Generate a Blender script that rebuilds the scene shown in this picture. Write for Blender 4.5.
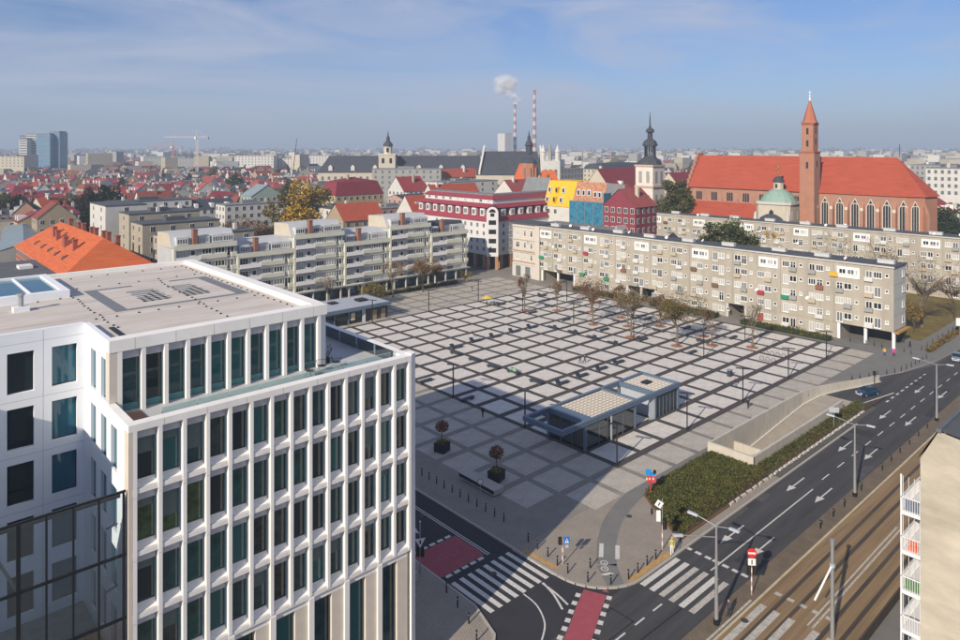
import bpy, math, random
from mathutils import Vector, Matrix
for o in list(bpy.data.objects): bpy.data.objects.remove(o)
SC = bpy.context.scene
COL = SC.collection

# ------------------------------------------------------------------ camera, sky, sun, exposure
TH = 0.835                       # heading of the view measured from +x (the direction of the main road)
CAM = (-77.76, -57.78, 44.0)
cd = bpy.data.cameras.new('camera'); cam = bpy.data.objects.new('camera', cd); COL.objects.link(cam)
cam.location = CAM; cam.rotation_euler = (math.pi / 2, 0, TH - math.pi / 2)
cd.sensor_width = 36; cd.lens = 690 / 960 * 36; cd.shift_y = (147 - 320) / 960
cd.clip_start = 0.5; cd.clip_end = 40000
SC.camera = cam

SUN_AZ, SUN_EL = math.radians(195.3), math.radians(27.4)     # where the sun stands
W = bpy.data.worlds.new('World'); SC.world = W; W.use_nodes = True
nt = W.node_tree; nt.nodes.clear()
sky = nt.nodes.new('ShaderNodeTexSky'); sky.sky_type = 'NISHITA'; sky.sun_disc = False
sky.sun_elevation = SUN_EL; sky.sun_rotation = math.radians(90) - SUN_AZ
sky.air_density = 1.0; sky.dust_density = 0.5; sky.ozone_density = 3.0; sky.altitude = 100
tc = nt.nodes.new('ShaderNodeTexCoord'); mp = nt.nodes.new('ShaderNodeMapping')
mp.inputs['Scale'].default_value = (1.3, 2.6, 9.0); mp.inputs['Rotation'].default_value = (0.25, 0.1, 0.5)
n1 = nt.nodes.new('ShaderNodeTexNoise'); n1.inputs['Scale'].default_value = 1.6; n1.inputs['Detail'].default_value = 9
n1.inputs['Roughness'].default_value = 0.58; n1.inputs['Distortion'].default_value = 0.7
cr = nt.nodes.new('ShaderNodeValToRGB')
cr.color_ramp.elements[0].position = 0.39; cr.color_ramp.elements[0].color = (0, 0, 0, 1)
cr.color_ramp.elements[1].position = 0.69; cr.color_ramp.elements[1].color = (0.88, 0.88, 0.88, 1)
mx = nt.nodes.new('ShaderNodeMixRGB'); mx.inputs['Color2'].default_value = (5.9, 6.5, 8.3, 1)
bg = nt.nodes.new('ShaderNodeBackground'); bg.inputs['Strength'].default_value = 0.07
wo = nt.nodes.new('ShaderNodeOutputWorld')
L = nt.links.new
L(tc.outputs['Generated'], mp.inputs['Vector']); L(mp.outputs['Vector'], n1.inputs['Vector'])
L(n1.outputs['Fac'], cr.inputs['Fac']); L(cr.outputs['Color'], mx.inputs['Fac'])
tint = nt.nodes.new('ShaderNodeMixRGB'); tint.blend_type = 'MULTIPLY'; tint.inputs['Fac'].default_value = 1; tint.inputs['Color2'].default_value = (0.77, 0.93, 1.27, 1)
L(sky.outputs['Color'], tint.inputs['Color1']); L(tint.outputs['Color'], mx.inputs['Color1']); L(mx.outputs['Color'], bg.inputs['Color']); L(bg.outputs['Background'], wo.inputs['Surface'])

sd = bpy.data.lights.new('sun', 'SUN'); sd.energy = 5.0; sd.angle = math.radians(0.5); sd.color = (1.0, 0.89, 0.73)
sun = bpy.data.objects.new('sun', sd); COL.objects.link(sun)
sdir = Vector((-math.cos(SUN_EL) * math.cos(SUN_AZ), -math.cos(SUN_EL) * math.sin(SUN_AZ), -math.sin(SUN_EL)))
sun.rotation_euler = sdir.to_track_quat('-Z', 'Y').to_euler(); sun.location = (-150, -80, 120)

vs = SC.view_settings
vs.view_transform = 'Standard'; vs.look = 'None'; vs.gamma = 1; vs.use_curve_mapping = False; vs.exposure = 0.24
SC.render.engine = 'CYCLES'
SC.cycles.use_denoising = True
SC.cycles.max_bounces = 6; SC.cycles.transparent_max_bounces = 48; SC.cycles.volume_bounces = 0
SC.cycles.caustics_reflective = False; SC.cycles.caustics_refractive = False

# ------------------------------------------------------------------ helpers
R = random.Random(11)
ORD = ('first second third fourth fifth sixth seventh eighth ninth tenth eleventh twelfth thirteenth fourteenth fifteenth sixteenth '
       'seventeenth eighteenth nineteenth twentieth').split()
_tens = {20: 'twenty', 30: 'thirty', 40: 'forty', 50: 'fifty', 60: 'sixty'}
def nth(i):
    if i < 20: return ORD[i]
    n = i + 1
    if n % 10 == 0: return {30: 'thirtieth', 40: 'fortieth', 50: 'fiftieth', 60: 'sixtieth'}.get(n, str(n))
    return _tens.get(n - n % 10, '') + '-' + ORD[n % 10 - 1]
SS, CC = math.sin(TH), math.cos(TH)
def onmap(u, dist):              # a place on the map from a compass bearing (u in 960ths across the view) and a distance
    X = (u - 480) * dist / 690
    return CAM[0] + X * SS + dist * CC, CAM[1] - X * CC + dist * SS
def bearing(x, y):
    dx, dy = x - CAM[0], y - CAM[1]
    X, Y = dx * SS - dy * CC, dx * CC + dy * SS
    return 480 + 690 * X / max(Y, 1), Y
def zh(v, dist): return 44 - (v - 147) * dist / 690

_M = {}
def mat(name, col, rough=0.8, var=0.12, scale=3.0, spec=0.3, metal=0.0, bump=0.0, bscale=None, coords='Object', streak=None, emit=None):
    if name in _M: return _M[name]
    m = bpy.data.materials.new(name); m.use_nodes = True; t = m.node_tree; b = t.nodes['Principled BSDF']
    b.inputs['Roughness'].default_value = rough; b.inputs['Specular IOR Level'].default_value = spec; b.inputs['Metallic'].default_value = metal
    c = (*col, 1)
    b.inputs['Base Color'].default_value = c
    if var > 0:
        tcn = t.nodes.new('ShaderNodeTexCoord'); n = t.nodes.new('ShaderNodeTexNoise'); n.inputs['Scale'].default_value = scale
        n.inputs['Detail'].default_value = 6; n.inputs['Roughness'].default_value = 0.65
        src = tcn.outputs[coords]
        if streak:
            mpn = t.nodes.new('ShaderNodeMapping'); mpn.inputs['Scale'].default_value = streak
            t.links.new(src, mpn.inputs['Vector']); src = mpn.outputs['Vector']
        t.links.new(src, n.inputs['Vector'])
        mr = t.nodes.new('ShaderNodeMapRange'); mr.inputs['From Min'].default_value = 0.25; mr.inputs['From Max'].default_value = 0.75
        mr.inputs['To Min'].default_value = 1 - var; mr.inputs['To Max'].default_value = 1 + var
        t.links.new(n.outputs['Fac'], mr.inputs['Value'])
        mm = t.nodes.new('ShaderNodeMixRGB'); mm.blend_type = 'MULTIPLY'; mm.inputs['Fac'].default_value = 1; mm.inputs['Color1'].default_value = c
        t.links.new(mr.outputs['Result'], mm.inputs['Color2']); t.links.new(mm.outputs['Color'], b.inputs['Base Color'])
        if bump:
            n2 = t.nodes.new('ShaderNodeTexNoise'); n2.inputs['Scale'].default_value = bscale or scale * 6; n2.inputs['Detail'].default_value = 4
            t.links.new(tcn.outputs[coords], n2.inputs['Vector'])
            bp = t.nodes.new('ShaderNodeBump'); bp.inputs['Strength'].default_value = bump; bp.inputs['Distance'].default_value = 0.05
            t.links.new(n2.outputs['Fac'], bp.inputs['Height']); t.links.new(bp.outputs['Normal'], b.inputs['Normal'])
    if emit:
        b.inputs['Emission Color'].default_value = (*col, 1); b.inputs['Emission Strength'].default_value = emit
    _M[name] = m; return m
def bricky(name, col, col2, mortar, scale, bw, bh, msize=0.02, rough=0.85, squash=0.5, var=0.1, vscale=0.3, offset=0.5):
    """a surface of small pavers or bricks too small to pick apart, with larger patches of wear"""
    if name in _M: return _M[name]
    m = bpy.data.materials.new(name); m.use_nodes = True; t = m.node_tree; b = t.nodes['Principled BSDF']
    b.inputs['Roughness'].default_value = rough; b.inputs['Specular IOR Level'].default_value = 0.25
    tcn = t.nodes.new('ShaderNodeTexCoord'); br = t.nodes.new('ShaderNodeTexBrick')
    br.inputs['Color1'].default_value = (*col, 1); br.inputs['Color2'].default_value = (*col2, 1); br.inputs['Mortar'].default_value = (*mortar, 1)
    br.inputs['Scale'].default_value = scale; br.inputs['Brick Width'].default_value = bw; br.inputs['Row Height'].default_value = bh
    br.inputs['Mortar Size'].default_value = msize; br.offset = offset
    t.links.new(tcn.outputs['Object'], br.inputs['Vector'])
    n = t.nodes.new('ShaderNodeTexNoise'); n.inputs['Scale'].default_value = vscale; n.inputs['Detail'].default_value = 7; n.inputs['Roughness'].default_value = 0.7
    t.links.new(tcn.outputs['Object'], n.inputs['Vector'])
    mr = t.nodes.new('ShaderNodeMapRange'); mr.inputs['From Min'].default_value = 0.25; mr.inputs['From Max'].default_value = 0.75
    mr.inputs['To Min'].default_value = 1 - var; mr.inputs['To Max'].default_value = 1 + var
    t.links.new(n.outputs['Fac'], mr.inputs['Value'])
    mm = t.nodes.new('ShaderNodeMixRGB'); mm.blend_type = 'MULTIPLY'; mm.inputs['Fac'].default_value = 1
    t.links.new(br.outputs['Color'], mm.inputs['Color1']); t.links.new(mr.outputs['Result'], mm.inputs['Color2'])
    t.links.new(mm.outputs['Color'], b.inputs['Base Color'])
    _M[name] = m; return m
def clear_glass(name, tint, gloss=0.12):
    if name in _M: return _M[name]
    m = bpy.data.materials.new(name); m.use_nodes = True; t = m.node_tree; t.nodes.remove(t.nodes['Principled BSDF'])
    out = t.nodes['Material Output']; tr = t.nodes.new('ShaderNodeBsdfTransparent'); tr.inputs['Color'].default_value = (*tint, 1)
    gl = t.nodes.new('ShaderNodeBsdfGlossy'); gl.inputs['Roughness'].default_value = 0.02; gl.inputs['Color'].default_value = (0.9, 0.97, 1, 1)
    fr = t.nodes.new('ShaderNodeFresnel'); fr.inputs['IOR'].default_value = 1.5
    ad = t.nodes.new('ShaderNodeMath'); ad.operation = 'ADD'; ad.inputs[1].default_value = gloss; ad.use_clamp = True
    mxs = t.nodes.new('ShaderNodeMixShader')
    t.links.new(fr.outputs['Fac'], ad.inputs[0]); t.links.new(ad.outputs['Value'], mxs.inputs['Fac'])
    t.links.new(tr.outputs['BSDF'], mxs.inputs[1]); t.links.new(gl.outputs['BSDF'], mxs.inputs[2]); t.links.new(mxs.outputs['Shader'], out.inputs['Surface'])
    _M[name] = m; return m

class MB:
    """collects faces in world coordinates; the origin o is taken off when the mesh is made"""
    def __init__(s, o=(0, 0, 0)): s.v = []; s.f = []; s.m = []; s.o = o
    def add(s, pts, faces, mi=0):
        n = len(s.v); s.v += [tuple(p) for p in pts]
        for f in faces: s.f.append(tuple(i + n for i in f)); s.m.append(mi)
        return s
    def poly(s, pts, mi=0): return s.add(pts, [tuple(range(len(pts)))], mi)
    def box(s, x0, y0, z0, x1, y1, z1, mi=0, top=None):
        s.add([(x0, y0, z0), (x1, y0, z0), (x1, y1, z0), (x0, y1, z0), (x0, y0, z1), (x1, y0, z1), (x1, y1, z1), (x0, y1, z1)],
              [(0, 3, 2, 1), (0, 1, 5, 4), (1, 2, 6, 5), (2, 3, 7, 6), (3, 0, 4, 7)], mi)
        n = len(s.v) - 8; s.f.append((n + 4, n + 5, n + 6, n + 7)); s.m.append(mi if top is None else top); return s
    def prism(s, pl, z0, z1, mi=0, top=None, bottom=True):
        n = len(pl); a = len(s.v)
        s.v += [(x, y, z0) for x, y in pl] + [(x, y, z1) for x, y in pl]
        for i in range(n):
            j = (i + 1) % n; s.f.append((a + i, a + j, a + n + j, a + n + i)); s.m.append(mi)
        s.f.append(tuple(a + n + i for i in range(n))); s.m.append(mi if top is None else top)
        if bottom: s.f.append(tuple(a + i for i in range(n - 1, -1, -1))); s.m.append(mi)
        return s
    def lathe(s, cx, cy, prof, n=12, mi=0, rot=0.0, caps=True):
        a = len(s.v)
        for r, z in prof:
            for i in range(n):
                t = rot + 2 * math.pi * i / n; s.v.append((cx + r * math.cos(t), cy + r * math.sin(t), z))
        for k in range(len(prof) - 1):
            for i in range(n):
                j = (i + 1) % n; s.f.append((a + k * n + i, a + k * n + j, a + (k + 1) * n + j, a + (k + 1) * n + i)); s.m.append(mi)
        if caps:
            s.f.append(tuple(a + i for i in range(n - 1, -1, -1))); s.m.append(mi)
            s.f.append(tuple(a + (len(prof) - 1) * n + i for i in range(n))); s.m.append(mi)
        return s
    def cyl(s, x, y, z0, z1, r, n=8, mi=0, r2=None): return s.lathe(x, y, [(r, z0), (r if r2 is None else r2, z1)], n, mi)
    def tube(s, p, q, r, r2=None, n=5, mi=0, cap=True):
        p, q = Vector(p), Vector(q); d = (q - p)
        if d.length < 1e-6: return s
        d.normalize(); a = d.orthogonal().normalized(); b = d.cross(a); r2 = r if r2 is None else r2; k = len(s.v)
        for c, rr in ((p, r), (q, r2)):
            for i in range(n):
                t = 2 * math.pi * i / n; s.v.append(tuple(c + a * rr * math.cos(t) + b * rr * math.sin(t)))
        for i in range(n):
            j = (i + 1) % n; s.f.append((k + i, k + j, k + n + j, k + n + i)); s.m.append(mi)
        if cap:
            s.f.append(tuple(k + i for i in range(n - 1, -1, -1))); s.m.append(mi); s.f.append(tuple(k + n + i for i in range(n))); s.m.append(mi)
        return s
    def ball(s, c, rx, ry, rz, mi=0, nu=10, nv=6):
        prof = []; a = len(s.v)
        for j in range(nv + 1):
            t = math.pi * j / nv
            for i in range(nu):
                p = 2 * math.pi * i / nu; s.v.append((c[0] + rx * math.sin(t) * math.cos(p), c[1] + ry * math.sin(t) * math.sin(p), c[2] + rz * math.cos(t)))
        for j in range(nv):
            for i in range(nu):
                k = (i + 1) % nu; s.f.append((a + j * nu + i, a + (j + 1) * nu + i, a + (j + 1) * nu + k, a + j * nu + k)); s.m.append(mi)
        return s
    def mesh(s, name, mats, smooth=False):
        me = bpy.data.meshes.new(name); ox, oy, oz = s.o
        me.from_pydata([(x - ox, y - oy, z - oz) for x, y, z in s.v], [], s.f)
        for mm in (mats if isinstance(mats, (list, tuple)) else [mats]): me.materials.append(mm)
        me.polygons.foreach_set('material_index', s.m)
        if smooth: me.polygons.foreach_set('use_smooth', [True] * len(s.f))
        me.update(); return me

def inst(name, me, parent=None, loc=(0, 0, 0), rz=0.0, kind=None, scale=None):
    o = bpy.data.objects.new(name, me); COL.objects.link(o); o.location = loc
    if rz: o.rotation_euler = (0, 0, rz)
    if scale: o.scale = scale
    if parent is not None: o.parent = parent
    if kind: o['kind'] = kind
    return o
def tag(o, label, cat, group=None, kind=None):
    o['label'] = label; o['category'] = cat
    if group: o['group'] = group
    if kind: o['kind'] = kind
    return o
def thing(name, label, cat, loc=(0, 0, 0), rz=0.0, group=None):
    o = inst(name, None, None, loc, rz); return tag(o, label, cat, group)
def part(name, mb, mats, parent, kind=None, smooth=False):          # a part given in world coordinates under an unrotated thing
    mb.o = _wloc(parent)
    return inst(name, mb.mesh(name, mats, smooth), parent, kind=kind)
def _wloc(o):
    x, y, z = o.location
    while o.parent is not None:
        o = o.parent; x += o.location[0]; y += o.location[1]; z += o.location[2]
    return x, y, z
def put(name, me, parent, wloc, rz=0.0, kind=None):                  # a shared mesh at a world place under an unrotated parent
    a = _wloc(parent); return inst(name, me, parent, (wloc[0] - a[0], wloc[1] - a[1], wloc[2] - a[2]), rz, kind)
def lump(name, mb, mats, parent, kind=None, smooth=False):           # a part given in the thing's own coordinates
    return inst(name, mb.mesh(name, mats, smooth), parent, kind=kind)
def clone(root, loc, rz=0.0, label=None):
    r = root.copy(); COL.objects.link(r); r.location = loc; r.rotation_euler = (0, 0, rz)
    if label: r['label'] = label
    for ch in root.children:
        c = ch.copy(); COL.objects.link(c); c.parent = r
        for g in ch.children:
            d = g.copy(); COL.objects.link(d); d.parent = c
    return r
def struct(name, mb, mats, label, cat):
    o = inst(name, mb.mesh(name, mats)); o['kind'] = 'structure'; return tag(o, label, cat)

# ------------------------------------------------------------------ materials
stone = mat('cream_stone', (0.85, 0.825, 0.79), 0.7, 0.09, 0.45, streak=(1, 1, 0.35))
stone_band = mat('cream_stone_band', (0.84, 0.815, 0.78), 0.7, 0.10, 0.8)
stone_panel = mat('beige_stone_panel', (0.62, 0.56, 0.48), 0.75, 0.08, 1.2)
coolwhite = mat('white_render', (0.82, 0.84, 0.87), 0.6, 0.03, 0.5)
membrane = mat('roof_membrane', (0.58, 0.525, 0.475), 0.85, 0.16, 0.35, streak=(0.6, 2.2, 1))
roofgrey = mat('roof_paint_grey', (0.19, 0.20, 0.22), 0.8, 0.1, 2)
black = mat('black_rubber', (0.012, 0.012, 0.013), 0.6, 0)
darkglass = mat('dark_glass', (0.012, 0.024, 0.03), 0.04, 0, spec=0.5)
tealglass = mat('teal_glass', (0.02, 0.10, 0.105), 0.05, 0, spec=0.55)
deepglass = mat('deep_teal_glass', (0.018, 0.055, 0.062), 0.05, 0.8, 0.5, spec=0.5)
blueglass = mat('blue_glass', (0.03, 0.12, 0.17), 0.04, 0, spec=0.6)
rail_glass = clear_glass('railing_glass', (0.86, 0.97, 0.96), 0.16)
screen_glass = clear_glass('screen_glass', (0.90, 0.95, 0.98), 0.06)
pav_glass = clear_glass('pavilion_glass', (0.34, 0.46, 0.46), 0.10)
greypanel = mat('grey_blind_panel', (0.46, 0.48, 0.52), 0.6, 0.05, 2)
tealframe = mat('teal_window_frame', (0.10, 0.26, 0.27), 0.5, 0)
darkmetal = mat('dark_metal', (0.02, 0.022, 0.026), 0.45, 0.1, 3, metal=0.3)
steel = mat('galvanised_steel', (0.42, 0.43, 0.44), 0.45, 0.1, 3, metal=0.6)
bluesteel = mat('blue_grey_steel', (0.13, 0.18, 0.25), 0.5, 0.08, 1.5, metal=0.2)
palesteel = mat('pale_steel', (0.40, 0.43, 0.48), 0.5, 0.08, 1.5)
asphalt = mat('asphalt', (0.036, 0.036, 0.042), 0.9, 0.22, 0.25, bump=0.1, bscale=20)
asphalt2 = mat('worn_asphalt', (0.060, 0.058, 0.060), 0.9, 0.32, 0.3, streak=(0.2, 2.4, 1))
cityground = mat('city_ground', (0.10, 0.095, 0.085), 0.95, 0.35, 0.02)
white = mat('road_paint', (0.58, 0.56, 0.52), 0.8, 0.28, 4)
wornwhite = mat('worn_road_paint', (0.45, 0.42, 0.37), 0.85, 0.35, 3)
red = mat('red_cycle_surface', (0.34, 0.075, 0.095), 0.85, 0.15, 1.2)
kerbm = mat('kerb_granite', (0.40, 0.37, 0.33), 0.85, 0.12, 2)
concrete = mat('board_concrete', (0.50, 0.46, 0.39), 0.85, 0.14, 0.9, streak=(1, 1, 0.3))
whitepaint = mat('white_paint', (0.78, 0.78, 0.77), 0.5, 0.05, 2)
wood = mat('bark', (0.085, 0.062, 0.045), 0.95, 0.3, 3)
paletrunk = mat('pale_bark', (0.16, 0.13, 0.10), 0.95, 0.3, 3)
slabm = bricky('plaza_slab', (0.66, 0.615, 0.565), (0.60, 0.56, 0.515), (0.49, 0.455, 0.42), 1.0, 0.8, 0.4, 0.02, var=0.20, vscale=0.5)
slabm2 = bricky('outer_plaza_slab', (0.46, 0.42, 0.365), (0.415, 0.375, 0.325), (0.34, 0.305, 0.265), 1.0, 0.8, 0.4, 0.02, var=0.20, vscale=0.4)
stripdark = bricky('dark_paver_strip', (0.092, 0.080, 0.077), (0.076, 0.066, 0.063), (0.055, 0.05, 0.05), 1.0, 0.3, 0.3, 0.03, var=0.15, vscale=0.7)
stripgrey = bricky('grey_paver_strip', (0.27, 0.248, 0.22), (0.25, 0.228, 0.20), (0.20, 0.18, 0.16), 1.0, 0.3, 0.3, 0.03, var=0.15, vscale=0.4)
setts = bricky('pavement_setts', (0.43, 0.38, 0.31), (0.36, 0.315, 0.26), (0.25, 0.215, 0.18), 1.0, 0.24, 0.24, 0.06, var=0.16, vscale=0.35)
setts2 = bricky('cobbled_reserve', (0.34, 0.275, 0.20), (0.26, 0.205, 0.145), (0.15, 0.115, 0.08), 1.0, 0.26, 0.2, 0.09, var=0.28, vscale=0.5)
trackbed = mat('rusty_track_bed', (0.245, 0.165, 0.09), 0.92, 0.4, 0.5, streak=(0.12, 2.5, 1))
greypath = mat('grey_path', (0.185, 0.178, 0.168), 0.9, 0.12, 0.5)
soil = mat('leaf_soil', (0.075, 0.05, 0.035), 0.95, 0.4, 2)
REDROOF = [mat('roof_red', (0.28, 0.045, 0.045), 0.8, 0.18, 0.6), mat('roof_crimson', (0.20, 0.035, 0.047), 0.8, 0.18, 0.6), mat('roof_orange_red', (0.38, 0.08, 0.045), 0.8, 0.15, 0.6),
           mat('roof_brown_red', (0.22, 0.06, 0.045), 0.85, 0.2, 0.6), mat('roof_dull_red', (0.28, 0.07, 0.065), 0.85, 0.2, 0.6)]
orangeroof = mat('roof_orange_tiles', (0.52, 0.12, 0.038), 0.8, 0.24, 1.0, streak=(0.2, 0.2, 3))
darkroof = mat('roof_slate', (0.055, 0.06, 0.075), 0.75, 0.2, 0.4)
flatroof = mat('roof_felt_dark', (0.085, 0.092, 0.105), 0.85, 0.25, 0.3)
greyroof = mat('roof_felt_grey', (0.20, 0.21, 0.22), 0.85, 0.25, 0.3)
seamroof = mat('roof_sheet_metal', (0.22, 0.27, 0.30), 0.5, 0.15, 0.3)
churchbrick = bricky('church_brick', (0.41, 0.185, 0.115), (0.36, 0.16, 0.10), (0.34, 0.215, 0.16), 1.0, 0.5, 0.2, 0.02, var=0.16, vscale=0.25)
churchroof = mat('church_roof_tiles', (0.35, 0.07, 0.038), 0.8, 0.24, 1.0, streak=(0.2, 0.2, 3))
brickm = mat('chimney_brick', (0.30, 0.10, 0.07), 0.9, 0.2, 2)
copper = mat('green_copper', (0.24, 0.36, 0.30), 0.7, 0.12, 0.8)
gold = mat('gilded_metal', (0.75, 0.42, 0.08), 0.3, 0, metal=0.8)
WALLC = {
    'white': (0.56, 0.55, 0.52), 'cream': (0.50, 0.45, 0.36), 'ochre': (0.44, 0.33, 0.19), 'grey': (0.30, 0.30, 0.29), 'beige': (0.38, 0.335, 0.265),
    'pink': (0.42, 0.27, 0.25), 'salmon': (0.46, 0.26, 0.17), 'pale green': (0.32, 0.40, 0.34), 'tan': (0.34, 0.275, 0.19)}
WALL = {k: mat('render_' + k.replace(' ', '_'), v, 0.85, 0.10, 0.4) for k, v in WALLC.items()}
winpane = [mat('pane_dark', (0.02, 0.022, 0.025), 0.25, 0, spec=0.3), mat('pane_sky_tint', (0.10, 0.12, 0.15), 0.2, 0, spec=0.4), mat('pane_curtain', (0.42, 0.42, 0.40), 0.5, 0), mat('pane_grey', (0.14, 0.15, 0.16), 0.15, 0, spec=0.5)]  # the bluish pane has a sky reflection put into its colour
frame_white = mat('window_frame_white', (0.72, 0.72, 0.70), 0.5, 0)
# ------------------------------------------------------------------ ground, roads, pavements
PX0, PX1, PY0, PY1 = 13.4, 50.0, -12.7, -6.6           # the sunken ramp: no ground above it
m = MB(); B_ = 14000
m.poly([(-B_, -B_, 0), (B_, -B_, 0), (B_, PY0, 0), (-B_, PY0, 0)]); m.poly([(-B_, PY1, 0), (B_, PY1, 0), (B_, B_, 0), (-B_, B_, 0)])
m.poly([(-B_, PY0, 0), (PX0, PY0, 0), (PX0, PY1, 0), (-B_, PY1, 0)]); m.poly([(PX1, PY0, 0), (B_, PY0, 0), (B_, PY1, 0), (PX1, PY1, 0)])
ground = struct('ground', m, cityground, 'grey brown city ground reaching to the horizon under the old town', 'ground')

m = MB().poly([(-300, -24.2, .004), (260, -24.2, .004), (260, -16.4, .004), (-300, -16.4, .004)])
road = struct('main_road', m, asphalt2, 'wide dark asphalt road with white arrows beside the square', 'road')
m = MB().poly([(-46, -16.4, .004), (-17, -16.4, .004), (-17, 140, .004), (-46, 140, .004)])
street = struct('side_street', m, asphalt, 'narrow asphalt street between the white office and the square', 'street')
m = MB().poly([(50, -16.4, .006), (84, -16.4, .006), (70, -12, .006), (50, -6.6, .006)])
struct('ramp_mouth', m, asphalt2, 'asphalt apron where the garage ramp meets the main road', 'driveway')

def arc(cx, cy, r, a0, a1, n=7): return [(cx + r * math.cos(math.radians(a0 + (a1 - a0) * i / n)), cy + r * math.sin(math.radians(a0 + (a1 - a0) * i / n))) for i in range(n + 1)]
# square paving base, with kerb as a real step
corner = arc(-18.3, -10.7, 6.0, 180, 270)
m = MB().prism([(-24.3, 125), *corner, (13.2, -16.7), (13.2, -6.4), (52, -6.4), (63, -9.6), (74, -13.4), (86, -15.6), (100, -16.6), (260, -16.7), (260, 125)][::1], 0, .12, 1, 0, False)
plaza = struct('square_paving', m, [stripgrey, kerbm], 'grey paver strips framing pale slabs around the dark grid of the square', 'square')
m = MB().prism([(-33.7, 140), (-95, 140), (-95, -16.7), (-44, -16.7), (-38.5, -15.6), (-35.2, -12.5), (-33.9, -8.5)], 0, .12, 1, 0, False)
office_pave = struct('office_pavement', m, [setts, kerbm], 'small paved footway along the white office building', 'pavement')
m = MB().prism([c for c in corner] + [(13.0, -16.66), (13.0, -6.2), (-4.5, -4.6), (-16.4, -4.6), (-23.9, -4.6)], .121, .126, 0)
corner_pave = struct('corner_pavement', m, setts, 'fine sett footway at the street corner by the crossings', 'pavement')
m = MB().prism([(63, -9.7), (74, -13.3), (86, -15.4), (100, -16.5), (260, -16.6), (260, -9.0), (101, -9), (100.5, 10), (84.2, 10), (84.2, -.6), (57, -5.5)], .121, .127, 0)
struct('grey_footway', m, greypath, 'grey asphalt footway at the far end of the main road', 'footway')
# kerb stones along the main road and the corner, each a piece
km = MB().box(-.48, -.13, 0, .48, .13, .15).mesh('kerb_stone', kerbm)
def kerbrow(parent, pts, z0=0.0):
    for (ax, ay), (bx, by) in zip(pts[:-1], pts[1:]):
        Ld = math.hypot(bx - ax, by - ay); n = max(1, round(Ld)); rz = math.atan2(by - ay, bx - ax)
        for i in range(n):
            t = (i + .5) / n; put('kerb_stone', km, parent, (ax + (bx - ax) * t, ay + (by - ay) * t, z0), rz)
kerbrow(plaza, [(-24.4, 20), (-24.4, -10.7)]); kerbrow(plaza, arc(-18.3, -10.7, 6.1, 180, 270, 9)); kerbrow(plaza, [(-18.3, -16.8), (40, -16.8)])
kerbrow(office_pave, [(-33.6, 18), (-33.8, -8.5), (-35.1, -12.6), (-38.5, -15.7)])

# cycle path: smooth grey band from the corner into the square
def smooth(p, n=5):
    out = []
    for i in range(len(p) - 1):
        a, b, c, d = p[max(0, i - 1)], p[i], p[i + 1], p[min(len(p) - 1, i + 2)]
        for k in range(n):
            t = k / n; out.append(tuple(.5 * (2 * b[j] + (c[j] - a[j]) * t + (2 * a[j] - 5 * b[j] + 4 * c[j] - d[j]) * t * t + (3 * b[j] - a[j] - 3 * c[j] + d[j]) * t ** 3) for j in (0, 1)))
    return out + [p[-1]]
def ribbon(name, pts, w, z, mt, parent, kind=None):
    pts = smooth(pts); m = MB(); lft, rgt = [], []
    for i, p in enumerate(pts):
        a = pts[max(0, i - 1)]; b = pts[min(len(pts) - 1, i + 1)]; d = Vector((b[0] - a[0], b[1] - a[1])).normalized()
        lft.append((p[0] - d.y * w / 2, p[1] + d.x * w / 2, z)); rgt.append((p[0] + d.y * w / 2, p[1] - d.x * w / 2, z))
    for i in range(len(pts) - 1): m.poly([rgt[i], rgt[i + 1], lft[i + 1], lft[i]])
    return part(name, m, mt, parent, kind)
cyc = struct('cycle_path', MB().poly([(-22.2, -15.4, .131), (-20.6, -16.2, .131), (-18.4, -13.6, .131), (-20.2, -12.4, .131)]), greypath, 'smooth grey cycle path curving from the corner along the square', 'cycle path')
ribbon('path_surface', [(-19.3, -13.0), (-15.5, -10.2), (-11.0, -7.9), (-5, -6.35), (2, -5.6), (12, -5.2), (30, -5.2), (44, -5.3)], 2.1, .131, greypath, cyc)
for (x, y) in ((-17.5, -10.6), (-16.5, -12.0)):
    part('white_block', MB().prism([(x - 1.3, y - 1.0), (x - 1.0, y - 1.35), (x + 1.1, y + .2), (x + .8, y + .55)], .131, .137), white, cyc)
# bicycle mark
m = MB()
for cx, cy in ((-20.0, -13.3), (-19.2, -12.6)):
    for a in range(10):
        t0, t1 = a * math.pi / 5, (a + 1) * math.pi / 5
        m.poly([(cx + .42 * math.cos(t0), cy + .42 * math.sin(t0), .14), (cx + .42 * math.cos(t1), cy + .42 * math.sin(t1), .14), (cx + .3 * math.cos(t1), cy + .3 * math.sin(t1), .14), (cx + .3 * math.cos(t0), cy + .3 * math.sin(t0), .14)])
m.prism([(-20.0, -13.25), (-19.95, -13.4), (-19.5, -13.1), (-19.55, -12.95)], .135, .14); m.prism([(-19.6, -13.1), (-19.5, -13.2), (-19.15, -12.6), (-19.25, -12.55)], .135, .14)
part('bicycle_mark', m, white, cyc)
part('give_way_block', MB().prism([(-21.1, -13.6), (-20.9, -14.0), (-19.9, -14.5), (-20.1, -14.0)], .135, .14), white, cyc)
# warning tactile paving, yellow
tact = mat('yellow_tactile', (0.45, 0.27, 0.10), 0.9, 0.3, 3)
m = MB().prism([(-24.1, -5.2), (-23.5, -5.2), (-23.3, -9.9), (-23.9, -9.9)], .127, .131); part('tactile_strip', m, tact, corner_pave)
m = MB().prism([(-19.8, -16.55), (-12.4, -16.55), (-12.4, -15.9), (-19.8, -15.9)], .127, .131); part('tactile_strip', m, tact, corner_pave)

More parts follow.
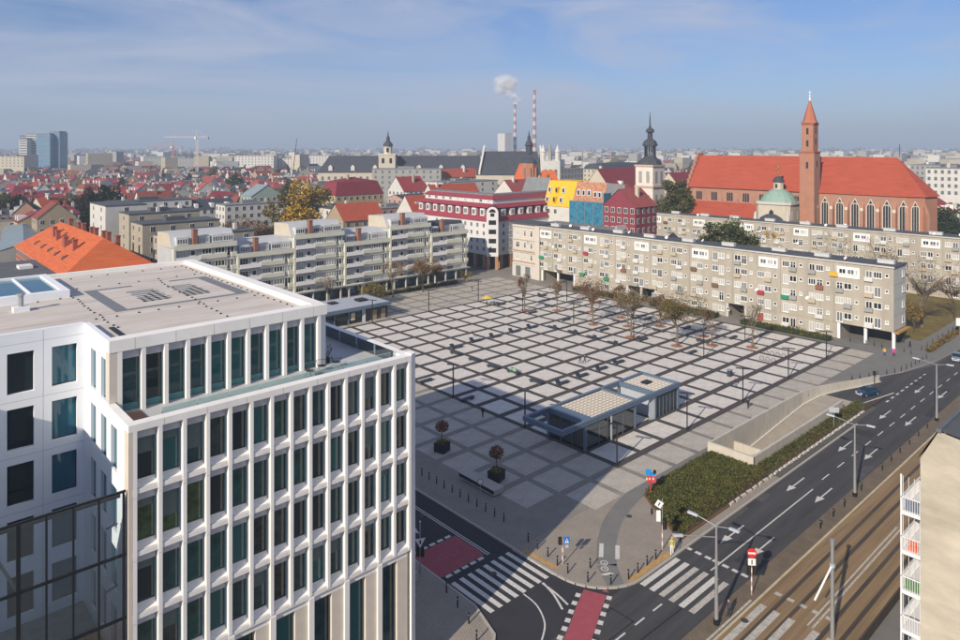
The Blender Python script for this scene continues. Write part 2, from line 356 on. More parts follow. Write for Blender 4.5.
# dark grid: base strips, each pale slab a piece
GX, GY, NX, NY = 5.94, 5.86, 14, 15
m = MB().poly([(-.62, -.62, .124), (GX * NX + .5, -.62, .124), (GX * NX + .5, GY * NY + .4, .124), (-.62, GY * NY + .4, .124)])
grid = struct('grid_paving', m, stripdark, 'dark paver grid in the middle of the square filled with pale slabs', 'paving')
sm = MB().box(-(GX - 1.1) / 2, -(GY - 1.25) / 2, 0, (GX - 1.1) / 2, (GY - 1.25) / 2, .016).mesh('paving_slab', slabm)
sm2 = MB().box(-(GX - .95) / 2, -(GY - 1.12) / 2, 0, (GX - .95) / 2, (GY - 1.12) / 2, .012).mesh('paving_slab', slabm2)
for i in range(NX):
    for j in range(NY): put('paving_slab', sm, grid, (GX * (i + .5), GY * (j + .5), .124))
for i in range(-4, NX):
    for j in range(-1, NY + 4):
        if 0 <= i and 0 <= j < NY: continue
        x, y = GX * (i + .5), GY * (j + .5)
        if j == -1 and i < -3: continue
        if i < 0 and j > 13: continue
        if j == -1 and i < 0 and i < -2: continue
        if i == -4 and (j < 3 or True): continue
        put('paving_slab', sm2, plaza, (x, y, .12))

# tram reserve
m = MB().prism([(-300, -26.2), (260, -26.2), (260, -24.2), (-300, -24.2)], 0, .07, 0); reserve = struct('cobbled_reserve', m, setts2, 'brown cobbled strip between the road and the tram tracks', 'reserve')
m = MB().prism([(-300, -35.2), (260, -35.2), (260, -26.2), (-300, -26.2)], 0, .06, 0); track = struct('tram_track_bed', m, trackbed, 'rust brown tram track bed beside the main road', 'track bed')
for y in (-27.9, -29.35, -32.4, -33.85):
    part('rail', MB().box(-60, y - .035, .055, 160, y + .035, .075), mat('rail_steel', (0.10, 0.085, 0.075), 0.4, 0.1, 2, metal=0.6), track)
    part('rail_groove', MB().poly([(-60, y - .2, .064), (160, y - .2, .064), (160, y + .2, .064), (-60, y + .2, .064)]), mat('oiled_groove', (0.085, 0.062, 0.042), 0.85, 0.5, 0.4, streak=(0.3, 3, 1)), track)
part('edge_line', MB().box(-60, -26.35, .06, 160, -26.12, .1), mat('pale_kerb_line', (0.50, 0.42, 0.28), 0.9, 0.2, 1), reserve)
for y in (-31.0, -31.45): part('white_line', MB().poly([(-13, y - .09, .066), (11.5, y - .09, .066), (11.5, y + .09, .066), (-13, y + .09, .066)]), wornwhite, track)
for y in (-27.0, -28.3, -29.7, -31.9, -33.2, -34.4):
    part('crossing_stripe', MB().poly([(-21.5, y - .32, .069), (-13.2, y - .32, .069), (-13.2, y + .32, .069), (-21.5, y + .32, .069)]), wornwhite, track)
for i, y in enumerate((-27.2, -28.4, -29.6, -30.8, -32.0)):
    part('stop_block', MB().poly([(-10.8, y - .32, .069), (-10.3, y - .32, .069), (-10.3, y + .32, .069), (-10.8, y + .32, .069)]), wornwhite, track)
part('crossing_edge', MB().poly([(-30, -25.95, .074), (-13.4, -25.95, .074), (-13.4, -25.72, .074), (-30, -25.72, .074)]), wornwhite, reserve)
m = MB().prism([(-300, -120), (260, -120), (260, -35.2), (-300, -35.2)], 0, .1, 0); struct('tram_side_footway', m, greypath, 'grey footway between the low wall and the cream building', 'footway')

# markings of the main road
def mark(parent, name, pts, z=.009, mt=white): return part(name, MB().poly([(x, y, z) for x, y in pts]), mt, parent)
def dash(parent, x0, x1, y, w=.13, name='lane_dash'): return mark(parent, name, [(x0, y - w / 2), (x1, y - w / 2), (x1, y + w / 2), (x0, y + w / 2)])
for x, y in ((10.4, -18.7), (10.2, -22.3), (-6.6, -18.9), (-6.4, -22.4), (27.5, -18.6), (27.5, -22.1), (45.0, -18.4), (45.0, -22.1), (62.6, -18.5), (62.6, -22.1)):
    mark(road, 'lane_arrow', [(x, y), (x + 1.9, y - .46), (x + 1.9, y - .09), (x + 5.4, y - .09), (x + 5.4, y + .09), (x + 1.9, y + .09), (x + 1.9, y + .46)])
dash(road, -11.9, 13.5, -20.75, .16, 'solid_line')
for i in range(18): dash(road, 17 + i * 5.2, 19.3 + i * 5.2, -20.5, .15)
for x in (-24.6, -21.7, -27.6, -30.8, -34, -37.2): dash(road, x, x + 1.5, -20.3, .17)
for i, y in enumerate((-17.35, -18.45, -19.55, -20.65, -21.75, -22.85)):
    mark(road, 'crossing_stripe', [(-19.2, y - .30), (-12.6, y - .30), (-12.6, y + .30), (-19.2, y + .30)], mt=wornwhite if i in (2, 3, 5) else white)
for y in (-17.1, -18.25, -19.4, -20.3, -21.4, -22.5, -23.5): mark(road, 'stop_block', [(-10.3, y - .35), (-9.85, y - .35), (-9.85, y + .35), (-10.3, y + .35)])
for i in range(9): mark(road, 'give_way_dash', [(54 + i * 2.6, -16.75 + i * .02), (55.2 + i * 2.6, -16.75), (55.2 + i * 2.6, -16.45), (54 + i * 2.6, -16.45)])
# asphalt repair patches
patch = mat('tar_seam', (0.02, 0.02, 0.022), 0.7, 0.2, 2)
for a in ([(-28.6, -17.4), (-24.3, -17.4), (-24.3, -19.9), (-28.6, -19.9)],):
    for p, q in zip(a, a[1:] + a[:1]):
        d = Vector((q[0] - p[0], q[1] - p[1])).normalized() * .07
        mark(road, 'tar_seam', [(p[0] - d.x + d.y, p[1] - d.y - d.x), (q[0] + d.x + d.y, q[1] + d.y - d.x), (q[0] + d.x - d.y, q[1] + d.y + d.x), (p[0] - d.x - d.y, p[1] - d.y + d.x)], .0075, patch)
mark(road, 'tar_seam', [(-40, -21.55), (-13, -22.15), (-13, -22.0), (-40, -21.4)], .0075, patch)
rp = mat('repaired_asphalt', (0.040, 0.040, 0.043), 0.9, 0.2, 1); rp2 = mat('pale_worn_asphalt', (0.082, 0.079, 0.076), 0.9, 0.25, 1)
for x0, x1, y0, y1, mm in ((-8.5, -4.6, -23.9, -21.5, rp), (5.5, 8.2, -17.9, -16.8, rp2), (20.5, 26.0, -24.0, -22.9, rp2), (36, 38.4, -20.2, -17.2, rp), (-34, -30.5, -23.4, -21.8, rp2), (52, 58, -23.9, -22.7, rp), (-3, 3, -17.6, -16.9, rp2)): mark(road, 'repair_patch', [(x0, y0), (x1, y0 + .1), (x1 - .1, y1), (x0 + .05, y1)], .0065, mm)
for k in range(9):
    x = -14 + 8.5 * k + R.uniform(-2, 2); y = R.uniform(-23.5, -17.5); pts = [(x, y)]
    for q in range(5): pts.append((pts[-1][0] + R.uniform(.5, 1.3), pts[-1][1] + R.uniform(-.3, .35)))
    ribbon('crack', pts, .045, .0072, patch, road)
# side street markings
for i in range(9):
    x = -33.05 + i * 1.09
    mark(street, 'crossing_stripe', [(x - .27, -4.3), (x + .27, -4.3), (x + .27, -10.2), (x - .27, -10.2)])
for x in (-27.2, -26.9): mark(street, 'centre_line', [(x - .06, -3.2), (x + .06, -3.2), (x + .06, 60), (x - .06, 60)])
mark(street, 'cycle_box', [(-33.5, -2.9), (-27.4, -2.9), (-27.4, 2.0), (-33.5, 2.0)], .007, red)
for x in (-33.0, -31.9, -30.8, -29.7, -28.6):
    for y in (-3.4, 2.15): mark(street, 'box_block', [(x, y), (x + .75, y), (x + .75, y + .42), (x, y + .42)])
m = MB()
for cx in (-31.2, -29.7):
    for a in range(10):
        t0, t1 = a * math.pi / 5, (a + 1) * math.pi / 5
        m.poly([(cx + .5 * math.cos(t0), -.4 + .5 * math.sin(t0), .0105), (cx + .5 * math.cos(t1), -.4 + .5 * math.sin(t1), .0105), (cx + .38 * math.cos(t1), -.4 + .38 * math.sin(t1), .0105), (cx + .38 * math.cos(t0), -.4 + .38 * math.sin(t0), .0105)])
part('bicycle_mark', m, mat('faded_mark', (0.36, 0.12, 0.12), 0.9, 0.2, 2), street)
mark(street, 'turn_arrow', [(-30.2, 5.0), (-29.5, 7.2), (-30.0, 7.2), (-30.0, 10.2), (-30.4, 10.2), (-30.4, 7.2), (-30.9, 7.2)])
mark(street, 'turn_arrow', [(-32.6, 9.3), (-31.9, 8.2), (-30.4, 9.0), (-30.4, 9.3), (-31.9, 8.9), (-31.9, 10.2)])
# curved white lines and red cycle crossing at the mouth of the street
def rib(parent, name, pts, w, z, mt):
    return ribbon(name, pts, w, z, mt, parent)
rib(street, 'curved_line', [(-29.0, -10.3), (-29.3, -12.4), (-30.6, -14.6), (-32.6, -16.0)], .16, .0095, white)
rib(street, 'island_line', [(-26.4, -10.4), (-26.6, -12.5), (-27.0, -14.3)], .22, .0095, white)
rib(street, 'island_line', [(-26.3, -10.4), (-26.9, -12.4), (-27.9, -14.4)], .22, .0115, white)
rc = [(-23.6, -14.9), (-26, -16.0), (-29, -17.5), (-33, -19.2), (-38, -21)]
cx_ = struct('cycle_crossing', MB().poly([(-23.0, -15.3, .0125), (-22.6, -15.9, .0125), (-22.4, -15.2, .0125)]), red, 'pinkish red cycle crossing edged with white blocks at the street mouth', 'cycle crossing')
ribbon('red_surface', rc, 2.3, .013, red, cx_)
for side in (-1, 1):
    for k in range(13):
        t = k * 1.28 + (0.3 if side > 0 else -0.2)
        acc = 0
        for a, b in zip(rc[:-1], rc[1:]):
            Ld = math.hypot(b[0] - a[0], b[1] - a[1])
            if acc + Ld > t >= acc:
                f = (t - acc) / Ld; d = Vector((b[0] - a[0], b[1] - a[1])) / Ld; n_ = Vector((-d.y, d.x)) * side
                c_ = Vector((a[0] + (b[0] - a[0]) * f, a[1] + (b[1] - a[1]) * f)) + n_ * 1.45
                mark(cx_, 'white_block', [tuple(c_ + d * .3 + n_ * .25), tuple(c_ - d * .3 + n_ * .25), tuple(c_ - d * .3 - n_ * .25), tuple(c_ + d * .3 - n_ * .25)], .0135)
            acc += Ld
# manhole covers
mh = MB().cyl(0, 0, 0, .012, .36, 14).mesh('manhole_cover', mat('cast_iron', (0.06, 0.055, 0.05), 0.7, 0.2, 5))
for i, (x, y, z, p) in enumerate(((-9.6, -8.9, .127, corner_pave), (16.8, -18.0, .005, road), (-16.6, -26.8, .062, track), (-27.6, 8, .005, street), (33, -20, .005, road), (-29, -6, .005, street))):
    put('manhole_cover', mh, p, (x, y, z))

# garage ramp: sloping floor and board-marked concrete walls
ramp = thing('garage_ramp', 'sunken garage ramp with pale board marked concrete walls beside the road', 'ramp', (32, -9.6, 0))
part('ramp_floor', MB().poly([(PX0, PY0, -3.6), (PX1, PY0, 0), (PX1, PY1, 0), (PX0, PY1, -3.6)]), mat('ramp_concrete', (0.34, 0.30, 0.25), 0.9, 0.15, 0.6), ramp)
def wallrun(name, pts, t, zt, zb):
    m = MB()
    for (a, za, ba), (b, zb_, bb) in zip([(p, z, q) for p, z, q in zip(pts[:-1], zt[:-1], zb[:-1])], [(p, z, q) for p, z, q in zip(pts[1:], zt[1:], zb[1:])]):
        d = Vector((b[0] - a[0], b[1] - a[1])).normalized(); n_ = Vector((-d.y, d.x)) * t
        m.add([(a[0], a[1], ba), (b[0], b[1], bb), (b[0] + n_.x, b[1] + n_.y, bb), (a[0] + n_.x, a[1] + n_.y, ba),
               (a[0], a[1], za), (b[0], b[1], zb_), (b[0] + n_.x, b[1] + n_.y, zb_), (a[0] + n_.x, a[1] + n_.y, za)],
              [(0, 1, 5, 4), (1, 2, 6, 5), (2, 3, 7, 6), (3, 0, 4, 7), (4, 5, 6, 7)])
    return part(name, m, concrete, ramp)
def curve_pts(pts, n=4):
    return pts
far = [(13.2, -6.6), (24, -6.6), (35, -6.6), (44, -6.7), (49, -7.5), (54, -9.0), (59.5, -10.9), (64.5, -12.2)]
for k in range(len(far) - 1):
    d = -3.7 + 3.7 * (min(far[k][0], 50) - 13.4) / 36.6; d2 = -3.7 + 3.7 * (min(far[k + 1][0], 50) - 13.4) / 36.6
    wallrun('wall_panel', far[k:k + 2], .35, [1.6 - .1 * max(0, k - 3), 1.6 - .1 * max(0, k - 2)], [min(d, 0) - .1, min(d2, 0) - .1])
nearw = [(13.2, -13.05), (22, -13.05), (31, -13.05), (38.5, -13.05), (44.5, -13.05)]
for k in range(len(nearw) - 1):
    d = -3.7 + 3.7 * (nearw[k][0] - 13.4) / 36.6; d2 = -3.7 + 3.7 * (nearw[k + 1][0] - 13.4) / 36.6
    wallrun('wall_panel', nearw[k:k + 2], .35, [1.62, 1.62], [d - .1, d2 - .1])
part('end_wall', MB().box(13.0, -13.05, -3.8, 13.4, -6.25, 1.66), mat('pale_concrete', (0.52, 0.475, 0.40), 0.85, 0.1, 0.8), ramp)
part('white_edge', MB().poly([(44.5, -13.1, .012), (60, -16.1, .012), (60, -15.85, .012), (44.5, -12.8, .012)]), white, ramp)
for a, b in zip(far[:-1], far[1:]):
    za, zb = [(-3.6 + 3.6 * (min(q[0], 50) - 13.4) / 36.6) + .05 for q in (a, b)]
    part('white_kerb', MB().add([(a[0], a[1] - .28, za), (b[0], b[1] - .28, zb), (b[0], b[1] - .02, zb), (a[0], a[1] - .02, za), (a[0], a[1] - .28, za + .12), (b[0], b[1] - .28, zb + .12), (b[0], b[1] - .02, zb + .12), (a[0], a[1] - .02, za + .12)], [(0, 1, 5, 4), (4, 5, 6, 7), (1, 2, 6, 5), (3, 0, 4, 7)]), white, ramp)
m = MB().box(20, -12.7, -3.4, 20.4, -6.6, -.2); part('cross_beam', m, concrete, ramp)
part('partition', MB().prism([(13.4, -9.0), (19.5, -10.9), (19.5, -11.2), (13.4, -9.3)], -3.6, -.3), concrete, ramp)
part('road_sign_plate', MB().box(45.6, -6.98, .35, 47.0, -6.93, 1.0), mat('faded_red_sign', (0.38, 0.08, 0.06), 0.7, 0.3, 3), ramp)

# planted bed: soil, boulder edging, ground cover
bed = struct('planted_bed', MB().prism([(-4.2, -7.3), (-9.6, -15.6), (13.0, -15.6), (13.0, -6.3), (9, -6.3), (3, -6.75)], .127, .2).prism([(13.0, -15.6), (47, -15.6), (57, -15.9), (44.4, -13.1), (13.0, -13.1)], .127, .2), soil, 'leaf littered soil bed around the garage ramp', 'planting bed')
part('timber_edge', MB().box(-4.3, -7.45, .12, -4.1, -7.25, .3).prism([(-4.3, -7.3), (-9.8, -15.75), (-9.6, -15.85), (-4.1, -7.4)], .12, .32).prism([(-9.8, -15.8), (13, -15.8), (13, -15.62), (-9.8, -15.62)], .12, .3), mat('timber_edging', (0.16, 0.09, 0.04), 0.9, 0.2, 2), bed)
bm_ = MB().box(-.5, -.14, 0, .5, .14, .24).mesh('edging_stone', mat('edging_stone', (0.55, 0.51, 0.45), 0.9, 0.15, 3))
for i in range(30): put('edging_stone', bm_, bed, (2 + i * 1.5, -15.72, .12), R.uniform(-.12, .12))
LEAF = {k: mat('leaf_' + k, v, 0.75, 0.35, 0.8, spec=0.2) for k, v in dict(olive=(0.098, 0.092, 0.022), green=(0.052, 0.066, 0.016), dark=(0.022, 0.035, 0.012), rust=(0.22, 0.065, 0.02), yellow=(0.50, 0.32, 0.03), brown=(0.15, 0.085, 0.04), maroon=(0.12, 0.028, 0.02), ochre=(0.26, 0.15, 0.03)).items()}
def leafquads(m, c, n, rx, ry, rz, size, nm, rnd, shell=0.0):
    for _ in range(n):
        while True:
            x, y, z = rnd.uniform(-1, 1), rnd.uniform(-1, 1), rnd.uniform(-1, 1); q = x * x + y * y + z * z
            if shell < q <= 1: break
        p = Vector((c[0] + x * rx, c[1] + y * ry, c[2] + z * rz)); s = size * rnd.uniform(.6, 1.3)
        a = Vector((rnd.uniform(-1, 1), rnd.uniform(-1, 1), rnd.uniform(-1, 1))).normalized(); b = a.orthogonal().normalized()
        a *= s; b *= s * .55
        m.add([tuple(p - a), tuple(p + b), tuple(p + a), tuple(p - b)], [(0, 1, 2, 3)], rnd.choices(range(len(nm)), nm)[0])
m = MB(); rn = random.Random(5)
def inbed(x, y):
    if x >= 13: return -15.35 < y < -13.3 and x < 52
    if y > -6.6 or y < -15.3: return False
    return x > -4.0 - (-7.3 - y) * .66 if y < -7.3 else x > -4 + (y + 7.3) * 4
k = 0
while k < 34000:
    x, y = rn.uniform(-9.6, 13), rn.uniform(-15.4, -6.3)
    if not inbed(x, y): continue
    edge = max(0.0, min(1.0, (y + 15.6) / 2.4))
    if rn.random() > edge * .9 + .25 * (1 if x < 4 else .3): continue
    k += 1; h = rn.uniform(.1, .5) * (.4 + .6 * edge); s = rn.uniform(.07, .15)
    leafquads(m, (x, y, .2 + h), 1, .1, .1, .1, s, [6, 4, 1.5, .0, .0] if y > -13.4 else [4, 2, 1.2, .5, .0], rn)
part('ground_cover', m, [LEAF['olive'], LEAF['green'], LEAF['dark'], LEAF['maroon'], LEAF['ochre']], bed, 'stuff')
m = MB()
for _ in range(9000):
    x = rn.uniform(13, 50); y = rn.uniform(-15.3, -13.2); t = (y + 15.3) / 2.1
    if rn.random() > .2 + t * .9: continue
    leafquads(m, (x, y, .25 + rn.uniform(0, .42) * t), 1, .1, .1, .1, rn.uniform(.08, .15), [4, 3, 2, .4, .0], rn)
part('hedge_strip', m, [LEAF['olive'], LEAF['green'], LEAF['dark'], LEAF['maroon'], LEAF['ochre']], bed, 'stuff')
# ------------------------------------------------------------------ white office building in front
office = thing('office_building', 'white stone grid office block with flat roof and terrace in the foreground', 'office building', (-55, 5, 0))
def holed(m, ax, pos, t, a0, a1, z0, z1, cols, rows, mi=0):
    """a wall with real openings: ax 'y' = wall in the plane y=pos running along x"""
    def bx(p, q, c, d):
        if q - p < 1e-4 or d - c < 1e-4: return
        if ax == 'y': m.box(p, pos, c, q, pos + t, d, mi)
        else: m.box(pos, p, c, pos + t, q, d, mi)
    cols = sorted(cols); rows = sorted(rows); e = a0
    for p, q in cols:
        bx(e, p, z0, z1); f = z0
        for c, d in rows: bx(p, q, f, c); f = d
        bx(p, q, f, z1); e = q
    bx(e, a1, z0, z1)
PM, PX = 1.502, -65.06; seam0 = mat('stone_joint', (0.40, 0.38, 0.35), 0.9, 0)
ROWS = [26.35 - 3.9 * k for k in range(4)]
GL = [darkglass, darkglass, deepglass, deepglass, tealglass]
m = MB().box(-64.9, -10.95, 0, -43.7, 23.4, 25.88, 0); part('core', m, mat('dark_interior', (0.05, 0.05, 0.05), 0.9, 0.2, 1), office)
m = MB().box(-65.0, -11.1, 25.885, -43.9, 23.4, 25.92); part('terrace_floor', m, mat('terrace_deck', (0.46, 0.47, 0.48), 0.8, 0.1, 0.6), office)
for p in ((-65.3, -11.8, -43.75, -11.05), (-44.3, -11.05, -43.5, 23.4), (-65.3, -11.05, -64.8, -7.0)):
    part('parapet', MB().box(p[0], p[1], 26.36, p[2], p[3], 26.8), stone, office)
part('parapet_step', MB().box(-65.0, -11.05, 25.925, -44.3, -10.6, 26.45), stone_band, office)
pil = MB().box(.02, -11.8, 10.9, .26, -10.96, 26.36).mesh('pillar', stone)
for i in range(15): put('pillar', pil, office, (PX + PM * i, 0, 0))
part('corner_pier', MB().box(-65.3, -11.78, 0, -65.065, -10.9, 26.35), stone_panel, office)
part('corner_pier', MB().prism([(-43.745, -11.79), (-43.5, -11.72), (-43.2, -11.58), (-43.2, -10.9), (-43.745, -10.9)], 0, 26.9), stone, office)
part('side_wall', MB().box(-43.7, -10.9, 0, -43.4, 23.4, 26.355), coolwhite, office)
for k in range(4):
    z = ROWS[k] - 3.9
    part('floor_band', MB().box(-65.06, -11.76, z, -43.75, -10.955, z + .30), stone_band, office)
wf = MB(); wf.box(.28, -11.16, .34, PM, -11.02, .44).box(.28, -11.16, .44, .34, -11.02, 3.9).box(PM - .06, -11.16, .44, PM, -11.02, 3.9)
wf = wf.mesh('window', tealframe)
wp = [MB().box(.34, -11.08, .44, PM - .06, -11.05, 3.3).mesh('pane', g) for g in (darkglass, deepglass, deepglass, tealglass, mat('grey_glass', (0.03, 0.045, 0.05), 0.05, 0.8, 1.3, spec=0.5), mat('green_teal_glass', (0.015, 0.07, 0.065), 0.05, 0.9, 0.9, spec=0.5), mat('smoky_glass', (0.02, 0.03, 0.03), 0.05, 0.9, 2.2, spec=0.5))]
gpane = MB().box(.34, -11.08, .44, PM - .06, -11.05, 3.3).mesh('pane', mat('tree_reflection_tint', (0.045, 0.075, 0.03), 0.06, 0.9, 1.6, spec=0.5))  # reflection of green trees painted into the pane colour
wh = MB().box(.285, -11.3, 3.28, PM - .005, -11.17, 3.9).mesh('blind_panel', greypanel)
rbl = [MB().box(.35, -11.088, 3.3 - q, PM - .07, -11.083, 3.29).mesh('roller_blind', mat('blind_teal_grey', (0.09, 0.13, 0.135), 0.5, 0.1, 2)) for q in (.6, 1.1, 1.7)]
ws = MB().add([(.28, -11.7, .342), (PM, -11.7, .342), (PM, -11.17, .342), (.28, -11.17, .342), (.28, -11.165, .66), (PM, -11.165, .66)], [(0, 1, 5, 4), (1, 2, 5), (0, 4, 3)]).mesh('sloping_sill', stone_band)
for k in range(4):
    for i in range(14):
        wo_ = put('window', wf, office, (PX + PM * i, 0, ROWS[k] - 3.9))
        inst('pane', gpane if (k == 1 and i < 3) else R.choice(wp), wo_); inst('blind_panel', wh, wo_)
        if R.random() < .3: inst('roller_blind', R.choice(rbl), wo_)
        put('sloping_sill', ws, office, (PX + PM * i, 0, ROWS[k] - 3.9))
zb = ROWS[3] - 3.9
bigp = MB().box(0, -11.8, 0, .42, -10.96, zb).mesh('tall_pillar', stone)
pan = MB().box(1.98, -11.62, 0, 3.0, -11.0, zb - .45).mesh('stone_panel', stone_panel)
tw = [MB().box(.42, -11.1, 0, 1.98, -11.05, zb - .45).mesh('shop_window', g) for g in (deepglass, tealglass)]
thd = MB().box(.42, -11.62, zb - .45, 3.0, -11.0, zb).mesh('lintel', stone_band)
for i in range(7):
    x = PX + 2 * PM * i
    put('tall_pillar', bigp, office, (x, 0, 0)); put('stone_panel', pan, office, (x, 0, 0)); put('shop_window', tw[i % 2], office, (x, 0, 0)); put('lintel', thd, office, (x, 0, 0))
for k in range(8): part('coping_joint', MB().box(-63.2 + 2.7 * k, -11.806, 26.37, -63.18 + 2.7 * k, -11.79, 26.795), seam0, office)
for k in range(6): part('coping_joint', MB().box(-63.6 + 2.7 * k, -7.026, 30.21, -63.58 + 2.7 * k, -7.01, 30.99), seam0, office)
for i in range(0, 15, 1):
    for z in (22.2, 18.3, 14.4): part('pillar_joint', MB().box(PX + PM * i + .015, -11.804, z, PX + PM * i + .265, -11.79, z + .02), seam0, office)
# upper storey
part('upper_core', MB().box(-64.85, -6.2, 25.93, -49.3, 23.0, 30.55), mat('dark_interior', (0, 0, 0)), office)
UX = -65.0 + .35; UM = 1.497
for i in range(11): part('upper_pillar', MB().box(UX + UM * i, -7.0, 25.93, UX + UM * i + .27, -6.2, 30.2), stone, office)
part('corner_pier', MB().box(-65.18, -6.98, 26.81, UX - .003, -6.2, 30.2), stone_panel, office)
part('corner_pier', MB().prism([(-49.405, -6.99), (-49.1, -6.9), (-48.85, -6.78), (-48.85, -6.2), (-49.405, -6.2)], 25.93, 30.2), stone, office)
part('side_wall', MB().box(-49.28, -6.2, 25.93, -48.85, 23.2, 30.2), coolwhite, office)
uf = MB().box(.27, -6.4, 0, UM, -6.25, .45).box(.27, -6.4, .45, .33, -6.25, 3.2).box(UM - .06, -6.4, .45, UM, -6.25, 3.2).mesh('window', tealframe)
up = [MB().box(.33, -6.32, .45, UM - .06, -6.28, 3.62).mesh('pane', g) for g in (darkglass, deepglass, tealglass)]
uh = MB().box(.275, -6.55, 3.6, UM - .005, -6.41, 4.26).mesh('blind_panel', greypanel)
for i in range(10):
    wo_ = put('window', uf, office, (UX + UM * i, 0, 25.94)); inst('pane', R.choice(up), wo_); inst('blind_panel', uh, wo_)
part('cornice', MB().box(-65.2, -7.02, 30.2, -48.85, -6.2, 31.0), stone, office)
part('roof_parapet', MB().box(-49.85, -6.195, 30.201, -48.83, 23.2, 31.05), stone, office)
part('roof_parapet', MB().box(-95, 23.2, 0, -48.83, 23.8, 31.02), stone, office)
part('roof_deck', MB().box(-95, -.28, 30.56, -49.86, 23.19, 30.62).box(-65.18, -6.19, 30.56, -49.86, -.281, 30.62), membrane, office)
part('roof_upstand', MB().box(-65.18, -6.19, 30.62, -49.86, -5.9, 30.98).box(-64.95, -5.9, 30.62, -64.7, -.3, 30.86), stone_band, office)
# court walls
m = MB(); rows_ = [(26.75 - 3.9 * k, 29.6 - 3.9 * k) for k in range(5)]
holed(m, 'x', -65.2, .35, -6.195, -.3, 26.8, 31.0, [(-3.62, -2.23), (-6.15, -4.96)], rows_[:1])
holed(m, 'x', -65.2, .35, -11.0, -.3, 5, 26.795, [(-3.62, -2.23), (-6.36, -4.96), (-8.88, -7.47)], rows_[1:])
part('court_wall', m, coolwhite, office)
wcols = [(-69.96 - 2.69 * k, -68.37 - 2.69 * k) for k in range(-1, 5)]
m = MB(); holed(m, 'y', -.3, .4, -95, -65.2, 5, 31.0, wcols, rows_); part('wing_wall', m, coolwhite, office)
seam = mat('panel_joint', (0.30, 0.32, 0.35), 0.8, 0)
for z in (26.2, 22.3, 18.4, 30.2): part('panel_joint', MB().box(-94, -.304, z, -65.22, -.296, z + .02), seam, office)
for x in (-67.82, -70.5, -73.2): part('panel_joint', MB().box(x, -.305, 6, x + .02, -.297, 30.9), seam, office)
wpm = [MB().box(0, .3, 0, 1.59, .33, 2.85).mesh('pane', g) for g in (darkglass, blueglass, deepglass)]
wfm = MB().box(0, .26, 0, 1.59, .34, .06).box(0, .26, .06, .05, .34, 2.85).box(1.54, .26, .06, 1.59, .34, 2.85).mesh('window', darkmetal)
for ci, (a, b) in enumerate(wcols):
    for ri, (c, d) in enumerate(rows_):
        wo_ = put('window', wfm, office, (a, -.3, c)); inst('pane', wpm[1] if ci == 0 else wpm[0], wo_)
wpx = MB().box(.2, 0, 0, .24, 1.4, 2.85).mesh('pane', blueglass); wfx = MB().box(.16, 0, 0, .25, 1.4, .06).box(.16, 0, .06, .25, .05, 2.85).mesh('window', darkmetal)
for (a, b) in ((-3.62, -2.23), (-6.36, -4.96), (-8.88, -7.47)):
    for ri, (c, d) in enumerate(rows_):
        if ri == 0 and a < -7: continue
        wo_ = put('window', wfx, office, (-65.2, a, c)); inst('pane', wpx, wo_)
part('west_wing', MB().box(-95, -11.6, 0, -79.5, -.31, 30.8), coolwhite, office)
part('court_floor', MB().box(-79.5, -11.4, 10.2, -65.3, -.31, 10.5), mat('court_deck', (0.17, 0.18, 0.18), 0.9, 0.3, 0.8), office)
m = MB(); rn = random.Random(9)
for _ in range(900): leafquads(m, (rn.uniform(-79, -66), rn.uniform(-9.5, -6), 10.6 + rn.uniform(0, .6)), 1, .2, .2, .15, .18, [2, 3, 2], rn)
part('court_planting', m, [LEAF['olive'], LEAF['dark'], LEAF['brown']], office, 'stuff')
for x in (-77, -74, -71, -68): part('court_balustrade', MB().box(x, -4.2, 10.5, x + 2.9, -4.16, 11.6), rail_glass, office)
# glazed screen in front of the court, a frame and panes
scr = part('glass_screen', MB().box(-79.5, -11.62, 22.72, -65.4, -11.5, 22.86), darkmetal, office)
sx = [-65.52 - 1.36 * i for i in range(11)]
for i, x in enumerate(sx):
    w_ = .1 if i == 4 else .045
    part('mullion', MB().box(x - w_, -11.66, 5, x + w_, -11.48, 22.72), darkmetal, scr)
sz = [22.72 - 3.9 * k for k in range(5)]
for k, z in enumerate(sz[1:]):
    part('transom', MB().box(-79.4, -11.64, z, -65.4, -11.5, z + .14), darkmetal, scr)
part('top_shadow_rail', MB().box(-79.4, -11.2, 22.3, -65.6, -11.1, 22.5), darkmetal, scr)
for k in range(4):
    for i in range(10):
        part('glass_pane', MB().box(sx[i + 1] + .05, -11.58, sz[k + 1] + .14, sx[i] - .05, -11.565, sz[k]), screen_glass, scr)
for a, b in (((-70.95, -11.3, 18.8), (-72.6, -11.3, 22.6)), ((-70.95, -11.3, 22.5), (-70.95, -11.3, 12)), ((-76.4, -11.3, 18.8), (-74.7, -11.3, 22.6))):
    part('steel_brace', MB().tube(a, b, .09, n=6), steel, scr)
for a in ((-66.3, -10.9, 20.5), (-66.3, -10.9, 16.6)): part('bracket', MB().tube(a, (a[0] + .9, a[1] + 1.2, a[2] - .5), .06, n=5), darkmetal, scr)
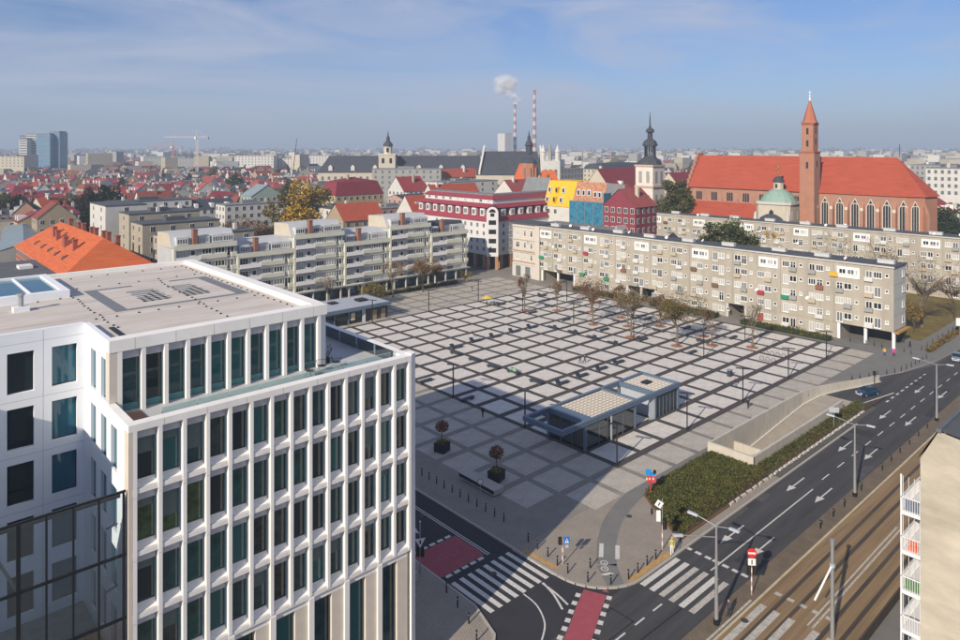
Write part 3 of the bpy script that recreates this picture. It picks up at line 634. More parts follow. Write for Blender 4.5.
# roof markings and fittings
def rmk(pts): return part('painted_mark', MB().poly([(x, y, 30.626) for x, y in pts]), roofgrey, office)
rmk([(-62.1, 3.4), (-61.1, 3.4), (-61.1, 14.3), (-62.1, 14.3)]); rmk([(-61.1, 13.7), (-58, 13.7), (-58, 14.3), (-61.1, 14.3)])
rmk([(-61.1, 3.4), (-51.9, 3.4), (-51.9, 4.0), (-61.1, 4.0)]); rmk([(-51.9, 3.4), (-50.9, 3.4), (-50.9, 14.3), (-51.9, 14.3)]); rmk([(-54.6, 13.7), (-51.9, 13.7), (-51.9, 14.3), (-54.6, 14.3)])
for k, (x0, x1) in enumerate(((-59.4, -56.7), (-55.8, -53.3))):
    for j in range(7):
        y = 5.9 + j * .82; o_ = .35 * (j % 2); rmk([(x0 + o_, y), (x1 - .35 + o_, y), (x1 - .1, y + .42), (x0 + .2, y + .5)])
    for j in range(4): rmk([(x0 + .2 + j * .6, 5.8), (x0 + .42 + j * .6, 5.8), (x0 + .42 + j * .6, 7.5 + j), (x0 + .2 + j * .6, 7.5 + j)])
pin = MB().cyl(0, 0, 0, .09, .06, 6).cyl(0, 0, 0, .035, .1, 6).mesh('roof_stud', black)
studs = [(-63.4, -2 + 1.05 * j) for j in range(24)] + [(-56.1 + .05 * j, -4 + 1.1 * j) for j in range(18)] + [(-50.6, -4.5 + 1.15 * j) for j in range(24)]
studs += [(-64 + 1.6 * i, 1.9) for i in range(9)] + [(-64 + 1.8 * i, 15.9) for i in range(8)] + [(-70 + 1.7 * i, 21.8) for i in range(12)] + [(-72 + 1.2 * i, .8) for i in range(6)] + [(-72 + 1.5 * i, 12) for i in range(6)]
for x, y in studs: put('roof_stud', pin, office, (x + R.uniform(-.12, .12), y + R.uniform(-.12, .12), 30.62))
m = MB()
for y in (3.0, 9.2, 15.1, 19.5): m.box(-94, y, 30.621, -49.9, y + .04, 30.628)
part('membrane_seam', m, mat('seam_dark', (0.33, 0.30, 0.27), 0.9, 0), office)
for y in (-5, -1.5): part('floor_joint', MB().box(-60, y, 30.98, -59.97, y + .01, 31.003), seam, office)
part('gutter_grille', MB().box(-63.9, -5.6, 30.62, -63.55, -1.6, 30.68), darkmetal, office)
sk = part('skylight', MB().box(-80, 12.2, 30.62, -63.6, 12.9, 31.3).box(-80, 22, 30.62, -63.6, 22.6, 31.3).box(-64.2, 12.9, 30.62, -63.6, 22, 31.3), coolwhite, office)
part('skylight_glass', MB().poly([(-80, 12.9, 31.1), (-64.2, 12.9, 31.1), (-64.2, 22, 31.1), (-80, 22, 31.1)]), blueglass, sk)
for x in (-66.5, -69, -71.5): part('skylight_bar', MB().box(x, 12.9, 31.1, x + .15, 22, 31.25), coolwhite, sk)
v_ = part('roof_vent', MB().box(-68.3, 8.6, 30.62, -67.2, 9.6, 31.0), coolwhite, office); part('vent_pipe', MB().cyl(-67.75, 9.1, 31.0, 31.9, .2, 8).cyl(-67.75, 9.1, 31.9, 32.05, .3, 8), steel, v_)
# terrace glass rail
for i in range(8):
    x = -62.9 + 2.25 * i; part('railing_pane', MB().box(x, -10.5, 26.1, x + 2.2, -10.47, 27.05), rail_glass, office)
    part('railing_post', MB().box(x - .04, -10.52, 25.93, x + .01, -10.45, 26.75), steel, office)
for i in range(10):
    y = -10.4 + 2.9 * i; part('railing_pane', MB().box(-44.62, y, 26.1, -44.59, y + 2.85, 27.05), rail_glass, office)
part('drainage_tray', MB().box(-64.6, -10.3, 25.93, -63.3, -7.2, 26.0), mat('rusty_tray', (0.35, 0.2, 0.13), 0.9, 0.2, 3), office)
# wire chairs on the terrace
def wire_chair(loc, rz, label):
    t = thing('wire_chair', label, 'chair', loc, rz, 'black wire chairs on the terrace')
    m = MB()
    for a in range(9):
        th = -.3 + a * (math.pi + .6) / 8; m.tube((.32 * math.cos(th), .3 * math.sin(th), .45), (.44 * math.cos(th), .42 * math.sin(th), .86), .014, n=4)
        th2 = -.3 + (a + 1) * (math.pi + .6) / 8
        if a < 8: m.tube((.44 * math.cos(th), .42 * math.sin(th), .86), (.44 * math.cos(th2), .42 * math.sin(th2), .86), .018, n=4)
    lump('backrest', m, darkmetal, t); lump('seat', MB().lathe(0, 0, [(.1, .43), (.33, .45), (.33, .47)], 10), darkmetal, t)
    for sx_, sy_ in ((1, 1), (1, -1), (-1, 1), (-1, -1)): lump('leg', MB().tube((.2 * sx_, .2 * sy_, .44), (.3 * sx_, .3 * sy_, 0), .016, n=4), darkmetal, t)
wire_chair((-51.2, -8.6, 25.92), .4, 'black wire chair on the office terrace farthest from the roof corner')
wire_chair((-49.9, -8.0, 25.92), -.8, 'black wire chair in the middle of three on the office terrace')
wire_chair((-48.5, -7.9, 25.92), 2.2, 'black wire chair nearest the open corner of the office terrace')
t = thing('terrace_shrub', 'small dry shrub in a pot by the upper wall of the office terrace', 'shrub', (-48.4, -6.3, 25.92))
lump('pot', MB().lathe(0, 0, [(.16, 0), (.24, .4)], 10), darkmetal, t); m = MB()
for k in range(14):
    a = k * .9; m.tube((0, 0, .35), (.4 * math.cos(a), .4 * math.sin(a), 1.1 + .05 * (k % 5)), .012, n=3)
lump('twigs', m, wood, t)
m = MB(); leafquads(m, (0, 0, 1.05), 70, .42, .42, .5, .06, [1, 1], rn); lump('leaves', m, [LEAF['brown'], LEAF['maroon']], t, 'stuff')
# ------------------------------------------------------------------ blocks of flats around the square
_wc = {}
def winmesh(w, h, n, axis, pane, trans=False):
    """frame and panes as two meshes for a window of n lights; axis 'x': on a wall facing -x, 'y': on a wall facing -y (origin: middle bottom)"""
    k = (round(w, 2), round(h, 2), n, axis, pane, trans)
    if k in _wc: return _wc[k]
    f, p = MB(), MB(); t = .12
    def b(mb, a0, c0, a1, c1, d0, d1):
        if axis == 'x': mb.box(-d1, a0, c0, -d0, a1, c1)
        else: mb.box(a0, -d1, c0, a1, -d0, c1)
    b(f, -w / 2 - .08, -.12, w / 2 + .08, 0, .0, .2); b(f, -w / 2, 0, w / 2, t, .0, .1); b(f, -w / 2, h - t, w / 2, h, .0, .1)
    for i in range(n + 1):
        a = -w / 2 + (w - t) * i / n; b(f, a, t, a + t, h - t, .0, .1)
    if trans: b(f, -w / 2 + t, h * .68, w / 2 - t, h * .68 + t * .8, .0, .095)
    b(p, -w / 2 + .02, .02, w / 2 - .02, h - .02, .0, .04)
    _wc[k] = (f.mesh('window', frame_white), p.mesh('pane', winpane[pane])); return _wc[k]
def win(parent, x, y, z, w, h, n, axis, pane=None, trans=False, sub=True):
    f, p = winmesh(w, h, n, axis, R.choices((0, 1, 2, 3), (5, 1.5, 4, 2.5))[0] if pane is None else pane, trans)
    o = put('window', f, parent, (x, y, z)); inst('pane', p, o); return o
flatwall = mat('aged_beige_render', (0.38, 0.345, 0.285), 0.9, 0.24, 0.3, streak=(1, 1, 0.25))
flatend = mat('pale_panel_render', (0.52, 0.51, 0.475), 0.9, 0.08, 0.4)
greenish = mat('grey_green_render', (0.64, 0.63, 0.52), 0.9, 0.08, 0.4)
loggia_white = mat('white_balcony_panel', (0.82, 0.80, 0.78), 0.8, 0.05, 0.8)
shopdark = mat('shop_front_dark', (0.045, 0.05, 0.055), 0.4, 0.3, 0.6)
BALC = [mat('balcony_' + n, c, 0.8, 0.1, 2) for n, c in (('grey', (0.30, 0.30, 0.29)), ('white', (0.6, 0.6, 0.58)), ('rust', (0.25, 0.10, 0.06)), ('beige', (0.45, 0.38, 0.28)), ('brown', (0.16, 0.10, 0.06)))]
greenbal = mat('balcony_green', (0.02, 0.24, 0.12), 0.7, 0.1, 2); yellowbal = mat('balcony_yellow', (0.65, 0.38, 0.03), 0.7, 0.1, 2); pinkbal = mat('balcony_red', (0.35, 0.04, 0.06), 0.7, 0.1, 2)
balm = {b.name: MB().box(-.5, -.85, 0, .0, .85, .95).mesh('balcony', b) for b in BALC + [greenbal, yellowbal, pinkbal]}
dishm = MB().lathe(0, 0, [(.02, -.12), (.3, -.04), (.48, .08), (.46, .1), (.28, 0)], 10).mesh('satellite_dish', whitepaint)
ventm = MB().box(-.6, -1.7, 0, .6, 1.7, .75).box(-.7, -1.8, .75, .7, 1.8, .88).mesh('roof_vent', mat('vent_white', (0.55, 0.55, 0.55), 0.8, 0.08, 1))

def slab_block(name, label, x0, depth, y0, y1, ztop, floors, z1, fh, bays, opens, detail=True, endcol=None):
    t = thing(name, label, 'apartment block', (x0 + depth / 2, (y0 + y1) / 2, 0))
    part('wall', MB().box(x0, y0 + .02, z1, x0 + depth, y1, ztop - .3), flatwall, t)
    part('end_wall', MB().box(x0 + .05, y0 - .03, z1 + .25, x0 + depth - .02, y0 + .019, ztop - .3), endcol or flatend, t)
    for k in range(1, floors): part('panel_joint', MB().box(x0 + .05, y0 - .05, z1 + fh * k, x0 + depth - .05, y0 - .03, z1 + fh * k + .06), mat('joint_grey', (0.25, 0.24, 0.22), 0.9, 0), t)
    # ground floor between the open passages, on round columns where open
    e = y0
    for a, b in sorted(opens) + [(y1, y1)]:
        if a - e > .1: part('ground_floor_wall', MB().box(x0 + .12, e, .1, x0 + depth, a, z1), flatwall, t)
        if b > a:
            part('passage_back_wall', MB().box(x0 + depth - 1.2, a, .1, x0 + depth - .9, b, z1), shopdark, t)
            n = max(1, round((b - a) / 6))
            for i in range(n + 1):
                yy = a + (b - a) * i / n
                if i < n or True: part('column', MB().box(x0 + .1, yy - .28, .12, x0 + .65, yy + .28, z1), whitepaint if (a < 0 or a > 80) else flatend, t)
        e = b
    r = part('roof', MB().box(x0 - .25, y0 - .25, ztop - .3, x0 + depth + .25, y1, ztop), [flatroof], t)
    part('roof_edge', MB().box(x0 - .33, y0 - .3, ztop - .28, x0 - .253, y1, ztop + .06), flatend, t)
    bw = (y1 - y0) / bays
    for i in range(bays):
        yc = y0 + bw * (i + .5)
        if i % 2 == 0: put('roof_vent', ventm, r, (x0 + depth * .42 + R.uniform(-.5, 1.5), yc + R.uniform(-1, 1), ztop))
        if R.random() < .45: o = put('satellite_dish', dishm, r, (x0 + R.uniform(1, depth - 2), yc + R.uniform(-2, 2), ztop + .5)); o.rotation_euler = (R.uniform(-.5, .5), 1.0, R.uniform(2, 4))
        for f in range(-1 if z1 > 3 else 0, floors):
            zf = z1 + fh * f
            if f == -1:
                if any(a - 1 < yc < b + 1 for a, b in opens): continue
                zf = .3
            if f == floors - 1 and i % 3 == 1 and detail:
                lg = part('loggia', MB().box(x0 - .22, yc - 2.5, zf + .35, x0 - .002, yc + 2.3, zf + 2.85), whitepaint, t)
                for q, ww in ((1.1, 1.5), (-.7, 1.5), (-1.9, .55)): win(lg, x0 - .222, yc + q, zf + 1.2, ww, 1.2, 2 if ww > 1 else 1, 'x')
                continue
            sw = 1 if (f + i) % 2 else -1
            a, b = (1.75, .0) if sw > 0 else (.0, 1.75)
            ypos = [yc + a, yc + b, yc - 1.85]
            win(t, x0, ypos[0], zf + .35, 1.35, 2.25, 2, 'x', trans=R.random() < .4)
            win(t, x0, ypos[1], zf + 1.1, 1.7, 1.45, R.choice((2, 3)), 'x')
            win(t, x0, ypos[2], zf + 1.5, .75, .8, 1, 'x')
            if R.random() < .62 and f >= 0:
                b_ = R.choices(BALC, (4, 3, .6, 4, 1))[0]
                q = R.random()
                if q < .05: b_ = greenbal
                elif q < .08: b_ = pinkbal
                put('balcony', balm[b_.name], t, (x0 - .102, ypos[0], zf + .25))
            elif R.random() < .3: put('balcony', balm[R.choices(BALC, (4, 3, .6, 4, 1))[0].name], t, (x0 - .102, ypos[1], zf + .12))
            if R.random() < .09: o = put('satellite_dish', dishm, t, (x0 - .35, ypos[0] + .9, zf + 1.2)); o.rotation_euler = (0, -1.2, R.uniform(-.5, .5))
        if i % 2 == 1 and detail: part('drain_pipe', MB().box(x0 - .09, yc + bw / 2 - .06, z1, x0 - .002, yc + bw / 2 + .06, ztop - .3), mat('pipe_grey', (0.3, 0.29, 0.27), 0.7, 0), t)
    return t
r1 = slab_block('apartment_block', 'long beige slab of flats along the far side of the square', 89.5, 8.2, -6.9, 98.0, 17.9, 4, 3.7, 3.4, 17, [(-6.9, 4.4), (26.8, 31.7), (53.4, 62.9), (83.0, 96.6)])
for k in range(4): win(r1, 95.6, -6.95, 4.9 + 3.4 * k, 1.2, 1.4, 1, 'y')
part('passage_awning', MB().box(89.6, -7.9, 3.4, 97.6, -6.96, 3.68), mat('ochre_fascia', (0.42, 0.24, 0.06), 0.8, 0.1, 1), r1)
part('red_door', MB().box(89.35, 22.0, .15, 89.49, 23.6, 2.5), mat('faded_red_door', (0.3, 0.07, 0.06), 0.7, 0.1, 1), r1)
put('balcony', balm['balcony_yellow'], r1, (89.4, -.1 + 5.4, 14.3)); put('balcony', balm['balcony_green'], r1, (89.4, 16.6, 7.2)); put('balcony', balm['balcony_green'], r1, (89.4, 79.5, 4.0))
r2 = slab_block('apartment_block', 'second slab of flats in front of the brick church', 157, 8.5, -62, 101, 17.9, 4, 3.7, 3.4, 26, [], detail=True)
# ornate end house
t = thing('corner_townhouse', 'cream townhouse with moulded cornices at the end of the slab block', 'townhouse', (94, 104, 0))
orn = mat('pale_cream_render', (0.54, 0.49, 0.43), 0.85, 0.08, 0.5); ornw = mat('ornament_white', (0.52, 0.50, 0.47), 0.85, 0.06, 1)
part('wall', MB().box(89.35, 98.02, 4.3, 98.5, 110, 17.9), orn, t); part('shop_floor', MB().box(89.2, 98.02, .1, 98.5, 110.1, 4.3), ornw, t)
part('side_pier', MB().box(88.9, 97.3, .1, 89.34, 99.2, 17.9), orn, t)
for z in (4.3, 5.2, 8.4, 8.9, 12.7, 17.0): part('cornice', MB().box(88.98, 99.21, z, 89.34, 110.2, z + .22), mat('terracotta_band', (0.45, 0.28, 0.2), 0.85, 0.1, 1) if z in (5.2, 8.9) else ornw, t)
part('roof', MB().box(88.9, 98.02, 17.9, 98.6, 110.3, 18.3), flatroof, t)
for k in range(3):
    for y in (107.6, 104.2, 101.2): win(t, 89.35, y, 5.9 + 4.0 * k, 1.7 if y > 107 else 1.0, 2.1, 2 if y > 107 else 1, 'x', trans=True)
for y in (107.2, 102.8): part('shop_window', MB().box(89.12, y - 1.1, .3, 89.198, y + 1.1, 3.8), winpane[3], t)
for k in range(2):
    for i in range(9):
        a = i * math.pi / 4.5; part('stucco_ornament', MB().ball((89.3, 102.8 + .5 * math.cos(a), 12.0 + .4 * math.sin(a) - 8 * 0), .12, .14, .12, nu=6, nv=4), mat('terracotta_band', (0, 0, 0)), t) if k == 0 else None
# rear wing of the townhouse roof
t = thing('rear_wing', 'low grey roofed wing behind the cream townhouse', 'building', (106, 96, 0))
part('wall', MB().box(98.6, 78, .1, 112, 110, 16.6), flatwall, t); part('roof', MB().box(98.55, 77.9, 16.6, 112.2, 110.1, 17.1), greyroof, t)
for k in range(3): part('parapet_wall', MB().box(104 + .1, 77.6, 17.1, 112, 77.9, 18.6), WALL['white'], t) if k == 0 else None

# terraced greenish block on the left side of the square, six houses
def terrace_house(i, x0, tall, darkr, label):
    t = thing('terraced_house', label, 'apartment house', (x0 + 8, 124, 0), group='six joined terraced blocks of flats')
    zt = 19.0 if tall else 15.5; za = zt + 3.6; y0 = 118.0; x1 = x0 + 16 - .03; nf = 5 if tall else 4; rf = darkroof if darkr else mat('attic_sheet_grey', (0.52, 0.53, 0.54), 0.6, 0.08, 0.5)
    part('wall', MB().box(x0, y0 + .6, 3.6, x1, 130, zt - .1), mat('grey_render', (0.42, 0.43, 0.44), 0.9, 0.1, 0.4), t)
    part('shop_floor', MB().box(x0, y0 + 1.6, .1, x1, 130, 3.6), shopdark, t)
    part('shop_canopy', MB().box(x0, y0 - 1.2, 3.3, x1, y0 + 1.59, 3.59), mat('canopy_grey', (0.2, 0.22, 0.22), 0.8, 0.1, 1), t)
    for k in range(4): part('shop_pier', MB().box(x0 + 1 + 4.4 * k, y0 - .9, .12, x0 + 1.35 + 4.4 * k, y0 - .5, 3.3), flatend, t)
    for k in range(3): part('shop_window', MB().box(x0 + 1.6 + 4.4 * k, y0 + 1.54, .4, x0 + 5.0 + 4.4 * k, y0 + 1.598, 3.0), blueglass, t)
    part('side_pier', MB().box(x0, y0 - .25, 3.6, x0 + .55, y0 + .59, zt - .1), greenish, t)
    for f in range(nf):
        z = zt - 3.36 * (nf - f)
        lo = max(z, 3.61)
        # spandrel band, loggia panel, ribbon windows
        part('spandrel', MB().box(x0 + 6.6, y0 - .05, lo, x1 - (2.6 if f else .0), y0 + .59, z + 1.15), greenish, t)
        if f: part('spandrel', MB().box(x1 - 1.5, y0 - .05, lo, x1, y0 + .59, z + 1.15), greenish, t)
        part('balcony_panel', MB().box(x0 + .56, y0 - .62, lo, x0 + 6.3, y0 - .5, z + 1.1), loggia_white, t)
        part('balcony_floor', MB().box(x0 + .56, y0 - .499, lo, x0 + 6.3, y0 + .59, lo + .15), greenish, t)
        win(t, x0 + 2.1, y0 + .6, z + .25, 2.3, 2.3, 3, 'y'); win(t, x0 + 4.9, y0 + .6, z + 1.1, 1.2, 1.4, 1, 'y', 0)
        win(t, x0 + 8.3, y0 + .42, z + 1.2, 2.4, 1.5, 3, 'y'); win(t, x0 + 11.6, y0 + .42, z + 1.2, 2.6, 1.5, 3, 'y'); win(t, x0 + 14.4, y0 + .42, z + (.3 if f else 1.2), 1.9, 2.4 if f else 1.5, 2, 'y')
        part('lintel_band', MB().box(x0 + 6.4, y0 + .2, z + 2.72, x1, y0 + .59, z + 3.3), greenish, t)
    part('parapet_band', MB().box(x0 + .01, y0 - .2, zt - .6, x1 - .01, y0 + .1, zt + .65), greenish, t)
    # attic with a sloped sheet front
    ym = 121.6
    m = MB().add([(x0, y0 + 1.2, zt), (x1, y0 + 1.2, zt), (x1, ym, za), (x0, ym, za), (x1, 130, za - .4), (x0, 130, za - .4), (x0, 130, zt - .1), (x1, 130, zt - .1), (x0, y0 + .2, zt - .1), (x1, y0 + .2, zt - .1)],
                 [(0, 1, 2, 3), (3, 2, 4, 5)], 0)
    m.add([(x0, y0 + 1.2, zt), (x0, ym, za), (x0, 130, za - .4), (x0, 130, zt - .1), (x1, y0 + 1.2, zt), (x1, ym, za), (x1, 130, za - .4), (x1, 130, zt - .1)], [(0, 1, 2, 3), (4, 7, 6, 5), (2, 6, 7, 3)], 1)
    at = part('attic', m, [rf, WALL['cream']], t)
    part('attic_terrace', MB().box(x0 + .5, y0 + .1, zt - .08, x1 - .5, y0 + 1.6, zt + .02), greyroof, t)
    for c in (2.6, 8.0, 11.4, 14.2):
        d_ = part('dormer', MB().box(x0 + c - 1.45, y0 + 1.25, zt + .05, x0 + c + 1.45, y0 + 3.0, zt + 2.5), mat('dormer_grey', (0.55, 0.56, 0.57), 0.7, 0.08, 1), at); win(d_, x0 + c, y0 + 1.25, zt + .75, 2.6, 1.35, 4, 'y')
    ch = part('chimney', MB().box(x0 + 5.0, y0 + .5, zt - .05, x0 + 6.1, y0 + 1.9, za + .5).box(x0 + 4.9, y0 + .4, za + .5, x0 + 6.2, y0 + 2.0, za + .7), mat('brown_chimney_brick', (0.25, 0.125, 0.09), 0.9, 0.2, 2), t)
    return t
for i in range(6):
    terrace_house(i, -20 + 16 * i, i % 2 == 0, i == 5, [
        'pale green house with cream side gable at the left end of the terraced block', 'low stepped house with brick chimney beside the left end of the terraced block',
        'tall pale green terraced house with white balconies behind the bare brown tree', 'low terraced house with grey attic in the middle of the terraced block',
        'tall terraced house with red chimney behind the brown leaved trees', 'low terraced house with dark slate attic at the right end of the block'][i])

# white corner building with red mansards
wb = thing('white_mansard_building', 'white corner building with crimson mansard roofs and rounded corner bay', 'building', (92, 123, 0))
wm = mat('bright_white_render', (0.62, 0.61, 0.61), 0.8, 0.04, 0.5); crim = mat('roof_crimson_bright', (0.27, 0.042, 0.06), 0.7, 0.1, 0.6)
part('wall', MB().prism([(91, 122), (152, 122), (152, 136), (105, 136), (105, 168), (91, 168)], 5, 17.2), wm, wb)
part('arcade_floor', MB().prism([(93, 124), (152, 124), (152, 136), (105, 136), (105, 168), (93, 168)], .1, 5), shopdark, wb)
for k in range(7): part('arcade_pier', MB().box(91, 126 + 5 * k, .1, 92.1, 127.2 + 5 * k, 5), mat('arcade_brick', (0.36, 0.2, 0.12), 0.9, 0.1, 1), wb)
for k in range(5): part('arcade_pier', MB().box(95 + 5 * k, 122, .1, 96.2 + 5 * k, 123.1, 5), mat('arcade_brick', (0, 0, 0)), wb)
def tier(name, z0, z1, i0, i1, mt):
    o = [(91 + i0, 122 + i0), (152 - i0, 122 + i0), (152 - i0, 136 - i0), (105 - i0, 136 - i0), (105 - i0, 168 - i0), (91 + i0, 168 - i0)]
    q = [(91 + i1, 122 + i1), (152 - i1, 122 + i1), (152 - i1, 136 - i1), (105 - i1, 136 - i1), (105 - i1, 168 - i1), (91 + i1, 168 - i1)]
    return part(name, MB().add([(x, y, z0) for x, y in o] + [(x, y, z1) for x, y in q], [(i, (i + 1) % 6, 6 + (i + 1) % 6, 6 + i) for i in range(6)] + [(6, 7, 8, 9, 10, 11)]), mt, wb)
t1 = tier('mansard_roof', 17.2, 19.2, -.5, .8, crim); tier('attic_wall', 19.2, 22.0, 1.5, 1.5, mat('attic_dark_red', (0.16, 0.035, 0.05), 0.8, 0.1)); tier('middle_roof', 22.0, 23.3, .3, 2.0, crim); tier('upper_wall', 23.3, 25.0, 3.0, 3.0, wm); t2 = tier('upper_mansard_roof', 25.0, 26.2, 2.4, 3.8, crim); tier('top_terrace', 26.2, 26.6, 4.3, 4.3, greyroof)
for k in range(10):
    d_ = part('dormer', MB().box(91.6, 127 + 4.6 * k, 18.8, 93.4, 129.3 + 4.6 * k, 21.6), wm, t1); win(d_, 91.6, 128.1 + 4.6 * k, 19.3, 1.5, 1.9, 2, 'x', 0)
for k in range(11):
    d_ = part('dormer', MB().box(96 + 4.6 * k, 122.6, 18.8, 98.3 + 4.6 * k, 124.4, 21.6), wm, t1); win(d_, 97.1 + 4.6 * k, 122.6, 19.3, 1.5, 1.9, 2, 'y', 0)
for k in range(4):
    z = 6.2 + 2.85 * k
    for j in range(9): win(wb, 91, 126.5 + 3.4 * j, z, 1.3, 1.7, 2, 'x', 0)
    for j in range(4): win(wb, 96.5 + 3.1 * j, 122, z, 1.3, 1.7, 2, 'y', 0)
for k in range(9): win(wb, 94.0, 127 + 4.4 * k, 23.6, 1.6, 1.2, 2, 'x')
# corner bay turned to the square
bay = inst('corner_bay', MB().box(-2.1, -1.6, 5, 2.1, 2, 20.6).mesh('corner_bay', wm), wb, (91.6 - 92, 122.6 - 123, 0), -math.pi / 4)
lump('bay_arch', MB().add([(2.1 * math.cos(math.pi * i / 10), -1.6, 20.6 + 2.1 * math.sin(math.pi * i / 10)) for i in range(11)] + [(2.1 * math.cos(math.pi * i / 10), 2, 20.6 + 2.1 * math.sin(math.pi * i / 10)) for i in range(11)], [tuple(range(11))] + [(i, i + 11, i + 12, i + 1) for i in range(10)]), wm, bay)
lump('bay_roof', MB().add([(2.35 * math.cos(math.pi * i / 10), -1.75, 20.7 + 2.35 * math.sin(math.pi * i / 10)) for i in range(11)] + [(2.35 * math.cos(math.pi * i / 10), 2.2, 20.7 + 2.35 * math.sin(math.pi * i / 10)) for i in range(11)], [(i, i + 11, i + 12, i + 1) for i in range(10)]), crim, bay)
for k in range(4): lump('bay_window', MB().box(-1.3, -1.68, 6.4 + 3.3 * k, 1.3, -1.602, 8.0 + 3.3 * k), winpane[0], bay)
lump('arched_window', MB().box(-.7, -1.68, 19.2, .7, -1.602, 20.4).add([(1.2 * math.cos(math.pi * i / 8), -1.68, 20.7 + 1.2 * math.sin(math.pi * i / 8)) for i in range(9)], [tuple(range(8, -1, -1))]), winpane[0], bay)
for s_ in (-1, 1): lump('bay_pier', MB().box(s_ * 1.5 - .55, -1.55, .1, s_ * 1.5 + .55, -.4, 5), mat('arcade_brick', (0, 0, 0)), bay)

# ------------------------------------------------------------------ brick church
ch = thing('brick_church', 'long brick gothic church with steep orange roof and slim tower', 'church', (180, 54, 0))
RX, RZ, EX, EZ = 185.0, 40.5, 175.0, 27.8
# choir with polygonal end (toward -y), nave beyond the tower
cw = [(EX, 46), (EX, 15.5), (178.5, 11), (185, 9.2), (191.5, 11), (195, 15.5), (195, 46)]
part('choir_wall', MB().prism(cw, .1, EZ), churchbrick, ch)
part('choir_roof', MB().add([(EX - .5, 46, EZ), (EX - .5, 15.1, EZ), (178.2, 10.4, EZ), (185, 8.5, EZ), (191.8, 10.4, EZ), (195.5, 15.1, EZ), (195.5, 46, EZ), (RX, 21, RZ), (RX, 46, RZ)],
     [(1, 7, 8, 0), (2, 7, 1), (3, 7, 2), (4, 7, 3), (5, 7, 4), (6, 8, 7, 5), (0, 8, 6)]), churchroof, ch)
part('nave_wall', MB().box(EX + 1, 46.01, .1, 194, 94.5, EZ), churchbrick, ch)
nr = part('nave_roof', MB().add([(EX + .2, 46.01, EZ), (EX + .2, 95, EZ), (RX, 95, RZ + .1), (RX, 46.01, RZ + .1), (194.8, 46.01, EZ), (194.8, 95, EZ)], [(0, 3, 2, 1), (3, 4, 5, 2), (0, 4, 3)]), churchroof, ch)
gm = MB()
for k in range(9):
    z0 = EZ - 2 + k * 1.75; hw = (194 - 176) / 2 * (1 - max(0, (z0 - EZ)) / 14) + .8; gm.box(RX - hw, 94.5, z0 - (20 if k == 0 else 0), RX + hw, 95.6, z0 + 1.75)
part('stepped_gable', gm, churchbrick, ch)
part('aisle_wall', MB().box(167.5, 62, .1, EX + 1, 94.5, 15.8), churchbrick, ch)
part('aisle_roof', MB().add([(167, 61.9, 15.6), (167, 94.9, 15.6), (176, 94.9, 22.4), (176, 61.9, 22.4)], [(0, 3, 2, 1)]), churchroof, ch)
part('aisle_gable', MB().add([(167.5, 94.3, 15.7), (176, 94.3, 22.2), (176, 94.3, 15.7), (167.5, 95.2, 15.7), (176, 95.2, 22.2), (176, 95.2, 15.7)], [(0, 1, 2), (3, 5, 4), (0, 3, 4, 1)]), churchbrick, ch)
lanc = mat('lead_glass', (0.035, 0.04, 0.05), 0.2, 0.2, 2); tracery = mat('stone_tracery', (0.60, 0.53, 0.45), 0.9, 0.1, 2)
def lancet(parent, x, y, z0, z1, w, ny=0.0):
    rz = ny; o = inst('lancet_window', MB().add([(-.12, -w / 2, 0), (-.12, w / 2, 0), (-.12, w / 2, z1 - z0 - w), (-.12, w * .3, z1 - z0 - .4 * w), (-.12, 0, z1 - z0), (-.12, -w * .3, z1 - z0 - .4 * w), (-.12, -w / 2, z1 - z0 - w)], [(0, 6, 5, 4, 3, 2, 1)]).mesh('lancet_window', lanc), parent)
    a = _wloc(parent); o.location = (x - a[0], y - a[1], z0 - a[2]); o.rotation_euler = (0, 0, rz)
    m = MB()
    for q in ((-.17, .17) if w > 1.6 else (0,)): m.box(-.2, q * w - .06, 0, -.122, q * w + .06, z1 - z0 - .7 * w)
    m.box(-.2, -w * .3, z1 - z0 - .72 * w, -.122, w * .3, z1 - z0 - .6 * w)
    for s_ in (-1, 1): m.box(-.22, s_ * w / 2 - .13, -.1, -.0, s_ * w / 2 + .13, z1 - z0 - w)
    for s_ in (-1, 1): m.tube((-.12, s_ * w / 2, z1 - z0 - w), (-.12, 0, z1 - z0 + .1), .16, n=4)
    lump('tracery', m, tracery, o); return o
for k in range(6): lancet(ch, EX, 40.6 - 4.9 * k, 6, 26.4, 2.5)
lancet(ch, 176.7, 13.3, 6, 26.2, 2.2, math.atan2(3.5, 5.5) * 1.0)
def buttress(x, y, rz=0.0):
    m = MB().box(-2.1, -.55, 0, .0, .55, 15).box(-1.5, -.52, 15, 0, .52, 22.4)
    m.add([(-1.9, -.45, 15), (-1.9, .45, 15), (-1.3, .45, 16.4), (-1.3, -.45, 16.4)], [(0, 3, 2, 1)]).add([(-1.35, -.45, 22.4), (-1.35, .45, 22.4), (0, .45, 25.4), (0, -.45, 25.4), (0, .45, 22.4), (0, -.45, 22.4)], [(0, 3, 2, 1), (1, 2, 4), (0, 5, 3)])
    o = inst('buttress', m.mesh('buttress', churchbrick), ch); a = _wloc(ch); o.location = (x - a[0], y - a[1], .1); o.rotation_euler = (0, 0, rz); return o
for k in range(6): b_ = buttress(EX, 43.0 - 4.9 * k); lump('weathered_cap', MB().box(-1.42, -.5, 20.4, -1.301, .5, 23.4), tracery, b_)
buttress(EX + .3, 15.3, .35); buttress(178.5, 11.1, .95)
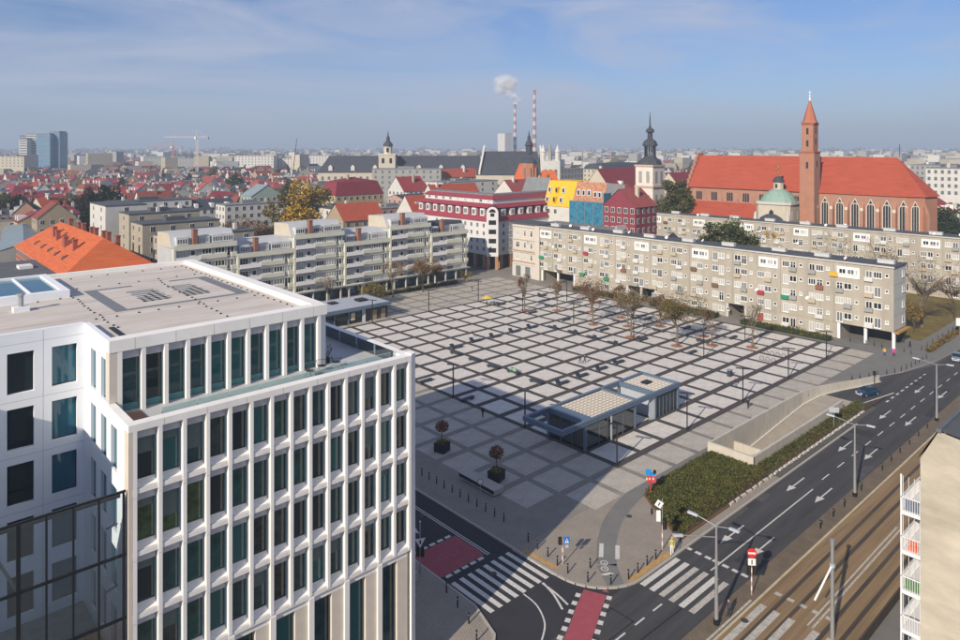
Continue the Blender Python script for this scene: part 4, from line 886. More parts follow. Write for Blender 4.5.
for k in range(7):
    y = 90 - 6.6 * k
    for q in (-.9, 0, .9): part('clerestory_light', MB().add([(EX + .9, y + q - .34, 22.9), (EX + .9, y + q + .34, 22.9), (EX + .9, y + q + .34, 25.9), (EX + .9, y + q, 26.4), (EX + .9, y + q - .34, 25.9)], [(0, 4, 3, 2, 1)]), lanc, ch)
    part('pilaster', MB().box(EX + .6, y - 3.5, 21, EX + .998, y - 3.0, 24), churchbrick, ch)
for k in range(5): lancet(ch, 167.5, 91.5 - 6 * k, 5, 13, 1.8); 
for k in range(5): part('aisle_buttress', MB().box(166.4, 94.2 - 6 * k, .1, 167.49, 95.2 - 6 * k, 13), churchbrick, ch)
tw_ = part('tower', MB().box(170.6, 42.6, .1, 175.8, 47.6, 42.3).box(171.1, 43.1, 42.3, 175.3, 47.1, 52.2), churchbrick, ch)
part('tower_string_course', MB().box(170.4, 42.4, 42.0, 176.0, 47.8, 42.5).box(170.9, 42.9, 51.9, 175.5, 47.3, 52.5), mat('dark_brick_band', (0.3, 0.12, 0.07), 0.9, 0.1, 1), tw_)
part('tower_quoin', MB().box(170.4, 42.4, .1, 170.95, 42.95, 20), churchbrick, tw_)
part('spire', MB().lathe(173.2, 45.1, [(2.75, 52.5), (2.2, 53.6), (.25, 60.6)], 8, rot=math.pi / 8), mat('spire_tiles', (0.40, 0.14, 0.085), 0.8, 0.1, 0.6), tw_)
part('finial', MB().cyl(173.2, 45.1, 60.5, 61.8, .3, 8, 0, .16).cyl(173.2, 45.1, 61.8, 64.2, .07, 5).ball((173.2, 45.1, 62.2), .3, .3, .3, 0, 8, 5).box(173.15, 44.6, 63.3, 173.25, 45.6, 63.45), whitepaint, tw_)
for (x, y, z, ax) in ((171.1, 45.1, 48.5, 'x'), (171.1, 45.1, 44.2, 'x'), (173.2, 43.1, 48.8, 'y'), (173.2, 43.1, 45, 'y'), (170.6, 45, 36.5, 'x'), (173, 42.6, 37, 'y'), (170.6, 45.0, 6, 'x')):
    part('belfry_opening', MB().box(*((x - .06, y - .4, z, x - .002, y + .4, z + 2.2) if ax == 'x' else (x - .4, y - .06, z, x + .4, y - .002, z + 2.2))), lanc, tw_)
for i, (x, y, h) in enumerate(((184.8, 20.2, 4.5), (193, 9, 0))):
    if h: part('ridge_finial', MB().cyl(x, y, RZ, RZ + h, .09, 5), darkmetal, ch)
# chapel with copper dome
cp = thing('domed_chapel', 'white baroque chapel with green copper dome in front of the brick church', 'chapel', (171.6, 55.6, 0))
part('wall', MB().prism([(165.9, 50.8), (167.2, 49.4), (176, 49.4), (177.3, 50.8), (177.3, 60.4), (176, 61.8), (167.2, 61.8), (165.9, 60.4)], .1, 24.2), WALL['cream'], cp)
part('cornice', MB().prism([(165.4, 50.6), (167, 49), (176.2, 49), (177.8, 50.6), (177.8, 60.6), (176.2, 62.2), (167, 62.2), (165.4, 60.6)], 23.4, 24.3), ornw, cp)
dm = part('dome', MB().lathe(171.6, 55.6, [(6.2, 24.3), (6.0, 24.9), (5.2, 26.2), (3.8, 27.6), (2.3, 28.6), (1.9, 28.7)], 16), copper, cp)
part('lantern', MB().cyl(171.6, 55.6, 28.7, 31.3, 1.75, 8), WALL['cream'], dm); part('lantern_cap', MB().lathe(171.6, 55.6, [(2.1, 31.3), (2.0, 31.8), (1.2, 33.0), (.2, 33.4)], 10), darkroof, dm)
part('cross', MB().cyl(171.6, 55.6, 33.3, 37.2, .1, 5).ball((171.6, 55.6, 34.6), .42, .42, .42, 0, 8, 5).box(171.5, 55.0, 36, 171.7, 56.2, 36.3).ball((171.6, 55.6, 36.7), .7, .7, .5, 0, 8, 5), gold, dm)
for y in (55.6,): part('arched_window', MB().add([(165.85, y - .8, 18.6), (165.85, y + .8, 18.6), (165.85, y + .8, 20.8), (165.85, y, 21.7), (165.85, y - .8, 20.8)], [(0, 4, 3, 2, 1)]), lanc, cp)
for x in (169, 173.5): part('niche', MB().box(x - .5, 49.34, 18, x + .5, 49.398, 21), ornw, cp)
part('lantern_window', MB().box(169.8, 55.2, 29.2, 169.86, 56, 30.6), lanc, dm)
part('lower_dome', MB().lathe(162.6 + 5, 55.6, [(5.2, 17.2), (4.4, 18.6), (2.6, 19.8), (.3, 20.4)], 12), darkroof, cp)
for k, (x, y) in enumerate(((165.6, 49.6), (165.6, 61.4))): part('corner_volute', MB().lathe(x, y, [(.9, 15), (.7, 18), (.3, 20.5)], 8), ornw, cp)
# ------------------------------------------------------------------ trees
def tree_meshes(seed, h, cr, z0, mix, leaves=1800, lsize=.3, trunk_r=None, bare=.0, clumps=26, stretch=1.0, barkm=None, levels=3):
    rn = random.Random(seed); tm = MB(); cm = MB(); tr = trunk_r or h * .018 + .05; tips = []
    ks = list(mix); wts = [mix[k] for k in ks]
    def grow(p, d, ln, r, lev):
        q = p + d * ln; tm.tube(p, q, r, r * .66, n=6 if lev == 0 else (4 if lev < 2 else 3), cap=False)
        if lev >= levels: tips.append(q); return
        nb = 4 if lev == 0 else rn.choice((2, 3, 3))
        for i in range(nb):
            sp = (.55 if lev == 0 else .65) / stretch ** .8; a = rn.uniform(0, 6.283)
            o = d.orthogonal().normalized(); o.rotate(Matrix.Rotation(a + i * 6.283 / nb, 3, d)) if False else None
            o = d.orthogonal().normalized(); b = d.cross(o); v = (d + (o * math.cos(a + i * 2.1) + b * math.sin(a + i * 2.1)) * sp * rn.uniform(.7, 1.3) + Vector((0, 0, .12))).normalized()
            grow(p + d * ln * rn.uniform(.75, 1.0), v, ln * rn.uniform(.62, .82), r * .55, lev + 1)
    grow(Vector((0, 0, 0)), Vector((rn.uniform(-.04, .04), rn.uniform(-.04, .04), 1)).normalized(), z0 * 1.05, tr, 0)
    hc = (h - z0) / 2; cen = Vector((0, 0, z0 + hc)); n1 = int(leaves * (1 - bare))
    cl = []
    for t_ in tips[:clumps]: cl.append(t_)
    while len(cl) < clumps:
        v = Vector((rn.gauss(0, 1), rn.gauss(0, 1), rn.gauss(0, 1))).normalized() * rn.uniform(.35, .95); cl.append(cen + Vector((v.x * cr, v.y * cr, v.z * hc)))
    for c in cl:
        f = c - cen; k = math.sqrt((f.x / cr) ** 2 + (f.y / cr) ** 2 + (f.z / hc) ** 2)
        if k > 1: c = cen + f / k * .97
        rr = cr * rn.uniform(.22, .40); kk = rn.random(); wl = [w * rn.uniform(.2, 1.8) for w in wts]
        leafquads(cm, tuple(c), max(3, int(n1 / clumps * rn.uniform(.5, 1.5))), rr, rr, rr * (.8 if stretch <= 1 else 1.4), lsize, wl, rn)
        tm.tube(cen - Vector((0, 0, hc * .6)), c, tr * .22, .015, n=3, cap=False)
        for _ in range(3 if bare > .3 else 1):
            e = c + Vector((rn.uniform(-1, 1), rn.uniform(-1, 1), rn.uniform(-.2, 1))) * rr; tm.tube(c, e, .035, .012, n=3, cap=False)
    return tm.mesh('trunk', barkm or wood), cm.mesh('crown', [LEAF[k] for k in ks])
TREES = {}; TB = []
def tree(name, label, x, y, key, seed, z=.12, rz=0.0, group=None, sc=1.0, **kw):
    if key not in TREES: TREES[key] = tree_meshes(seed, **kw)
    a, b = TREES[key]; t = thing(name, label, 'tree', (x, y, z), rz, group); t.scale = (sc, sc, sc); inst('trunk', a, t); inst('crown', b, t); return t
# trees on the square
mixr = dict(rust=1.2, brown=4, maroon=.8, olive=1.2); mixo = dict(olive=4, brown=3, ochre=2, green=1)
pit = MB().lathe(0, 0, [(1.35, 0), (1.2, .04), (.3, .08)], 11).mesh('leaf_ring', mat('fallen_leaves', (0.36, 0.15, 0.08), 0.95, 0.6, 2.5))
SQ = [(57.4, 49.9, 'sq1', dict(h=12.5, cr=5.2, z0=4, mix=mixr, leaves=1900, lsize=.18, bare=.1, clumps=40), 'rusty bare limbed tree on the square in front of the green banner'),
      (54.9, 36.8, 'sq2', dict(h=11.5, cr=3.6, z0=4.5, mix=mixo, leaves=1100, lsize=.18, bare=.3, clumps=28), 'thin half bare tree on the square beside a lamp post'),
      (56.6, 25.9, 'sq3', dict(h=13.5, cr=5.6, z0=4.0, mix=mixo, leaves=3900, lsize=.18, clumps=52), 'widest brown green tree in the middle of the square'),
      (68.2, 49.3, 'sq4', dict(h=8, cr=2.6, z0=3, mix=mixr, leaves=1000, lsize=.2, bare=.4, clumps=22), 'small reddish tree behind the rusty tree on the square'),
      (68.2, 37.6, 'sq5', dict(h=8.5, cr=2.8, z0=3, mix=mixr, leaves=1200, lsize=.2, bare=.4, clumps=22), 'small reddish tree between the two larger trees on the square'),
      (62.4, 43.1, 'sq6', dict(h=8.5, cr=2.6, z0=3, mix=mixo, leaves=1300, lsize=.2, bare=.3, clumps=22), 'slim olive tree left of the widest tree on the square'),
      (68.0, 26.0, 'sq7', dict(h=7.0, cr=2.6, z0=2.5, mix=mixr, leaves=900, lsize=.18, bare=.5, clumps=20), 'sparse reddish tree right of the widest tree on the square'),
      (62.7, 20.9, 'sq8', dict(h=5.0, cr=1.8, z0=2, mix=mixr, leaves=150, lsize=.14, bare=.6, clumps=14), 'young nearly bare sapling on the square by a bench'),
      (67.8, 14.2, 'sq9', dict(h=9.5, cr=2.4, z0=4, mix=mixo, leaves=130, lsize=.15, bare=.7, clumps=26), 'leafless tree on the square beside the bicycle stands'),
      (55.6, 71.6, 'sq10', dict(h=10.5, cr=1.5, z0=3.4, mix=mixr, leaves=900, lsize=.18, bare=.2, clumps=30, stretch=2.0), 'slender pinkish columnar tree near the far corner of the square'),
      (61.8, 65.6, 'sq11', dict(h=8.5, cr=1.6, z0=3, mix=mixr, leaves=600, lsize=.18, bare=.3, clumps=24, stretch=2.0), 'slim reddish tree behind the columnar tree on the square'),
      (67.4, 58.5, 'sq12', dict(h=7.5, cr=2.2, z0=3, mix=mixr, leaves=420, lsize=.15, bare=.3, clumps=22), 'small reddish tree beside the long hedge on the square')]
for i, (x, y, k, kw, lb) in enumerate(SQ):
    t = tree('square_tree', lb, x, y, k, 40 + i, z=.14, group='trees on the square', barkm=paletrunk, **kw)
    inst('leaf_ring', pit, t)
# hedges along the slab block
def hedge(name, label, x0, y0, x1, y1, h, mix, seed, n=None):
    rn = random.Random(seed); m = MB(); L_ = max(x1 - x0, y1 - y0); ks = list(mix)
    cx, cy = (x0 + x1) / 2, (y0 + y1) / 2
    for _ in range(n or int(L_ * 150)):
        x, y = rn.uniform(x0, x1), rn.uniform(y0, y1); hh = h * (.8 + .3 * math.sin(x * 1.3 + y * .9) * math.sin(y * .37))
        z = hh * math.sqrt(rn.random()); leafquads(m, (x - cx, y - cy, z), 1, .15, .15, .1, .17, [mix[k] for k in ks], rn)
    t = thing(name, label, 'hedge', (cx, cy, .12)); lump('foliage', m, [LEAF[k] for k in ks], t, 'stuff')
    lump('stems', MB().box(x0 - cx + .3, y0 - cy + .3, 0, x1 - cx - .3, y1 - cy - .3, h * .62), LEAF['dark'], t); return t
hedge('hedge', 'clipped green hedge along the near half of the slab block', 84.6, 4.6, 87.2, 26, 1.5, dict(green=5, olive=3, ochre=.6), 1)
hedge('hedge', 'dark hedge behind the trees along the middle of the slab block', 84.6, 32.5, 87.6, 52.5, 1.8, dict(dark=3, green=3, olive=2), 2)
hedge('hedge', 'brown tinged hedge along the far half of the slab block', 84.6, 57, 87.4, 80, 1.7, dict(brown=3, olive=3, green=1, maroon=1), 3)
hedge('hedge', 'long dark low hedge before the shops of the terraced block', 24, 111.2, 66, 113.0, 1.25, dict(dark=4, green=2, brown=1), 6)
hedge('hedge', 'row of yellowing shrubs beside the road at the far footway', 92, -13.4, 122, -12.2, 1.0, dict(brown=3, olive=3, ochre=2), 4, 2600)
# shrubs and trees before the terraced block
MIX2 = dict(brown=4, maroon=2, ochre=2, olive=1)
tree('round_shrub', 'round clipped olive brown shrub before the terraced block', 29.2, 105.5, 'shr1', 71, h=6.2, cr=4.6, z0=.9, mix=dict(olive=4, ochre=3, green=2), leaves=4200, lsize=.2, clumps=60, levels=2)
tree('street_tree', 'pale half bare tree beside the round shrub before the terraced block', 38.5, 108.5, 'st1', 72, h=11.5, cr=4.0, z0=4, mix=dict(ochre=3, brown=3), leaves=900, lsize=.18, bare=.4, clumps=36, barkm=paletrunk)
tree('street_tree', 'brown leaved tree in the middle before the terraced block', 49.5, 108.5, 'st2', 73, h=11.5, cr=5.0, z0=3.6, mix=MIX2, leaves=2800, lsize=.19, clumps=46)
tree('street_tree', 'dark brown tree nearest the right end of the terraced block', 56.5, 110.5, 'st3', 74, h=8, cr=3.8, z0=2.6, mix=dict(brown=4, maroon=3), leaves=1900, lsize=.18, clumps=36)
tree('round_shrub', 'small round bush on the square by the right end of the terraced block', 68.5, 111.0, 'shr2', 75, h=4.2, cr=2.0, z0=1.0, mix=dict(olive=4, ochre=2), leaves=1100, lsize=.16, clumps=26, levels=2)
tree('street_tree', 'bare pinkish tree standing close to the office roof corner', 18.0, 109.0, 'st4', 76, h=10.5, cr=3.8, z0=3.5, mix=dict(brown=2, maroon=1), leaves=300, lsize=.16, bare=.7, clumps=36, barkm=paletrunk)
# trees between and behind the blocks
tree('garden_tree', 'large dark green tree between the two slab blocks', *onmap(728, 198), 'gt1', 81, h=25, cr=8.5, z0=6, mix=dict(green=5, olive=4, dark=3), leaves=15000, lsize=.42, clumps=90)
tree('garden_tree', 'small orange yellow tree between the slab blocks below the chapel', *onmap(770, 200), 'gt2', 82, h=20.5, cr=4.2, z0=4, mix=dict(ochre=4, brown=3, yellow=1), leaves=3000, lsize=.34, bare=.2, clumps=30)
tree('bare_tree', 'bare tree above the roof of the near slab block', *onmap(838, 190), 'gt3', 83, h=20.5, cr=6, z0=5, mix=dict(brown=2, olive=2), leaves=1600, lsize=.22, bare=.6, clumps=70)
tree('bare_tree', 'large bare tree beside the end of the near slab block', *onmap(922, 168), 'gt4', 84, h=19.5, cr=8, z0=5, mix=dict(brown=2, ochre=1), leaves=700, lsize=.2, bare=.75, clumps=80, barkm=paletrunk)
tree('bare_tree', 'bare tree at the right edge in front of the rear slab block', *onmap(955, 176), 'gt5', 85, h=14, cr=6, z0=4, mix=dict(brown=2, ochre=1), leaves=500, lsize=.2, bare=.75, clumps=60)
tree('garden_tree', 'ivy covered yellow green trunk at the end of the near slab block', *onmap(914, 164), 'gt6', 86, h=9, cr=2.6, z0=2, mix=dict(olive=3, ochre=3, brown=2), leaves=1500, lsize=.2, clumps=34)
m = MB().poly([(100.8, -9.0, .128), (170, -9.0, .128), (156, 12, .128), (100.8, 12, .128)]); lawn = struct('lawn', m, mat('leafy_lawn', (0.16, 0.12, 0.035), 0.95, 0.45, 0.3), 'leaf strewn lawn behind the end of the slab block', 'lawn')
tree('bare_tree', 'thin bare tree behind the roof of the near slab block by the church choir', *onmap(880, 200), 'gt3', 83, rz=2.0, sc=.95)
tree('churchyard_tree', 'dark green tree between the white tower and the church gable', *onmap(676, 283), 'ct1', 91, h=33, cr=7.5, z0=9, mix=dict(green=4, olive=4, dark=3, brown=1), leaves=8000, lsize=.5, clumps=70)
tree('churchyard_tree', 'dark tree by the apse at the right end of the church', *onmap(948, 262), 'ct2', 92, h=23, cr=8.5, z0=4, mix=dict(dark=5, green=2), leaves=8000, lsize=.5, clumps=70)
tree('poplar', 'tall golden yellow poplar behind the terraced block', *onmap(303, 262), 'pp1', 93, h=32.5, cr=8.4, z0=5, mix=dict(yellow=5, ochre=4, olive=1.5), leaves=13000, lsize=.5, clumps=84, stretch=1.3)
tree('poplar', 'olive tree touching the golden poplar on its left', *onmap(277, 268), 'pp2', 94, h=27, cr=6, z0=5, mix=dict(olive=4, green=2, ochre=2), leaves=4500, lsize=.5, clumps=50)
tree('poplar', 'darker olive tree behind the golden poplar', *onmap(322, 285), 'pp3', 95, h=31, cr=7.0, z0=6, mix=dict(olive=4, green=3), leaves=4500, lsize=.5, clumps=50)
for i, (u, d, h, k, lb) in enumerate(((238, 255, 20, 'bt1', 'brown leafless tree mass left of the golden poplar'), (254, 262, 19, 'bt2', 'reddish bare tree just left of the olive poplar'), (268, 250, 15, 'bt1', 'small bare tree in front of the olive poplar'),
                                     (228, 275, 17, 'bt2', 'bare brown tree behind the beige flats'))):
    tree('bare_tree', lb, *onmap(u, d), k, 96 + i, rz=i * 1.3, sc=h / 19, h=19, cr=6.0, z0=5, mix=dict(brown=4, maroon=3, olive=1), leaves=2600, lsize=.3, bare=.2, clumps=60)
for i, (u, d, h, k, lb) in enumerate(((22, 318, 23, 'cf1', 'dark green tree clump at the left edge behind the metal roof'), (5, 312, 23, 'cf2', 'dark tree at the extreme left edge of the view'), (36, 322, 21, 'cf1', 'dark tree right of the clump at the left edge'),
                                     (104, 300, 27, 'cf2', 'bluish dark tree left of the white windowless flats'), (88, 322, 26, 'cf3', 'brownish tree behind the orange roofed building'), (118, 285, 20, 'cf1', 'dark shrub like tree at the corner of the white flats'),
                                     (128, 205, 13, 'cf3', 'bare bush between the orange roof and the beige flats'), (138, 196, 11, 'cf2', 'green bush at the right end of the orange roof'), (214, 690, 26, 'cf3', 'lone brown tree far off below the crane'),
                                     (588, 520, 30, 'cf2', 'blue dark tree beyond the yellow house'), (925, 420, 30, 'cf2', 'dark tree beyond the church apse'), (950, 400, 26, 'cf1', 'dark tree at the right edge in front of the pale blocks'))):
    tree('leafy_tree', lb, *onmap(u, d), k, 110 + i, rz=i * .9, sc=h / 20, h=20, cr=7.0, z0=3, mix=dict(cf1=dict(dark=5, green=3), cf2=dict(dark=4, green=2, olive=2), cf3=dict(brown=3, olive=2, dark=2))[k], leaves=7000, lsize=.5, clumps=64)

for i, (u, d, h, k) in enumerate(((62, 330, 21, 'cf3'), (72, 352, 20, 'cf2'), (96, 352, 21, 'bt1'), (140, 372, 20, 'cf3'), (208, 330, 22, 'bt2'), (222, 352, 21, 'bt1'), (246, 395, 22, 'cf3'), (290, 400, 25, 'cf2'), (165, 470, 22, 'bt2'), (122, 500, 23, 'cf3'), (60, 480, 22, 'bt1'), (236, 520, 24, 'cf2'), (380, 345, 22, 'bt2'), (345, 440, 24, 'cf3'))):
    a, b = TREES[k]; x, y = onmap(u, d); t = tag(inst('town_tree', None, None, (x, y, 0), i * 1.1), f'hazy autumn tree, {nth(i)} of those scattered between the old town roofs', 'tree', 'trees between the old town roofs'); t.scale = (h / 20,) * 3; inst('trunk', a, t); inst('crown', b, t); TB.append(((x, y), 6))
# ------------------------------------------------------------------ houses of the town
_pm = {}
def hwin(w, h, axis):
    k = (w, h, axis)
    if k not in _pm:
        f = MB(); 
        if axis == 'x': f.box(-.05, -w / 2 - .12, -.12, 0, w / 2 + .12, h + .12, 0); f.box(-.08, -w / 2, 0, -.051, w / 2, h, 1); f.box(-.1, -.04, 0, -.081, .04, h, 0)
        else: f.box(-w / 2 - .12, -.05, -.12, w / 2 + .12, 0, h + .12, 0); f.box(-w / 2, -.08, 0, w / 2, -.051, h, 1); f.box(-.04, -.1, 0, .04, -.081, h, 0)
        _pm[k] = f.mesh('window', [frame_white, winpane[0]])
    return _pm[k]
def house(name, label, x, y, w, d, eave, ridge, wall, roof, kind, rz=0.0, group=None, cat='house', sep=True, fl=3.2, chim=1, dorm=0, wsp=3.0, over=.4):
    """a house with walls, roof, chimneys and the windows of the sides that face the square; local x, y are its sides"""
    t = thing(name, label, cat, (x, y, 0), rz, group); a, b = w / 2, d / 2
    m = MB().box(-a, -b, 0, a, b, eave)
    if kind == 'gx': m.add([(-a, -b, eave), (-a, b, eave), (-a, 0, ridge), (a, -b, eave), (a, b, eave), (a, 0, ridge)], [(0, 2, 1), (3, 4, 5)])
    if kind == 'gy': m.add([(-a, -b, eave), (a, -b, eave), (0, -b, ridge), (-a, b, eave), (a, b, eave), (0, b, ridge)], [(0, 1, 2), (3, 5, 4)])
    lump('wall', m, wall, t); r = MB(); o = over; e = eave - .05
    if kind == 'gx':
        k = (ridge - eave) / b; r.add([(-a - .2, -b - o, e - o * k + .15), (a + .2, -b - o, e - o * k + .15), (a + .2, 0, ridge + .2), (-a - .2, 0, ridge + .2), (a + .2, b + o, e - o * k + .15), (-a - .2, b + o, e - o * k + .15)], [(0, 1, 2, 3), (3, 2, 4, 5)])
    elif kind == 'gy':
        k = (ridge - eave) / a; r.add([(-a - o, -b - .2, e - o * k + .15), (-a - o, b + .2, e - o * k + .15), (0, b + .2, ridge + .2), (0, -b - .2, ridge + .2), (a + o, b + .2, e - o * k + .15), (a + o, -b - .2, e - o * k + .15)], [(0, 3, 2, 1), (3, 5, 4, 2)])
    elif kind == 'hip':
        if w >= d: p, q = (-(a - b * .8), 0), (a - b * .8, 0)
        else: p, q = (0, -(b - a * .8)), (0, b - a * .8)
        A = [(-a - o, -b - o, e), (a + o, -b - o, e), (a + o, b + o, e), (-a - o, b + o, e), (*p, ridge), (*q, ridge)]
        r.add(A, [(0, 1, 5, 4), (1, 2, 5), (2, 3, 4, 5), (3, 0, 4)] if w >= d else [(0, 1, 4), (1, 2, 5, 4), (2, 3, 5), (3, 0, 4, 5)])
    elif kind == 'mans':
        i = min(a, b) * .3; z1 = eave + (ridge - eave) * .75
        A = [(-a - .2, -b - .2, e), (a + .2, -b - .2, e), (a + .2, b + .2, e), (-a - .2, b + .2, e), (-a + i, -b + i, z1), (a - i, -b + i, z1), (a - i, b - i, z1), (-a + i, b - i, z1), (0, 0, ridge)]
        r.add(A, [(0, 1, 5, 4), (1, 2, 6, 5), (2, 3, 7, 6), (3, 0, 4, 7), (4, 5, 8), (5, 6, 8), (6, 7, 8), (7, 4, 8)])
    else:
        r.box(-a - .15, -b - .15, eave, a + .15, b + .15, eave + .35); r.box(-a * .3, -b * .2, eave + .35, a * .2, b * .4, eave + 1.6) if chim else None
    ro = lump('roof', r, roof, t)
    for c in range(chim):
        cx, cy = R.uniform(-a * .7, a * .7), R.uniform(-b * .5, b * .5)
        lump('chimney', MB().box(cx - .45, cy - .6, eave - .2, cx + .45, cy + .6, max(ridge, eave + 1) + R.uniform(.4, 1.4)), R.choice([brickm, WALL['white'], WALL['white'], WALL['cream'], WALL['beige']]), ro)
    if kind in ('gx', 'hip') and dorm and w > 8:
        for c in range(dorm):
            cx = -a + w * (c + .5) / dorm; dz = eave + (ridge - eave) * .25
            lump('dormer', MB().box(cx - .7, -b * .95, dz - .6, cx + .7, -b * .35, dz + 1.3), frame_white, ro)
    if kind == 'gy' and dorm and d > 8:
        for c in range(dorm):
            cy = -b + d * (c + .5) / dorm; dz = eave + (ridge - eave) * .25
            lump('dormer', MB().box(-a * .95, cy - .7, dz - .6, -a * .35, cy + .7, dz + 1.3), frame_white, ro)
    nf = max(1, int((eave - .8) / fl)); joined = MB()
    for f in range(max(0, nf - 4), nf):
        z = eave - 2.3 - fl * (nf - 1 - f)
        for i in range(max(1, int((w - 1) / wsp))):
            n = max(1, int((w - 1) / wsp)); px = -a + (i + .5) * w / n
            if sep: inst('window', hwin(1.2, 1.6, 'y'), t, (px, -b, z))
            else: joined.box(px - .6, -b - .06, z, px + .6, -b - .002, z + 1.6)
        for i in range(max(1, int((d - 1) / wsp))):
            n = max(1, int((d - 1) / wsp)); py = -b + (i + .5) * d / n
            if sep: inst('window', hwin(1.2, 1.6, 'x'), t, (-a, py, z))
            else: joined.box(-a - .06, py - .6, z, -a - .002, py + .6, z + 1.6)
    if not sep and joined.v: lump('window_panes', joined, winpane[3], t, 'stuff')
    return t

# the ones that stand out
def H(label, u, d, *a, **k): x, y = onmap(u, d); return house('town_house', label, x, y, *a, **k)
rr = REDROOF
t = house('orange_roofed_building', 'big hipped orange tile roof with red chimneys right behind the office', -30, 166, 21, 68, 13, 20.5, brickm, orangeroof, 'hip', cat='building', chim=0, over=.6)
for i, (x, y) in enumerate(((-34, 178), (-34.5, 171), (-35, 160), (-35.2, 157.5), (-35, 148), (-27.5, 190), (-26.5, 183), (-26.8, 176), (-26, 170), (-26.5, 163), (-26.2, 156), (-26.5, 150), (-26, 143))):
    z = 20.5 - 7.5 * abs(x + 30) / 10.5; part('chimney', MB().box(x - .5, y - .7, z - 1, x + .5, y + .7, z + 2.6).box(x - .65, y - .85, z + 2.6, x + .65, y + .85, z + 2.85), brickm, t)
for i, y in enumerate((184, 174, 165, 156, 147)): part('roof_hatch', MB().add([(-38.4, y - .6, 14.6), (-38.4, y + .6, 14.6), (-38.0, y + .6, 15.6), (-38.0, y - .6, 15.6), (-36.2, y + .6, 16.1), (-36.2, y - .6, 16.1)], [(0, 3, 2, 1), (3, 5, 4, 2)]), darkroof, t)
t = house('grey_wing', 'dark grey flat roofed brick wing beside the orange roof', -47.5, 151, 14, 30, 12.6, 13, mat('orange_brick', (0.42, 0.13, 0.06), 0.9, 0.15, 1), mat('roof_felt_mid', (0.11, 0.115, 0.125), 0.85, 0.2, 0.3), 'flat', cat='building', chim=0, wsp=2.4)
part('roof_skylight', MB().prism([(-47, 150), (-44, 150), (-44, 154), (-47, 154)], 12.9, 13.7), whitepaint, t)
t = house('metal_roofed_hall', 'low hall with blue grey sheet metal roof at the left edge', -31, 250, 12.5, 92, 11.2, 13, WALL['grey'], seamroof, 'gy', rz=-.146, cat='building', chim=0, wsp=6)
H('tan house with brown tiled roof in front of the dark trees', 54, 268, 13, 11, 17, 22.5, WALL['tan'], rr[3], 'gy')
H('white windowless end of flats left of the beige blocks', 118, 262, 14, 22, 22.5, 23, WALL['white'], flatroof, 'flat', cat='flats', chim=0, wsp=9)
H('long low white flats behind the white windowless end', 150, 290, 30, 12, 21.6, 22, WALL['white'], flatroof, 'flat', cat='flats', wsp=4)
H('nearest beige stepped flats with flat roof and white loggia', 205, 205, 26, 10, 18.6, 19, WALL['beige'], flatroof, 'flat', cat='flats', wsp=4.5)
H('beige stepped flats with red lean to roof', 176, 226, 24, 12, 19.8, 20, WALL['beige'], flatroof, 'flat', cat='flats', wsp=5)
H('beige stepped flats farthest behind, dark flat roof', 160, 250, 24, 12, 20.6, 21, WALL['beige'], flatroof, 'flat', cat='flats', wsp=6)
H('white house with black dormered roof right of the beige flats', 192, 300, 34, 12, 17.5, 21, WALL['white'], darkroof, 'gx', dorm=5, cat='townhouse')
H('pale green gabled house left of the golden poplar', 262, 330, 16, 12, 21, 26, WALL['pale green'], seamroof, 'gy')
H('white flats with grey roof behind the olive poplar', 250, 300, 26, 10, 19.5, 20, WALL['white'], greyroof, 'flat', cat='flats', wsp=2.8)
H('cream school block with flat roof above the golden poplar', 322, 372, 24, 14, 24, 25, WALL['cream'], greyroof, 'flat', cat='building', wsp=3)
H('ochre baroque house with crimson mansard roof', 352, 325, 26, 14, 22, 30, WALL['ochre'], rr[1], 'mans', cat='townhouse')
H('white gable end beside the bright red roof', 334, 262, 9, 12, 21, 22, WALL['white'], flatroof, 'flat', wsp=5)
H('ochre house with bright orange red roof right of the white gable', 356, 258, 18, 12, 17.5, 23, WALL['tan'], rr[2], 'gx')
H('salmon pink house with grey roof before the ochre mansard house', 392, 300, 26, 12, 18, 19, WALL['salmon'], greyroof, 'flat', cat='townhouse')
H('pink house with dark lean to roof', 412, 330, 20, 12, 20, 21.5, WALL['pink'], darkroof, 'gx')
H('white gabled house with red roof below the university', 408, 372, 16, 14, 21, 28, WALL['white'], rr[0], 'gx')
H('long white hall with flat roof below the big slate roof', 462, 385, 40, 16, 25, 26, WALL['white'], greyroof, 'flat', cat='building', wsp=7)
H('red roofed long house between university and white hall', 445, 440, 50, 14, 25, 30, WALL['cream'], rr[2], 'gx', cat='townhouse', sep=False)
H('red roofed house with white gables above the white mansard building', 430, 290, 26, 12, 17, 24, WALL['white'], rr[2], 'gx')
H('orange red roofed house behind the white mansard building', 452, 318, 28, 14, 18, 27, WALL['white'], rr[2], 'gx', chim=3)
H('red roofed house between white mansard building and brick chancel', 522, 330, 24, 16, 21, 28.5, WALL['white'], rr[4], 'gx')
H('white stepped gable house beside the yellow roof', 539, 292, 9, 14, 22, 31, WALL['white'], greyroof, 'gy', wsp=2.6)
